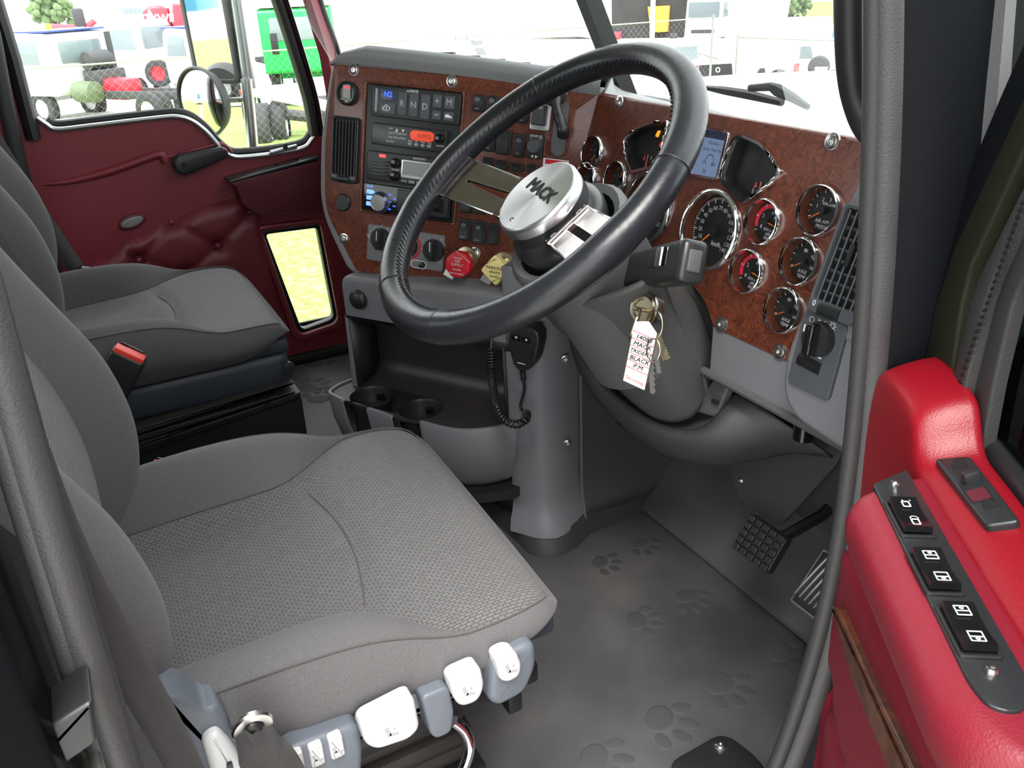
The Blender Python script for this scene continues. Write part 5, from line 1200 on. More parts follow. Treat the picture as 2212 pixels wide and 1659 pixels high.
# ignition lock
kp = ony(1391, 669, 0.555); KF = frame(kp, (0.96, 0.2, -0.1), (0.05, 0.35, 0.93))
io = lab(MB().lathe([(0.0175, -0.02), (0.0175, 0.002), (0.0155, 0.005), (0.0125, 0.005), (0.0120, 0.003), (0, 0.003)], KF, 32).build('ignition_lock', 'brass', sc), 'brass ignition lock')
MB().lathe([(0.019, -0.012), (0.021, -0.002), (0.0195, 0.001), (0.0175, 0.0)], KF, 32).build('lock_collar', 'steel', io)
# stalk
tip = onx(1490, 566, 0.66); root = onx(1362, 588, 0.50); dv = (tip - root)
SF = frame(root, dv, (0, 0.3, 1)); Ls = dv.length
so = MB(); so.rows([[V((x, y * k_, z * k2)) for y, z in rrect(-0.023, -0.015, 0.023, 0.015, 0.008, 4)] for x, k_, k2 in ((-0.02, 0.85, 0.9), (0.0, 0.9, 1), (Ls * 0.35, 0.92, 1), (Ls * 0.7, 1.0, 1), (Ls, 1.0, 1.0))], SF, cu=True)
so = lab(so.build('control_stalk', 'black_satin', sc), 'black multifunction stalk')
MB().box((0.016, 0.046, 0.031), SF @ T(Ls + 0.003, 0, 0), 0.007, 3).build('end_cap', 'black_satin', so)
MB().box((0.006, 0.024, 0.016), SF @ T(Ls + 0.0105, 0, 0), 0.0025, 3).build('end_button', 'dark_grey', so)
MB().box((0.058, 0.022, 0.006), SF @ T(Ls * 0.68, 0.006, 0.0135), 0.002).build('slide_recess', 'black_gloss', so)
MB().box((0.016, 0.022, 0.007), SF @ T(Ls * 0.74, 0.006, 0.0155), 0.0025).build('slide_switch', 'satin_alu', so)

# keys hanging from the lock
kt = thing('key_bunch', 'bunch of keys hanging from the ignition lock', 'keys', tuple(kp + V((0.01, -0.03, -0.05))))
KB = KF @ T(0.004, -0.004, 0.004)
MB().prism(roundpoly([(-0.004, 0.004), (0.010, 0.010), (0.030, 0.002), (0.030, -0.022), (0.012, -0.030), (-0.006, -0.014)], 0.005), -0.0012, 0.0012, KB @ T(0.004, 0, 0.012) @ RY(-58), 0.0006).build('inserted_key', 'brass', kt)
MB().box((0.009, 0.004, 0.014), KF @ T(0, 0, 0.009), 0.001).build('key_shank', 'brass', kt)
rc_ = ony(1413, 702, 0.530)
RF = frame(rc_, (1, 0.12, 0), (0.0, 0.15, 1))
MB().tube([RF @ V((0.0125 * math.cos(t), 0.0165 * math.sin(t), 0.0)) for t in [2 * math.pi * i / 30 for i in range(30)]], 0.0008, 6, closed=True).build('split_ring', 'brass', kt)
MB().tube([RF @ V((0.008 + 0.010 * math.cos(t), -0.026 + 0.013 * math.sin(t), 0.004)) for t in [2 * math.pi * i / 26 for i in range(26)]], 0.0009, 6, closed=True).build('small_ring', 'steel', kt)
def key(u0, v0, u1, v1, w_, m='brass', y=0.533):
    a, b = ony(u0, v0, y), ony(u1, v1, y + 0.004); F = frame(a, b - a, (0.2, -1, 0.1)); L = (b - a).length
    pts = [(0, -w_ * 0.5), (L * 0.35, -w_ * 0.5)] + [(L * (0.38 + 0.06 * i), -w_ * (0.5 if i % 2 else 0.25)) for i in range(10)] + [(L, -w_ * 0.2), (L, w_ * 0.3), (L * 0.35, w_ * 0.45), (0, w_ * 0.5)]
    MB().prism(pts, -0.0009, 0.0009, F @ RX(70)).build('key', m, kt)
key(1412, 725, 1436, 778, 0.007); key(1420, 722, 1444, 776, 0.008); key(1414, 740, 1424, 806, 0.008, 'steel'); key(1405, 745, 1410, 850, 0.009, 'steel')
# paper tag
a, b = ony(1396, 703, 0.522), ony(1369, 832, 0.518)
F = frame(a, (a - b).cross(V((0.45, -0.85, 0.25))), a - b); Lt = (a - b).length
tagw = 0.0285
tg = thing('key_tag', 'white handwritten paper tag on the key ring', 'key tag', tuple(b))
MB().prism([(-tagw / 2, -Lt), (tagw / 2, -Lt), (tagw / 2, -0.004), (0.002, 0.006), (-tagw / 2, -0.001)], -0.0003, 0.0003, F).build('card', 'paper', tg)
for i in range(6): MB().box((tagw, 0.0006, 0.0002), F @ T(0, -0.012 - 0.0095 * i, 0.0005)).build('ruled_line', 'print_red', tg)
t_ = MB()
for i, l in enumerate(('14088', 'MACK', 'TRIDENT', 'BLACK', 'P.M')): t_.text(l, 0.0082 if len(l) < 6 else 0.0068, F @ T(0.0005, -0.0168 - 0.0095 * i, 0.0006) @ RZ(3), shear=0.25, bold=0.0001)
t_.build('handwriting', 'print_black', tg, sharp=0)['kind'] = 'stuff'
MB().text('Securatag', 0.006, F @ T(0, -Lt + 0.007, 0.0006)).build('tag_print', 'print_red', tg, sharp=0)['kind'] = 'stuff'

# knee trim below the column
kn_ = lab(MB().rows(refine([[ony(u, v, y) for u, v, y in r_] for r_ in (
    [(1215, 668, .72), (1250, 750, .715), (1310, 836, .71), (1390, 900, .70), (1465, 930, .70), (1520, 926, .705), (1562, 888, .72), (1590, 850, .75)],
    [(1222, 700, .715), (1252, 775, .705), (1312, 858, .70), (1392, 922, .69), (1468, 950, .69), (1530, 944, .695), (1580, 905, .715), (1625, 870, .745)],
    [(1230, 740, .73), (1262, 810, .72), (1325, 890, .715), (1410, 955, .71), (1500, 985, .715), (1580, 975, .73), (1650, 945, .75), (1700, 915, .765)],
    [(1235, 760, .78), (1270, 835, .78), (1340, 910, .79), (1430, 975, .79), (1530, 1000, .80), (1620, 992, .81), (1710, 975, .815), (1800, 985, .815)])], 4)).build('knee_trim', 'dark_grey', dash, sharp=80, solid=0.004), 'curved dark knee trim under the column')
MB().rows(refine([[ony(u, v, y) for u, v, y in r_] for r_ in (
    [(1250, 748, .717), (1310, 834, .712), (1390, 898, .702), (1465, 928, .702), (1520, 924, .707), (1562, 886, .722), (1590, 850, .752)],
    [(1300, 770, .78), (1350, 830, .78), (1400, 870, .78), (1460, 890, .78), (1510, 880, .78), (1545, 850, .78), (1570, 825, .785)])], 4)).build('knee_trim_inner', 'mid_grey', dash, sharp=80)
MB().prism(roundpoly([(-0.03, -0.02), (0.018, -0.02), (0.034, 0.03), (0.0, 0.034)], 0.008), 0, 0.012, frame(ony(1545, 868, .735), (1, 0, 0.2), (0.2, 0.3, 1)), 0.004).build('trim_bracket', 'mid_grey', dash)
MB().box((0.016, 0.006, 0.002), frame(ony(1545, 868, .718), (1, 0, 0.2), (0.2, 0.3, 1)), 0.001).build('bracket_slot', 'black_plastic', dash)

# ================================================================== CENTRE CONSOLE
CF = frame((-0.172, 0.4085, 0), (0.839, 0.545, 0), (0, 0, 1))
def cf(u, v, o=0.0): return tuple(st(CF, u, v, o))
con = thing('centre_console', 'grey centre console with open bin and cup holders', 'console', (0.1, 0.70, 0))
XY = CF @ Matrix(((1, 0, 0, 0), (0, 0, 1, 0), (0, 1, 0, 0), (0, 0, 0, 1)))     # (s, o, z)
b = MB()
top = roundpoly([(-0.008, 0.412), (-0.008, 0.502), (0.40, 0.512), (0.40, 0.405), (0.345, 0.413)], [0.001, 0.025, 0.001, 0.001, 0.001], 5)
b.prism(top, -0.30, 0.0, CF, 0.010, 3)
b.prism([(-0.016, 0.16), (-0.008, 0.42), (0.004, 0.42), (0.004, 0.16)], -0.30, 0.0, CF, 0.003)
lab(b.build('console_face', 'grey_plastic', con), 'grey upper face of the console')
# right hand pillar lofted with a flared foot
plan = [(0.349, -0.30), (0.349, -0.004), (0.353, 0.0), (0.395, 0.0), (0.413, -0.005), (0.427, -0.017), (0.436, -0.035), (0.442, -0.06), (0.446, -0.098), (0.446, -0.108), (0.40, -0.20)]
rows_ = []
for z, ex in ((0.035, 0.018), (0.060, 0.014), (0.075, 0.006), (0.095, 0.002), (0.12, 0.0), (0.30, 0.0), (0.50, 0.0), (0.56, -0.01)):
    rows_.append([XY @ V((x + (ex if 0.36 < x else 0) * (0.6 if x < 0.42 else 1), o + (ex if o > -0.2 and 0.349 < x < 0.44 else 0), z)) for x, o in plan])
lab(MB().rows(rows_).build('console_pillar', 'grey_gloss', con, sharp=60), 'grey console corner pillar')
# kick panel under the tray, plinth
MB().rows([[XY @ V((x, o, z)) for x, o in ((-0.02, -0.09), (0.2, -0.07), (0.30, -0.06), (0.36, -0.02))] for z in (0.0, 0.06, 0.25)]).build('console_kick', 'grey_plastic', con)
pln = [(0.18, -0.06), (0.27, -0.050), (0.35, -0.006), (0.385, 0.014), (0.415, 0.010), (0.440, -0.008), (0.456, -0.040), (0.464, -0.10), (0.55, -0.245), (0.60, -0.40)]
MB().rows([[XY @ V((x + dx, o + dx, z)) for x, o in pln] for z, dx in ((0.0, 0.014), (0.012, 0.012), (0.030, 0.004), (0.042, 0.0), (0.044, -0.02))]).build('floor_plinth', 'rubber', con, sharp=60)
# bin
lb = [(0.004, 0.418), (0.346, 0.411), (0.349, 0.26), (0.004, 0.26)]
MB().prism(lb, -0.085, -0.075, CF).build('bin_back', 'bin_black', con)
fl = MB().rows([[XY @ V((x, o, z)) for x in (0.0, 0.1, 0.2, 0.3, 0.352)] for o, z in ((-0.076, 0.40), (-0.076, 0.305), (-0.070, 0.285), (-0.055, 0.274), (-0.02, 0.268))])
fl.build('bin_rear_sweep', 'bin_black', con, sharp=60)
MB().box((0.004, 0.16, 0.10), XY @ T(0.007, 0.34, -0.045) @ RX(0)).build('bin_side', 'bin_black', con) if False else None
MB().rows([[XY @ V((0.345, o, z)) for o in (-0.08, 0.001)] for z in (0.26, 0.412)]).build('bin_side', 'bin_black', con, solid=0.003)
MB().rows([[XY @ V((0.006, o, z)) for o in (-0.08, 0.001)] for z in (0.26, 0.416)]).build('bin_side', 'bin_black', con, solid=0.003)
# tray with two cup wells and slotted front wall
TZ = 0.272
outl = [(-0.016, -0.05), (-0.036, 0.0), (-0.038, 0.035), (-0.028, 0.052), (0.02, 0.066), (0.083, 0.074), (0.155, 0.084), (0.21, 0.076), (0.262, 0.078), (0.300, 0.070), (0.335, 0.048), (0.362, 0.018), (0.372, 0.0), (0.36, -0.05)]
c1, c2 = V((0.052, 0.020)), V((0.176, 0.028)); cr = 0.043
inn = [(x + (0.006 if x < 0 else -0.004 if x > 0.33 else 0), o - (0.007 if o > 0.04 else 0.0)) for x, o in outl]
tm = Matrix.Identity(4)
tp_ = MB(); XZ = XY @ T(0, 0, 0)
tp_.plate(inn, [circ(cr, 28, *c1), circ(cr, 28, *c2)], 0.262, 0.268, XY); tray = tp_.build('cup_tray', 'bin_black', con)
for c in (c1, c2):
    MB().lathe([(cr, 0.268), (cr * 0.93, 0.262), (cr * 0.93, 0.243), (cr * 0.88, 0.240), (cr * 0.86, 0.17), (0, 0.168)], XY @ T(c.x, c.y, 0), 30).build('cup_well', 'black_plastic', tray)
    for a in (20, 140, 260): MB().box((0.010, 0.018, 0.014), XY @ T(c.x, c.y, 0.246) @ RZ(a) @ T(cr * 0.86, 0, 0), 0.003).build('cup_finger', 'black_gloss', tray)
def wallpiece(ids, name='tray_wall'):
    pts = [V(outl[i]) if isinstance(i, int) else V(i) for i in ids]; pts = [V((p.x, p.y)) for p in (bez([p.to_3d() for p in pts], 5) if len(pts) > 2 else pts)]
    cc = V((0.16, -0.12)); rows_ = []
    for z, k_, dz in ((TZ - 0.004, 0, -0.008), (TZ, 0, -0.006), (TZ, 0, 0.0), (TZ - 0.006, 0, 0.002), (0.215, 0.004, 0), (0.150, 0.020, 0), (0.128, 0.042, 0), (0.108, 0.085, 0)):
        rows_.append([XY @ V((*(p + (cc - p).normalized() * (k_ - dz)), z)) for p in pts])
    MB().rows(rows_).build(name, 'grey_gloss', con, sharp=50, solid=0.004)
wallpiece([0, 1, 2, 3, (0.018, 0.0655)]); wallpiece([5, (0.12, 0.079), (0.148, 0.083)]); wallpiece([(0.207, 0.077), 8, 9, 10, 11, 12, 13])
MB().prism(inn, 0.11, 0.13, XY).build('tray_floor', 'black_plastic', con)
# plugs and blank panel outline
for u, v in ((776, 646), (1045, 722)):
    c = cf(u, v); MB().lathe([(0.019, -0.002), (0.019, 0.006), (0.017, 0.009), (0.012, 0.013), (0.0, 0.014)], CF @ T(*c, 0), 26).build('socket_cap', 'black_plastic', con)
q = [cf(*p) for p in ((822, 632), (940, 650), (940, 698), (826, 672))]
rr = (min(q[0][0], q[3][0]), (q[3][1] + q[2][1]) / 2, max(q[1][0], q[2][0]), (q[0][1] + q[1][1]) / 2)
MB().prism(rrect(*rr, 0.006), -0.002, 0.0018, CF, 0.001).build('ashtray_lid', 'grey_plastic', con)
# tunnel side panel (dark) beyond the seam
tn = [(0.152, 0.735), (0.150, 0.745), (0.150, 0.905), (0.128, 1.02), (0.10, 1.17)]
rows_ = []
for z, ex in ((0.03, 0.016), (0.06, 0.012), (0.085, 0.003), (0.15, 0.0), (0.40, 0.0), (0.62, -0.01)): rows_.append([V((x + ex, y, z)) for x, y in tn])
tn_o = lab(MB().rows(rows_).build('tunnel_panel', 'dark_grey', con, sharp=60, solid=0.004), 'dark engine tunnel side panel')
MB().tube([V((0.1555 + e, 0.7345, z)) for z, e in ((0.03, 0.014), (0.07, 0.007), (0.10, 0.001), (0.5, -0.001))], 0.0035, 8).build('seam_edge', 'mid_grey', con)
TF = frame((0.152, 0, 0), (0, 1, 0), (0, 0, 1))
for u, v in ((1303, 818), (1340, 908)): screw(TF, tuple(st(TF, u, v)), 0.007, True, con, 'steel' if v < 900 else 'black_gloss', 0.001)
PFp = XY @ V((0.437, -0.045, 0)); PF = frame(PFp, (0.545 * 0.9 - 0.2, 0.839 * 0.9, 0), (0, 0, 1))
for u, v in ((1220, 773), (1225, 954)): screw(PF, tuple(st(PF, u, v)), 0.006, True, con, 'steel', 0.0045)
# firewall mat fold
MB().prism([(0.10, 0.96), (0.20, 0.96), (0.24, 1.02), (0.10, 1.10)], 0.02, 0.05, I4, 0.01).build('mat_fold', 'rubber', con)

# ================================================================== HAND MICROPHONE
mp = thing('hand_microphone', 'black two-way radio microphone with coiled cord on the console', 'microphone', tuple(CF @ V((0.385, 0.40, 0.02))))
mpx = [(1102, 706), (1128, 700), (1164, 716), (1166, 738), (1157, 780), (1142, 802), (1116, 800), (1104, 775), (1097, 740)]
mpt = roundpoly([cf(*p, 0.036) for p in mpx], 0.008, 4)
mo_ = lab(MB().prism(mpt, 0.010, 0.038, CF, 0.006, 3).build('microphone_body', 'black_satin', mp), 'black plastic microphone body')
MB().box((0.05, 0.035, 0.014), CF @ T(*cf(1140, 715, 0.01), 0.005), 0.004).build('hanger_clip', 'black_plastic', mp)
for i in range(6): a, b_ = cf(1106, 757 + 6 * i, 0.04), cf(1152, 762 + 6 * i, 0.04); MB().tube([CF @ V((*a, 0.0378)), CF @ V((*b_, 0.0378))], 0.0008, 5).build('grille_rib', 'black_plastic', mo_)
for u, v, tx_ in ((1115, 730, '\u25bc'), (1137, 734, '\u25b2')):
    o = MB().box((0.016, 0.010, 0.003), CF @ T(*cf(u, v, 0.038), 0.0385), 0.001).build('channel_key', 'black_gloss', mo_); MB().text(tx_, 0.006, CF @ T(*cf(u, v, 0.04), 0.0403)).build('arrow', 'print_white', o, sharp=0)
MB().box((0.015, 0.0012, 0.0006), CF @ T(*cf(1126, 785, 0.038), 0.0383) @ RZ(-4)).build('name_bar', 'print_white', mo_)
st1 = bez([CF @ V((*cf(u, v, o), o)) for u, v, o in ((1129, 800, 0.024), (1131, 820, 0.022), (1133, 840, 0.018), (1128, 862, 0.014), (1124, 880, 0.016), (1138, 894, 0.03))], 6)
MB().tube(st1, [0.0052] * 7 + [0.0026] * (len(st1) - 7), 10).build('cord_lead', 'black_plastic', mp)
ax = bez([CF @ V((*cf(u, v, o), o)) for u, v, o in ((1138, 892, 0.05), (1134, 908, 0.085), (1112, 917, 0.095), (1088, 905, 0.095), (1074, 878, 0.08), (1066, 840, 0.04), (1062, 800, 0.012), (1061, 752, 0.010))], 12)
hel = []; L_ = 0; turns = 40; tot = sum((ax[i + 1] - ax[i]).length for i in range(len(ax) - 1)); nr = None; pos = 0; idx = 0
NP = turns * 9
cum = [0]
for i in range(len(ax) - 1): cum.append(cum[-1] + (ax[i + 1] - ax[i]).length)
nr = V((0, 0, 1))
for k_ in range(NP + 1):
    d = tot * k_ / NP
    while idx < len(ax) - 2 and cum[idx + 1] < d: idx += 1
    tn_ = (ax[idx + 1] - ax[idx]).normalized(); p = ax[idx] + tn_ * (d - cum[idx]); nr = (nr - tn_ * nr.dot(tn_)).normalized(); bn = tn_.cross(nr); a = 2 * math.pi * turns * k_ / NP
    hel.append(p + (nr * math.cos(a) + bn * math.sin(a)) * 0.0062)
MB().tube(hel, 0.0019, 6).build('coiled_cord', 'black_plastic', mp)
MB().tube(bez([CF @ V((*cf(u, v, o), o)) for u, v, o in ((1061, 752, 0.010), (1062, 735, 0.010), (1070, 718, 0.010), (1090, 706, 0.008), (1105, 690, 0.004))], 6), 0.0022, 8).build('cord_end', 'switch_grey', mp)

# ================================================================== PEDALS
bp_ = thing('brake_pedal', 'black ribbed rubber brake pedal', 'pedal', tuple(ony(1650, 1170, 0.80)))
BF = frame(ony(1651, 1170, 0.79), (1, 0, 0), (0, 0.55, 0.83))
q = [st(BF, *p) for p in ((1588, 1192), (1614, 1108), (1718, 1166), (1648, 1228))]
x0, x1 = (q[0].x + q[1].x) / 2, (q[2].x + q[3].x) / 2; y0, y1 = (q[0].y + q[3].y) / 2, (q[1].y + q[2].y) / 2
MB().prism(rrect(x0, y0, x1, y1, 0.006), -0.012, 0.002, BF, 0.003).build('pad_base', 'rubber_black', bp_)
for i in range(5):
    for j in range(5):
        cx_, cy_ = lerp(x0, x1, (i + .5) / 5), lerp(y0, y1, (j + .5) / 5); MB().box(((x1 - x0) / 5 * 0.82, (y1 - y0) / 5 * 0.82, 0.005), BF @ T(cx_, cy_, 0.004), 0.001, 1).build('tread_block', 'rubber_black', bp_)
MB().tube([BF @ V(((x0 + x1) / 2 + 0.02, y1 * 0.7, -0.012)), BF @ V(((x0 + x1) / 2 + 0.03, y1 + 0.05, -0.06)), BF @ V(((x0 + x1) / 2 + 0.03, y1 + 0.12, -0.085))], 0.009, 8).build('pedal_arm', 'steel_black', bp_)
ac = thing('accelerator_pedal', 'silver ribbed accelerator pedal beside the door seal', 'pedal', tuple(ony(1760, 1270, 0.76)))
AF = frame(ony(1752, 1262, 0.76), (1, 0, 0), (0, 0.62, 0.78))
q = [st(AF, *p) for p in ((1708, 1270), (1740, 1212), (1810, 1255), (1770, 1318))]
x0, x1, y0, y1 = q[0].x + 0.008, q[2].x + 0.03, q[0].y - 0.016, q[1].y + 0.03
MB().prism(rrect(x0, y0, x1, y1, 0.004), -0.008, 0.0, AF, 0.002).build('pedal_plate', 'satin_alu', ac)
MB().prism(rrect(x0 + 0.004, y0 + 0.004, x1 - 0.004, y1 - 0.004, 0.003), 0, 0.003, AF, 0.001).build('rubber_pad', 'rubber_black', ac)
for i in range(7): MB().box((0.0032, (y1 - y0) * 0.8, 0.004), AF @ T(x0 + 0.010 + 0.0085 * i, (y0 + y1) / 2 + 0.004, 0.004) @ RZ(-10), 0.001).build('metal_rib', 'satin_alu', ac)
MB().tube([AF @ V((x0 + 0.04, (y0 + y1) / 2, -0.006)), AF @ V((x0 + 0.04, (y0 + y1) / 2, -0.05)), V((0.70, 0.89, 0.01))], 0.009, 8).build('pedal_arm', 'steel_black', ac)
PC = frame((0, 0.845, 0), (1, 0, 0), (0, 0, 1))
pcv = MB().prism(roundpoly([tuple(st(PC, *p)) for p in ((1560, 940), (1580, 1015), (1602, 1080), (1688, 1136), (1812, 1000), (1840, 930))], 0.012), -0.004, 0.004, PC, 0.003)
po_ = lab(pcv.build('pedal_cover', 'dark_grey', dash), 'dark cover panel behind the pedals'); screw(PC, tuple(st(PC, 1606, 1036)), 0.006, False, dash, 'steel', 0.004)
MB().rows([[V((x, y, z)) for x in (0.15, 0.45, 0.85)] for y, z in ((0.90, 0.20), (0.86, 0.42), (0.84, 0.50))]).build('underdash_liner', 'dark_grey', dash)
# sill plate corner in the foreground
spf = frame(onz(1540, 1640, 0.012), (0.8, -0.6, 0), (0.6, 0.8, 0))
spo = tag(MB().prism(roundpoly([tuple(st(spf, *p)) for p in ((1440, 1660), (1548, 1598), (1578, 1602), (1640, 1650), (1690, 1740), (1500, 1760))], 0.02), -0.012, 0.012, spf, 0.005).build('sill_plate', 'rubber_black', None, loc=tuple(spf.translation)), 'black rubber sill plate corner at the bottom of the picture', 'sill plate')
screw(spf, tuple(st(spf, 1556, 1612, 0.012)), 0.008, True, spo, 'steel', 0.012)
# grab handle on the driver side windscreen pillar
gh = tag(MB().tube(bez([onx(u, v, x) for u, v, x in ((1890, -520, 0.80), (1856, -430, 0.765), (1842, -220, 0.76), (1838, -60, 0.76), (1838, 60, 0.76), (1842, 150, 0.76), (1853, 215, 0.762), (1876, 272, 0.775), (1915, 306, 0.80))], 6), 0.0142, 14).build('grab_handle', 'rubber_black', None, loc=tuple(onx(1842, 150, 0.76))), 'black grab handle beside the right windscreen edge', 'grab handle')
struct('trim_10', MB().box((0.04, 0.50, 0.80), T(-0.985, 0.925, 0.38)), 'burgundy_dark', 'burgundy kick panel ahead of the passenger door')

# ================================================================== DRIVER DOOR, open (door_2)
DF = frame((0.902, 0.58, 0), (0.823, -0.568, 0), (0, 0, 1))
def df(u, v, o=0.0): return tuple(st(DF, u, v, o))
d2 = thing('door_2', 'open red driver door with black switch panel', None, tuple(DF @ V((0.3, 0, 0))), kind='structure')
OT = DF @ Matrix(((1, 0, 0, 0), (0, 0, 1, 0), (0, 1, 0, 0), (0, 0, 0, 1)))     # (s, o, t)
# lower skin with tufting
bt = [V(p) for p in (df(1812, 1487), df(2112, 1596), (0.20, 0.25), (0.02, 0.06), (0.42, 0.12), (0.36, 0.38))]
cre = [(0, 2), (0, 3), (1, 2), (2, 3), (2, 4), (1, 4), (1, 5)]
rows_ = []
for i in range(71):
    sx = lerp(-0.045, 0.70, i / 70); r_ = []
    for j in range(61):
        t_ = lerp(-0.12, 0.56, j / 60); p = V((sx, t_)); e = min(sx + 0.05, 0.71 - sx); h = 0.010 * min(1, max(0, e / 0.03)) ** 0.5 - 0.006
        if t_ < 0.47:
            for q_ in bt: h -= 0.013 * math.exp(-((p - q_).length / 0.018) ** 2)
            for m_, n_ in cre: h -= 0.006 * math.exp(-(segd(p, bt[m_], bt[n_]) / 0.006) ** 2)
            h += 0.010
        lead = -0.040 + 0.012 * max(0, (t_ - 0.42) / 0.14)
        r_.append(OT @ V((max(sx, lead) if i else lead, h, t_)))
    rows_.append(r_)
lab(MB().rows(rows_).build('door_pad', 'red_pad', d2, sharp=80, solid=0.004), 'buttoned red vinyl lower panel')
for q_ in bt[:2]: MB().sphere(0.007, DF @ T(q_.x, q_.y, -0.002), 12, 8, (1, 1, 0.6)).build('button', 'red_pad', d2)
# leading edge return
MB().rows([[OT @ V((-0.040 + 0.012 * max(0, (t_ - 0.42) / 0.14) + dx, o, t_)) for dx, o in ((0.012, 0.006), (0.002, 0.004), (0, -0.004), (0.0, -0.05))] for t_ in (-0.12, 0.1, 0.3, 0.45, 0.56)]).build('leading_edge', 'red_vinyl', d2, sharp=60)
# belt moulding with the raised horn at the front
rows_ = []
for sx, q_ in [(-0.026, -0.04), (-0.022, 0.004), (-0.014, 0.022), (-0.004, 0.029), (0.02, 0.033), (0.045, 0.034), (0.066, 0.033), (0.078, 0.030), (0.087, 0.022), (0.095, 0.012), (0.104, 0.004), (0.116, 0.0), (0.15, 0.0), (0.21, 0.0), (0.30, 0.0), (0.45, 0.0), (0.70, 0.0)]:
    rows_.append([OT @ V((sx, o, t_)) for o, t_ in ((0.004, 0.50), (0.009, 0.57), (0.012, 0.615 + q_ * 0.6), (0.0115, 0.636 + q_), (0.008, 0.646 + q_), (-0.003, 0.6525 + q_), (-0.015, 0.657 + q_), (-0.027, 0.660 + q_), (-0.034, 0.658 + q_), (-0.037, 0.63 + q_))])
rows_ = [list(bez(r_, 2)) for r_ in rows_]
cols = [bez([r_[i] for r_ in rows_], 3) for i in range(len(rows_[0]))]
lab(MB().rows(cols).build('belt_moulding', 'red_gloss', d2, sharp=80, solid=0.003), 'bright red belt moulding')
# armrest with black switch plate
prof = [(0.000, 0.640), (0.014, 0.6440), (0.050, 0.6440), (0.060, 0.6425), (0.068, 0.636), (0.0715, 0.627), (0.0700, 0.612), (0.0630, 0.592), (0.044, 0.572), (0.002, 0.555)]
rows_ = []
for sx, k_ in ((0.098, 0.0), (0.100, 0.75), (0.106, 0.96), (0.116, 1), (0.16, 1), (0.22, 1), (0.28, 1), (0.315, 1), (0.335, 0.97), (0.352, 0.88), (0.366, 0.70), (0.374, 0.45), (0.377, 0.2)):
    rows_.append([OT @ V((sx + (0.035 * (o / 0.07) if sx < 0.12 else 0), o * (k_ if sx > 0.3 else max(k_, 0.0)), 0.60 + (t_ - 0.60) * (k_ if sx < 0.11 else 1))) for o, t_ in prof])
cols = [bez([r_[i] for r_ in rows_], 3) for i in range(len(prof))]
arm = lab(MB().rows(cols).build('armrest', 'red_vinyl', d2, sharp=70, solid=0.003), 'padded red armrest')
MB().prism([(p[0], p[1]) for p in ((0, 0), (0.001, 0), (0.001, 0.001))], 0, 0.0001, OT).build('armrest_tip', 'red_vinyl', d2) if False else None
AP = frame(DF @ V((0, 0.6445, 0)), (0.823, -0.568, 0), (0.568, 0.823, 0))       # (s, -o), normal up
def ap_(u, v, z=0.0): return tuple(st(AP, u, v, z))
q = [ap_(*p, 0.002) for p in ((1885, 1045), (1959, 1013), (2230, 1480), (2212, 1540), (2140, 1530), (2094, 1474))]
pl_ = lab(MB().prism(roundpoly(q, [0.004, 0.003, 0.004, 0.01, 0.012, 0.012], 4), -0.003, 0.002, AP, 0.001).build('switch_plate', 'black_satin', d2), 'black switch plate')
for u, v in ((1933, 1048), (2141, 1454)): screw(AP, ap_(u, v, 0.002), 0.0042, False, pl_, 'steel', 0.002)
def dswitch(u, v, kind):
    c = ap_(u, v, 0.006); M = AP @ T(*c, 0.002)
    bz = MB().hoop(rrect(-0.0215, -0.0118, 0.0215, 0.0118, 0.003), rrect(-0.0185, -0.0092, 0.0185, 0.0092, 0.002), 0, 0.002, M, 0.001).build('switch_bezel', 'black_plastic', pl_)
    rows_ = []
    for x, z in ((-0.018, 0.003), (-0.0175, 0.0075), (-0.010, 0.006), (0, 0.0048), (0.010, 0.0060), (0.0175, 0.0075), (0.018, 0.003)): rows_.append([M @ V((x, y, z if abs(y) < 0.0088 else 0.002)) for y in (-0.009, -0.0086, 0.0086, 0.009)])
    rk = MB().rows(rows_).build('rocker', 'black_gloss', pl_, sharp=30)
    for x, sg in ((-0.0105, -1), (0.0105, 1)):
        e = MB(); zz = 0.0067
        if kind == 'lock':
            e.hoop(rrect(-0.003, -0.0035, 0.0025, 0.0035, 0.001, 2), rrect(-0.002, -0.0025, 0.0015, 0.0025, 0.0006, 2), 0, 0.0003, M @ T(x + 0.001, 0, zz) @ RZ(90)); e.lathe([(0.0022, 0), (0.003, 0)], M @ T(x - 0.0028, 0.001 if sg < 0 else 0, zz + 0.0002), 12, a0=90, a1=270)
        else:
            e.hoop(rrect(-0.0042, -0.0042, 0.0042, 0.0042, 0.0004, 1), rrect(-0.0034, -0.0034, 0.0034, 0.0034, 0.0003, 1), 0, 0.0003, M @ T(x, 0, zz)); e.box((0.0008, 0.0078, 0.0003), M @ T(x + 0.0003, 0, zz + 0.0002)); e.lathe([(0.0004, 0), (0.0014, 0)], M @ T(x + 0.002 * sg, 0, zz + 0.0004), 8)
        e.build('switch_icon', 'print_white', rk, sharp=0)['kind'] = 'stuff'
dswitch(1966, 1113, 'lock'); dswitch(2021, 1229, 'win'); dswitch(2092, 1354, 'win')
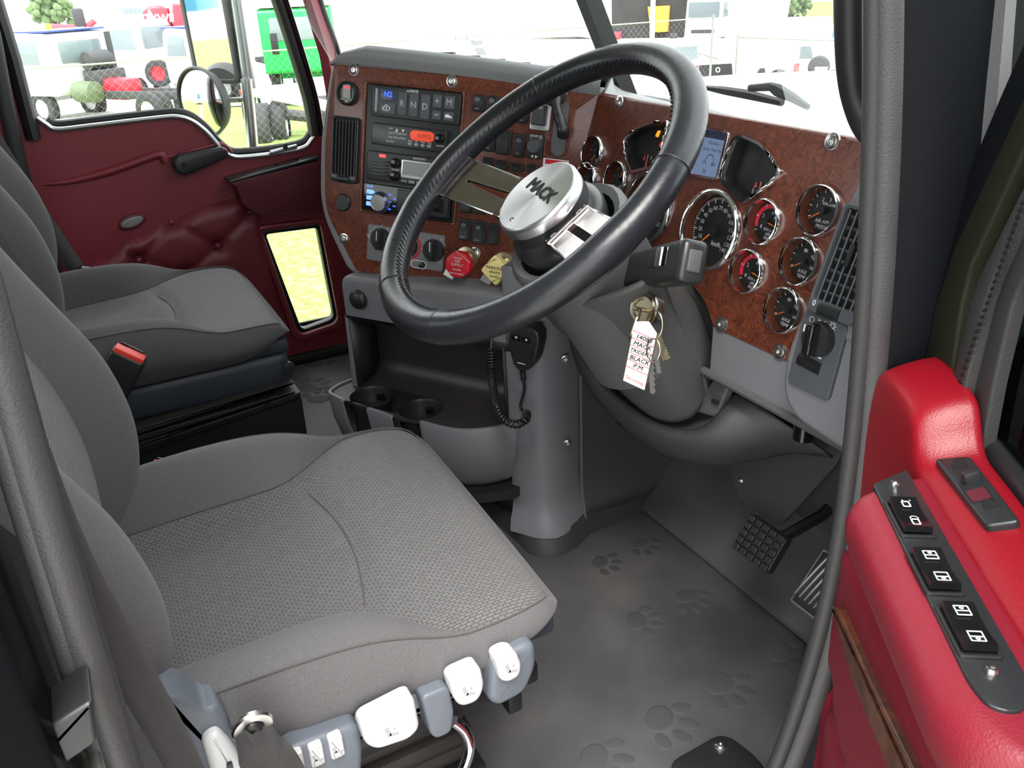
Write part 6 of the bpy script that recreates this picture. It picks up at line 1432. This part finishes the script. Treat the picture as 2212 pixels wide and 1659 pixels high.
# lock slider plate on the belt moulding
LF0 = OT @ V((0.15, -0.011, 0.6565)); LF = frame(LF0, (0.823, -0.568, 0), (0.568 * 0.946, 0.823 * 0.946, 0.325))
q = [tuple(st(LF, *p, 0.004)) for p in ((2018, 992), (2096, 986), (2206, 1128), (2130, 1138))]
lkp = lab(MB().prism(roundpoly(q, 0.004), -0.006, 0.005, LF, 0.002).build('lock_plate', 'black_satin', d2), 'lock slider plate')
c = st(LF, 2096, 1045, 0.005); MB().prism(rrect(c.x - 0.003, c.y - 0.007, c.x + 0.022, c.y + 0.007, 0.001), 0, 0.0056, LF).build('slot', 'black_plastic', lkp)
MB().prism(rrect(c.x + 0.008, c.y - 0.006, c.x + 0.021, c.y + 0.006, 0.001), 0, 0.0060, LF).build('red_flag', 'burgundy_dark', lkp)
MB().box((0.006, 0.012, 0.011), LF @ T(c.x - 0.001, c.y + 0.002, 0.009), 0.002).build('slider', 'black_satin', lkp)
for (u, v), op in (((2073, 1005), 1), ((2143, 1092), 0)):
    c = st(LF, u, v, 0.005); e = MB().prism(rrect(c.x - 0.0035, c.y - 0.005, c.x + 0.0035, c.y + 0.005, 0.0012), 0.005, 0.0058, LF); e.lathe([(0.003, 0), (0.0044, 0)], LF @ T(c.x - 0.004, c.y + (0.002 if op else 0), 0.0056), 14, a0=90, a1=270); e.build('padlock_mark', 'black_plastic', lkp, sharp=0)
# glass run seal + glass
MB().tube([OT @ V((sx, -0.047, 0.652)) for sx in (0.085, 0.3, 0.5, 0.75)], 0.012, 10, flat=0.8).build('glass_seal', 'rubber_black', d2)
MB().prism([(0.02, 0.62), (0.76, 0.62), (0.76, 1.25), (0.24, 1.25)], -0.054, -0.050, DF).build('window_pane', 'glass_tint', d2)
# window frame leading post (raked): strips side by side
def pstrip(left, right, o0, o1, m, name, bev=0.003):
    return MB().prism([df(*p, -0.03) for p in left] + [df(*p, -0.03) for p in right[::-1]], o0, o1, DF, bev).build(name, m, d2)
e0 = [(1905, 1000), (1940, 830), (1978, 650), (2010, 540), (2150, 200), (2330, -220)]
e1 = [(1960, 1000), (1987, 825), (2020, 660), (2059, 538), (2212, 205), (2390, -180)]
e2 = [(2015, 1000), (2050, 825), (2074, 660), (2095, 575), (2212, 318), (2430, -120)]
e3 = [(2025, 1000), (2059, 825), (2100, 655), (2118, 600), (2212, 410), (2460, -80)]
e4 = [(2060, 1000), (2090, 825), (2131, 655), (2150, 600), (2212, 461), (2490, -60)]
e5 = [(2095, 1000), (2125, 830), (2163, 662), (2180, 620), (2212, 560), (2520, -20)]
pstrip(e0, e1, -0.08, -0.034, 'jamb_black', 'frame_post')
pstrip(e1, e2, -0.08, -0.030, 'olive_black', 'frame_channel')
pstrip(e2, e3, -0.08, -0.046, 'rubber_black', 'frame_gap')
run = pstrip(e3, e4, -0.046, -0.028, 'rubber', 'glass_run')
pstrip(e4, e5, -0.046, -0.036, 'rubber', 'glass_channel')
for i in range(26):
    u, v = lerp(V(e3[1]), V(e3[4]), i / 25).lerp(lerp(V(e4[1]), V(e4[4]), i / 25), 0.5); c = df(u, v, -0.028)
    MB().box((0.009, 0.0028, 0.0016), DF @ T(c[0], c[1], -0.0280) @ RZ(30), 0.0008, 1).build('run_rib', 'rubber_black', run)
# outer skin
MB().prism([(-0.06, -0.14), (0.76, -0.14), (0.76, 0.60), (-0.06, 0.60)], -0.11, -0.09, DF, 0.005).build('outer_skin', 'black_paint', d2)
# wood strip
ws = [df(*p, 0.022) for p in ((1797, 1308), (1808, 1316), (1862, 1440), (1965, 1655), (2020, 1790), (1985, 1790), (1915, 1655), (1840, 1470))]
lab(MB().prism(roundpoly(ws, 0.003), -0.004, 0.023, DF, 0.004).build('wood_strip', 'door_wood', d2), 'varnished wood strip')

# ================================================================== OUTSIDE
def gz(x, y): return max(-3.4, -1.6 - 0.03 * max(0, -x - 8) - 0.06 * max(0, y - 4))
xs = [-120, -90, -70, -55, -45, -38, -32, -26, -20, -14, -8, -4, 0, 6, 14, 30, 60]; ys = [-60, -40, -20, -10, -4, 0, 4, 8, 12, 16, 22, 30, 40, 60, 100]
struct('ground', MB().rows([[V((x, y, gz(x, y))) for x in xs] for y in ys]), 'grass', 'sunlit grass around the truck', sharp=80)
struct('yard', MB().rows([[V((x, y, gz(x, y) + 0.03)) for x in (-120, -70, -45, -32, -27.5)] for y in (-30, -4, 4, 12, 30, 60)] ), 'gravel', 'pale gravel yard behind the fence')
struct('forecourt', MB().rows([[V((x, y, gz(x, y) + 0.03)) for x in (-27.5, -20, -14, -8, 0, 10)] for y in (12.5, 16, 22, 30, 40, 60)]), 'gravel', 'pale gravel forecourt ahead of the truck')
struct('driveway', MB().box((9, 60, 0.05), T(5.6, 0, -1.585)), 'gravel', 'grey gravel driveway added unseen on the driver side to stop green bounce light')  # out of view, added to keep green grass bounce off the cab
struct('path', MB().box((1.1, 40, 0.05), T(-3.2, -18, -1.58)), 'gravel', 'concrete path beside the truck')

def wheel(parent, M, r, w_, m_rim='truck_white', name='wheel'):
    """axis along local x"""
    A = M @ RY(90)
    t = MB().lathe([(r * 0.56, -w_ / 2), (r * 0.9, -w_ / 2), (r, -w_ * 0.36), (r, w_ * 0.36), (r * 0.9, w_ / 2), (r * 0.56, w_ / 2)], A, 28).build(name, 'tyre', parent)
    MB().lathe([(r * 0.57, -w_ * 0.4), (r * 0.5, -w_ * 0.2), (r * 0.2, -w_ * 0.1), (r * 0.18, -w_ * 0.3), (0, -w_ * 0.3)], A, 20).build('rim', m_rim, t)
    MB().lathe([(r * 0.57, w_ * 0.4), (r * 0.5, w_ * 0.2), (r * 0.2, w_ * 0.1), (r * 0.18, w_ * 0.3), (0, w_ * 0.3)], A, 20).build('rim', m_rim, t)
    return t
def cab_truck(name, label, loc, head, cab, h=1.55, length=1.7, width=2.0, chassis=5.0, roof='truck_white', z0=0.75, wheels=True, extra=None, cat='truck', group=None, wr=0.48):
    """origin on the ground below the cab; local +y is forward"""
    root = thing(name, label, cat, tuple(loc), group)
    M = Matrix.Translation(loc) @ RZ(head)
    side = roundpoly([(-length / 2, z0), (length / 2, z0), (length / 2 + 0.05, z0 + h * 0.45), (length / 2 - 0.12, z0 + h * 0.93), (length / 2 - 0.35, z0 + h), (-length / 2, z0 + h * 0.97)], 0.15, 4)
    YZ = M @ Matrix(((0, 0, 1, -width / 2), (1, 0, 0, 0), (0, 1, 0, 0), (0, 0, 0, 1)))
    MB().prism(side, 0, width, YZ, 0.08, 3).build('cab', cab, root)
    MB().prism(rrect(-width * 0.36, z0 + h * 0.5, width * 0.36, z0 + h * 0.84, 0.06), -0.02, 0.02, M @ T(0, -length / 2, 0) @ RX(90), 0.005).build('rear_window', 'truck_glass', root)
    MB().prism(rrect(-width * 0.42, z0 + h * 0.5, width * 0.42, z0 + h * 0.88, 0.08), -0.02, 0.03, M @ T(0, length / 2 + 0.02, 0) @ RZ(180) @ RX(90), 0.005).build('windscreen', 'truck_glass', root)
    for sg in (-1, 1):
        MB().prism(roundpoly([(-length * 0.18, z0 + h * 0.5), (length * 0.40, z0 + h * 0.5), (length * 0.32, z0 + h * 0.86), (-length * 0.18, z0 + h * 0.86)], 0.05, 3), -0.01, 0.02, M @ T(sg * width / 2, 0, 0) @ Matrix(((0, 0, sg, 0), (1, 0, 0, 0), (0, 1, 0, 0), (0, 0, 0, 1))), 0.004).build('side_window', 'truck_glass', root)
        if chassis: MB().box((0.09, chassis, 0.22), M @ T(sg * 0.40, -length / 2 - chassis / 2 + 0.4, z0 - 0.02), 0.01).build('chassis_rail', 'chassis', root)
    if wheels:
        for sg in (-1, 1):
            wheel(root, M @ T(sg * (width / 2 - 0.17), length * 0.1, wr), wr, 0.28)
            if chassis:
                for yy in (-length / 2 - chassis * 0.62,):
                    for dx in (0.0, 0.30): wheel(root, M @ T(sg * (width / 2 - 0.17 - dx), yy, wr), wr, 0.26)
    MB().box((width, 0.12, 0.30), M @ T(0, length / 2 + 0.04, z0 - 0.15), 0.03).build('bumper', cab, root)
    MB().box((width, length, 0.05), M @ T(0, 0, z0 + h + 0.005), 0.01).build('roof_skin', roof, root) if roof != cab else None
    return root, M
def gnd(p): return V((p.x, p.y, gz(p.x, p.y)))
# white truck chassis with exposed red engine
p = onx(140, 150, -29); r, M = cab_truck('tray_truck', 'white truck chassis with exposed red engine seen through the passenger window', V((p.x, p.y, -2.35)), 128, 'truck_white', h=1.75, length=1.75, width=2.1, chassis=5.2, roof='blue_roof', z0=0.85)
MB().lathe([(0.01, -0.5), (0.26, -0.45), (0.28, 0.3), (0.2, 0.42), (0.01, 0.45)], M @ T(0.15, -1.35, 1.75) @ RY(90), 18).build('air_cleaner', 'chassis', r)
MB().box((1.0, 0.7, 0.5), M @ T(0.2, -1.4, 1.25), 0.05).build('battery_box', 'chassis', r)
MB().box((0.7, 1.0, 0.6), M @ T(0.1, -2.1, 0.95), 0.12).build('engine_block', 'engine_red', r)
MB().lathe([(0.01, -0.4), (0.3, -0.35), (0.3, 0.35), (0.01, 0.4)], M @ T(-0.75, -1.6, 0.95) @ RX(90), 16).build('fuel_tank', 'tank_green', r)
MB().tube([M @ V((0.85, -1.15, 0.9)), M @ V((0.85, -1.15, 2.5))], 0.09, 10).build('exhaust_stack', 'chassis', r)
MB().box((0.5, 0.12, 0.12), M @ T(0.55, -6.4, 0.85), 0.02).build('tail_light', 'red_light', r)
MB().lathe([(0.09, 0), (0.09, 0.12), (0.05, 0.18), (0, 0.19)], M @ T(-0.1, 0.1, 2.62), 12).build('beacon', 'lamp_amber', r)
# red waste truck
p = onx(300, 110, -38); r, M = cab_truck('waste_truck', 'white cabbed waste truck with red body lettered in white', V((p.x, p.y, -2.8)), -40, 'truck_white', h=2.1, length=1.9, width=2.4, chassis=6.5, z0=0.95, wr=0.52)
F = frame(onx(352, 55, -38.6), (0.15, 1, 0), (0, 0, 1))
q = [tuple(st(F, *p_)) for p_ in ((310, 125), (308, 25), (322, 14), (345, 12), (362, 18), (372, 60), (378, 125))]
bo = MB().prism(q, -3.5, 0, F, 0.1).build('waste_body', 'truck_red', r)
q = [tuple(st(F, *p_)) for p_ in ((374, 60), (372, 8), (400, 8), (420, 130), (380, 130))]; MB().prism(q, -3.5, 0.1, F, 0.08).build('hopper', 'truck_red', r)
MB().prism(roundpoly([tuple(st(F, *p_, 0.05)) for p_ in ((312, 56), (310, 28), (324, 18), (345, 16), (358, 22), (366, 56))], 0.1), 0, 0.06, F, 0.03).build('panel', 'truck_red', r)
c = st(F, 345, 40, 0.1); MB().text('CITYWIDE', 0.42, F @ T(c.x, c.y, 0.08) @ RZ(-2), bold=0.012).build('body_lettering', 'white', r, sharp=0)['kind'] = 'stuff'
c = st(F, 325, 37, 0.1); MB().prism(roundpoly([(-0.16, -0.2), (0.0, -0.28), (0.16, -0.2), (0.1, 0.1), (0, 0.32), (-0.1, 0.1)], 0.05), 0.06, 0.085, F @ T(c.x, c.y, 0)).build('body_emblem', 'white', r)
wheel(r, Matrix.Translation(onx(343, 158, -36)) @ RZ(-20), 0.5, 0.3, 'engine_red')
# second white cab
p = onx(450, 140, -30); cab_truck('cab_chassis_truck', 'white light truck cab between the red waste body and the round mirror', V((p.x, p.y, -2.4)), 118, 'truck_white', h=1.7, length=1.7, width=2.0, chassis=0, roof='blue_roof', z0=0.8)
# green truck
p = onx(628, 130, -27); r, M = cab_truck('green_truck', 'bright green truck cab beside the window frame', V((p.x, p.y + 0.4, -2.15)), 70, 'truck_green', h=1.9, length=1.8, width=2.2, chassis=0, z0=0.85)
q = onx(593, 95, -26); MB().box((0.12, 0.22, 0.6), Matrix.Translation(q), 0.04).build('mirror', 'black_plastic', r)
# white box lorry
p = onx(555, 80, -34); bl = thing('box_lorry', 'tall white box lorry behind the green truck', 'truck', (p.x, p.y, -2.4))
MB().box((6, 2.9, 2.6), T(p.x, p.y, 0.25), 0.05).build('box_body', 'truck_white', bl); MB().box((6, 0.9, 0.25), T(p.x, p.y, -1.2)).build('chassis_rail', 'chassis', bl)
for dx in (-2, 2):
    for dy in (-0.9, 0.9): wheel(bl, T(p.x + dx, p.y + dy, -1.95) @ RZ(90), 0.48, 0.3)
# near chassis with twin wheels
p = onx(578, 275, -17.5); nc = thing('trailer_chassis', 'bare chassis with large twin tyres seen through the passenger window', 'truck', (p.x, p.y, -2.0))
for u, v, x in ((572, 275, -17.5), (606, 268, -17.9), (545, 235, -19.5), (700, 255, -18.5)): wheel(nc, Matrix.Translation(onx(u, v, x)) @ RZ(68), 0.50, 0.30)
for v, dx in ((206, 0), (196, -0.9)): MB().rod(onx(535, v - 6, -18.2 + dx), onx(720, v + 30, -16.6 + dx), 0.07, 8).build('chassis_rail', 'truck_white', nc)
MB().rod(onx(560, 240, -18.4), onx(690, 255, -17.6), 0.12, 8).build('axle', 'chassis', nc)
MB().box((0.5, 0.9, 0.35), Matrix.Translation(onx(628, 200, -18.6)), 0.05).build('tank', 'truck_white', nc)
# chain link fence (nobody could count the wires)
def fence(a, b, z0, z1, name, label):
    root = thing(name, label, 'fence', (a[0], a[1], z0)); A, B = V((*a, 0)), V((*b, 0)); L = (B - A).length; d = (B - A).normalized(); H = z1 - z0; F = frame((a[0], a[1], z0), d, (0, 0, 1)); m = MB(); st_p = 0.11; k_ = -H
    while k_ < L:
        for sg in (0, 1):
            x0, y0, x1, y1 = k_, 0.0, k_ + H, H
            if x0 < 0: y0 = -x0; x0 = 0
            if x1 > L: y1 -= (x1 - L); x1 = L
            if sg: y0, y1 = H - y0, H - y1
            if x1 > x0: m.rod(F @ V((x0, y0, 0)), F @ V((x1, y1, 0)), 0.0009, 3)
        k_ += st_p
    m.build('wire_mesh', 'fence_wire', root, sharp=0)['kind'] = 'stuff'
    n = int(L / 7)
    for i in range(n + 1): MB().rod(F @ V((L * i / n, -0.3, 0.03)), F @ V((L * i / n, H + 0.05, 0.03)), 0.02, 8).build('post', 'fence_wire', root)
    MB().rod(F @ V((0, H, 0.02)), F @ V((L, H, 0.02)), 0.012, 6).build('top_rail', 'fence_wire', root)
fence((-11.5, -3), (-11.5, 11.0), -1.75, 0.25, 'chain_link_fence', 'chain link fence beyond the passenger window')
fence((-11.2, 11.4), (4.0, 12.5), -2.1, -0.1, 'chain_link_fence', 'chain link fence ahead of the windscreen')

# ---- ahead of the windscreen
def box_thing(name, label, cat, c, size, m, rz=0, bev=0.03):
    r = thing(name, label, cat, (c.x, c.y, c.z - size[2] / 2)); MB().box(size, Matrix.Translation(c) @ RZ(rz), bev).build('body', m, r); return r
# workshop building with dark bay
p = ony(1405, 60, 42); wk = thing('workshop', 'workshop building with a dark open bay and yellow door', 'building', (p.x, p.y, -3.4))
B = frame(ony(1405, 90, 42), (0.80, 0.60, 0), (0, 0, 1))
q = [tuple(st(B, *p_)) for p_ in ((1322, 90), (1320, -120), (1512, -120), (1478, 85))]
MB().prism(q, -0.2, 0, B).build('bay_shade_sheet', 'building_dark', wk)  # dark sheet painted in place of the shaded bay interior
q = [tuple(st(B, *p_)) for p_ in ((1408, 70), (1402, 14), (1448, 12), (1444, 68))]; MB().prism(q, 0.0, 0.4, B, 0.05).build('yellow_door', 'door_yellow', wk)
q = [tuple(st(B, *p_)) for p_ in ((1409, 85), (1414, -60), (1422, -60), (1418, 85))]; MB().prism(q, 0.5, 0.8, B, 0.03).build('white_post', 'truck_white', wk)
q = [tuple(st(B, *p_)) for p_ in ((1480, 85), (1505, -120), (1720, -140), (1680, 85))]; MB().prism(q, -3, 0.5, B, 0.05).build('white_wall', 'building', wk)
q = [tuple(st(B, *p_)) for p_ in ((1100, 60), (1098, -140), (1325, -140), (1325, 90))]; MB().prism(q, -3, -0.1, B, 0.05).build('side_wall', 'building', wk)
for u, v in ((1340, 75), (1460, 78)): MB().box((0.5, 0.4, 0.5), Matrix.Translation(B @ V((*st(B, u, v), 0.7))), 0.04).build('crate', 'truck_red' if u < 1400 else 'chassis', wk)
# white lorry facing us
p = ony(1528, 60, 36); r, M = cab_truck('white_lorry', 'white cab-over lorry parked beside the dark workshop bay', V((p.x, p.y, -3.4)), -146, 'truck_white', h=2.2, length=1.8, width=2.2, chassis=0, z0=0.9)
MB().box((1.4, 0.05, 0.2), M @ T(0, 0.98, 1.25), 0.02).build('grille', 'chassis', r)
# pickup with black tailgate
U = frame(ony(1546, 190, 23), (0.90, 0.44, 0), (0, 0, 1)); uo = U.translation
pu = thing('pickup', 'white utility pickup with a black tailgate ahead of the windscreen', 'car', tuple(uo))
def upx(u, v, o=0.0): return tuple(st(U, u, v, o))
MB().prism(roundpoly([upx(*p_) for p_ in ((1480, 186), (1476, 140), (1590, 128), (1592, 182))], 0.08), -4.6, 0.0, U, 0.06).build('tray_body', 'truck_white', pu)
MB().prism(roundpoly([upx(*p_, 0.05) for p_ in ((1512, 183), (1509, 141), (1580, 137), (1583, 181))], 0.06), 0.0, 0.06, U, 0.02).build('tailgate', 'black_satin', pu)
MB().prism(roundpoly([upx(*p_, 0.05) for p_ in ((1494, 172), (1492, 142), (1507, 141), (1509, 172))], 0.04), 0.0, 0.06, U, 0.02).build('tail_light', 'red_light', pu)
c = upx(1550, 151, 0.1); MB().lathe([(0.06, 0), (0.10, 0)], U @ T(*c, 0.07), 16).build('badge', 'white', pu)
MB().prism(roundpoly([upx(*p_, -1.4) for p_ in ((1455, 140), (1445, 96), (1540, 90), (1560, 132))], 0.15), -3.6, -1.4, U, 0.1).build('cab', 'truck_white', pu)
MB().prism(roundpoly([upx(*p_, -1.38) for p_ in ((1470, 132), (1458, 102), (1506, 99), (1508, 127))], 0.06), -1.4, -1.36, U).build('rear_window', 'truck_glass', pu)
for dx in (0.15, 1.45): wheel(pu, U @ T(dx, 0.30, -1.0) @ RY(0) @ RX(0), 0.36, 0.24)
# white station wagon with spare wheel
U = frame(ony(1770, 190, 24), (0.80, 0.60, 0), (0, 0, 1))
wg = thing('wagon', 'white four-wheel drive with rear spare wheel ahead of the windscreen', 'car', tuple(U.translation))
def wpx(u, v, o=0.0): return tuple(st(U, u, v, o))
MB().prism(roundpoly([wpx(*p_) for p_ in ((1655, 178), (1650, 140), (1690, 130), (1712, 95), (1790, 90), (1845, 98), (1850, 178), (1760, 184)) ], 0.12), -1.9, 0.0, U, 0.08).build('body', 'truck_white', wg)
MB().prism(roundpoly([wpx(*p_, 0.02) for p_ in ((1726, 127), (1730, 100), (1752, 100), (1756, 126))], 0.05), 0, 0.03, U).build('rear_window', 'truck_glass', wg)
c = wpx(1768, 145, 0.2); MB().lathe([(0.36, 0.0), (0.36, 0.16), (0.30, 0.22), (0, 0.22)], U @ T(*c, 0.0), 24).build('spare_wheel', 'chassis', wg)
c = wpx(1774, 149, 0.25); MB().box((0.42, 0.14, 0.02), U @ T(*c, 0.24)).build('number_plate', 'white', wg)
c = wpx(1720, 147, 0.02); MB().box((0.18, 0.30, 0.04), U @ T(*c, 0.02)).build('tail_light', 'red_light', wg)
for u, v in ((1681, 172), (1798, 174)): c = wpx(u, v); wheel(wg, U @ T(c[0], c[1], -0.06) @ RY(90), 0.36, 0.24)
# big white lorry seen over the stack with its name plate
p = ony(1000, 60, 17); U = frame(p, (0.72, 0.69, 0), (0, 0, 1))
iv = thing('bonneted_lorry', 'white lorry front with a dark name plate above the dash', 'truck', (p.x, p.y, -2.6))
def ipx(u, v, o=0.0): return tuple(st(U, u, v, o))
MB().prism(roundpoly([ipx(*p_) for p_ in ((945, 150), (948, 60), (960, -20), (1070, -20), (1078, 70), (1062, 150))], 0.2), -3.5, 0.0, U, 0.12).build('cab', 'truck_white', iv)
MB().prism(roundpoly([ipx(*p_, 0.02) for p_ in ((958, 84), (1045, 88), (1038, 98), (966, 94))], 0.03), 0, 0.05, U).build('grille_slot', 'lcd_grey', iv)
MB().prism(roundpoly([ipx(*p_, 0.02) for p_ in ((985, 102), (1045, 104), (1050, 118), (985, 118))], 0.05), 0, 0.05, U).build('lower_grille', 'lcd_grey', iv)
MB().prism([ipx(*p_, 0.02) for p_ in ((981, 78), (1010, 78), (1012, 87), (982, 87))], 0, 0.04, U).build('name_plate', 'switch_grey', iv)
c = ipx(996, 82, 0.05); MB().text('IVECO', 0.16, U @ T(*c, 0.045)).build('name_lettering', 'white', iv, sharp=0)['kind'] = 'stuff'
# containers and shed further right
p = ony(1745, 65, 40); box_thing('pale_container', 'pale blue shipping container far beyond the windscreen', 'container', V((p.x, p.y, p.z)), (2.5, 1.2, 1.4), 'container_pale', 40)
p = ony(1830, 72, 40); box_thing('parked_car', 'tiny dark blue car parked beyond the wagon', 'car', V((p.x, p.y, p.z)), (1.6, 1.0, 0.5), 'plate_blue', 40, 0.15)
# trees
def tree(u, v, y, rad, label, onf=ony):
    c = onf(u, v, y); r = thing('tree', label, 'tree', (c.x, c.y, -3.4)); m = MB()
    for i in range(130):
        d_ = V((random.gauss(0, 1), random.gauss(0, 1), random.gauss(0, 0.7))).normalized() * rad * random.uniform(0.4, 1.0); b = bmesh.new(); bmesh.ops.create_icosphere(b, subdivisions=1, radius=rad * random.uniform(0.10, 0.2)); m.add(b, Matrix.Translation(c + d_))
    m.build('crown', 'foliage', r); MB().rod((c.x, c.y, -3.4), c, 0.15, 8, 0.08).build('trunk', 'bark', r)
tree(1715, 8, 60, 1.5, 'green tree above the containers'); tree(112, 18, -62, 1.6, 'green tree on the skyline beyond the white truck', onx)
# excavator-like red and white boom behind the white truck, far building
p = onx(160, 55, -48); bb = thing('boom_truck', 'red and white crane boom behind the white truck', 'crane', (p.x, p.y, -3.0))
MB().rod(onx(108, 60, -46), onx(165, 62, -46), 0.18, 8).build('boom', 'truck_red', bb); MB().rod(onx(185, 62, -46), onx(205, 45, -46), 0.14, 8).build('jib', 'truck_red', bb)
MB().box((0.4, 0.5, 0.8), Matrix.Translation(onx(170, 38, -46)), 0.1).build('mirror_housing', 'chassis', bb); MB().rod(onx(140, 62, -46), onx(140, 200, -46), 0.2, 8).build('crane_post', 'truck_white', bb)
p = onx(60, -20, -75); wh = thing('warehouse', 'long white warehouse on the skyline', 'building', (p.x, p.y + 10, -3.4))
MB().box((8, 46, 6.6), T(p.x - 4, p.y + 14, -0.1), 0.1).build('wall', 'building', wh)
for k_ in range(6):
    c = onx(268 + 10 * k_, 24, p.x + 0.05); MB().box((0.1, 0.34, 0.42), Matrix.Translation(c)).build('window', 'truck_glass', wh)
# yard seen in the flat mirror, behind the truck on the left
rb = thing('storage_shed', 'white shed with blue container seen in the flat mirror', 'building', (-6.5, -22, -1.6))
MB().box((5, 6, 2.2), T(-9.0, -26, -0.5), 0.05).build('shed_wall', 'building', rb); MB().box((2.5, 6, 2.4), T(-5.6, -27, 1.8), 0.05).build('blue_container', 'container_blue', rb)
MB().box((9, 0.3, 0.5), T(-7, -20, -1.35), 0.03).build('brick_edge', 'building_dark', rb)

# ---- passenger side mirrors on the door
mr = thing('door_mirror', 'tall flat door mirror on a chrome post outside the passenger window', 'mirror', tuple(onx(450, 90, -1.28)))
nM = V((0.60, -0.80, 0)).normalized(); MF = frame(onx(450, 90, -1.28), V((-nM.y, nM.x, 0)), (0, 0, 1))
q = [tuple(st(MF, *p_)) for p_ in ((385, -40), (480, -40), (512, 178), (420, 158))]
x0, x1, y0 = (q[0][0] + q[3][0]) / 2, (q[1][0] + q[2][0]) / 2, q[2][1]; y1 = y0 + 0.42
MB().prism(rrect(x0, y0, x1, y1, 0.012), -0.03, -0.003, MF, 0.004).build('housing', 'satin_alu', mr)
MB().hoop(rrect(x0 - 0.004, y0 - 0.004, x1 + 0.004, y1, 0.012), rrect(x0 + 0.008, y0 + 0.008, x1 - 0.008, y1 - 0.008, 0.008), -0.012, 0.003, MF, 0.002).build('frame', 'mid_grey', mr)
MB().prism(rrect(x0 + 0.008, y0 + 0.008, x1 - 0.008, y1 - 0.008, 0.008), -0.004, -0.001, MF).build('glass', 'mirror', mr)
MB().tube([onx(505, -60, -1.22), onx(528, 100, -1.22), onx(540, 190, -1.22)], 0.024, 14).build('bracket_guard', 'satin_alu', mr)
MB().tube([onx(532, 170, -1.20), onx(540, 250, -1.20), onx(548, 340, -1.20), onx(556, 420, -1.20)], 0.016, 14).build('post', 'satin_alu', mr)
rm_ = thing('round_mirror', 'round convex mirror with thin dark rim outside the passenger window', 'mirror', tuple(onx(435, 222, -1.26)))
nR = (V((0.50, -0.85, -0.12))).normalized(); ux_ = V((0, 0, 1)).cross(nR); RMF = frame(onx(435, 222, -1.26), ux_, (0, 0, 1))
a, b_, c_, d_ = [V(st(RMF, *p_)) for p_ in ((382, 205), (489, 240), (420, 148), (452, 298))]
ry_ = (c_ - d_).length / 2; rx_ = ry_; Rm = ry_
DG = RMF @ Matrix.Diagonal((rx_ / Rm, ry_ / Rm, 1, 1))
MB().lathe([(Rm * 1.0, -0.004), (Rm * 0.9, 0.003), (Rm * 0.7, 0.0115), (Rm * 0.45, 0.018), (Rm * 0.2, 0.0215), (0.0005, 0.0222)], DG, 40).build('convex_glass', 'mirror', rm_, sharp=80)
MB().lathe([(Rm * 0.97, 0.0), (Rm * 1.0, 0.006), (Rm * 1.035, 0.004), (Rm * 1.04, -0.004), (Rm * 0.9, -0.03), (0, -0.04)], DG, 40).build('rim', 'mid_grey', rm_)
MB().rod(RMF @ V((0, 0, -0.03)), onx(536, 215, -1.20), 0.008, 8).build('arm', 'chrome', rm_)
# outer skin of the passenger door
sk_o = [(-0.09, -0.10), (0.70, -0.10), (0.70, 0.60), (0.58, 0.60), (0.40, 0.60), (0.32, 0.69), (0.02, 0.70), (-0.09, 0.72)]
MB().plate(sk_o, [[(0.40, 0.10), (0.60, 0.10), (0.60, 0.42), (0.40, 0.42)]], -0.07, -0.06, PD).build('outer_skin', 'black_paint', door1)
# ---- bonnet and wiper in front of the windscreen
bn = thing('bonnet', 'pale glossy bonnet in front of the windscreen', 'bonnet', (0, 1.6, 0.4))
MB().rows([[V((x * (1 - 0.12 * t_), 0.985 - 0.0 * t_ - 0.13 * (abs(x) / 0.8) ** 1.5 * (1 - t_) + 1.75 * t_, 0.792 - 0.10 * (x / 0.8) ** 2 - 0.12 * t_ * t_)) for x in [-0.82 + 0.082 * i for i in range(21)]] for t_ in (0, 0.15, 0.3, 0.5, 0.75, 1.0)]).build('bonnet_panel', 'bonnet', bn, sharp=80, solid=0.01)
wp_ = thing('wiper', 'black windscreen wiper resting at the base of the right pane', 'wiper', tuple(ony(1680, 205, 0.92)))
def wy(u): return 0.945 - 0.14 * max(0, (u - 1400)) / 500
MB().tube([ony(u, v, 0.90) for u, v in ((1515, 188), (1560, 195), (1620, 205), (1690, 222))], [0.003, 0.006, 0.007, 0.005], 6).build('blade', 'black_plastic', wp_)
MB().tube([ony(u, v, 0.885) for u, v in ((1620, 190), (1665, 187), (1682, 196), (1710, 210), (1746, 232))], [0.005, 0.006, 0.009, 0.007, 0.004], 8).build('arm', 'black_plastic', wp_)

# ------------------------------------------------------------------ tidy
for o in list(bpy.data.objects):
    if '_o' in o: del o['_o']
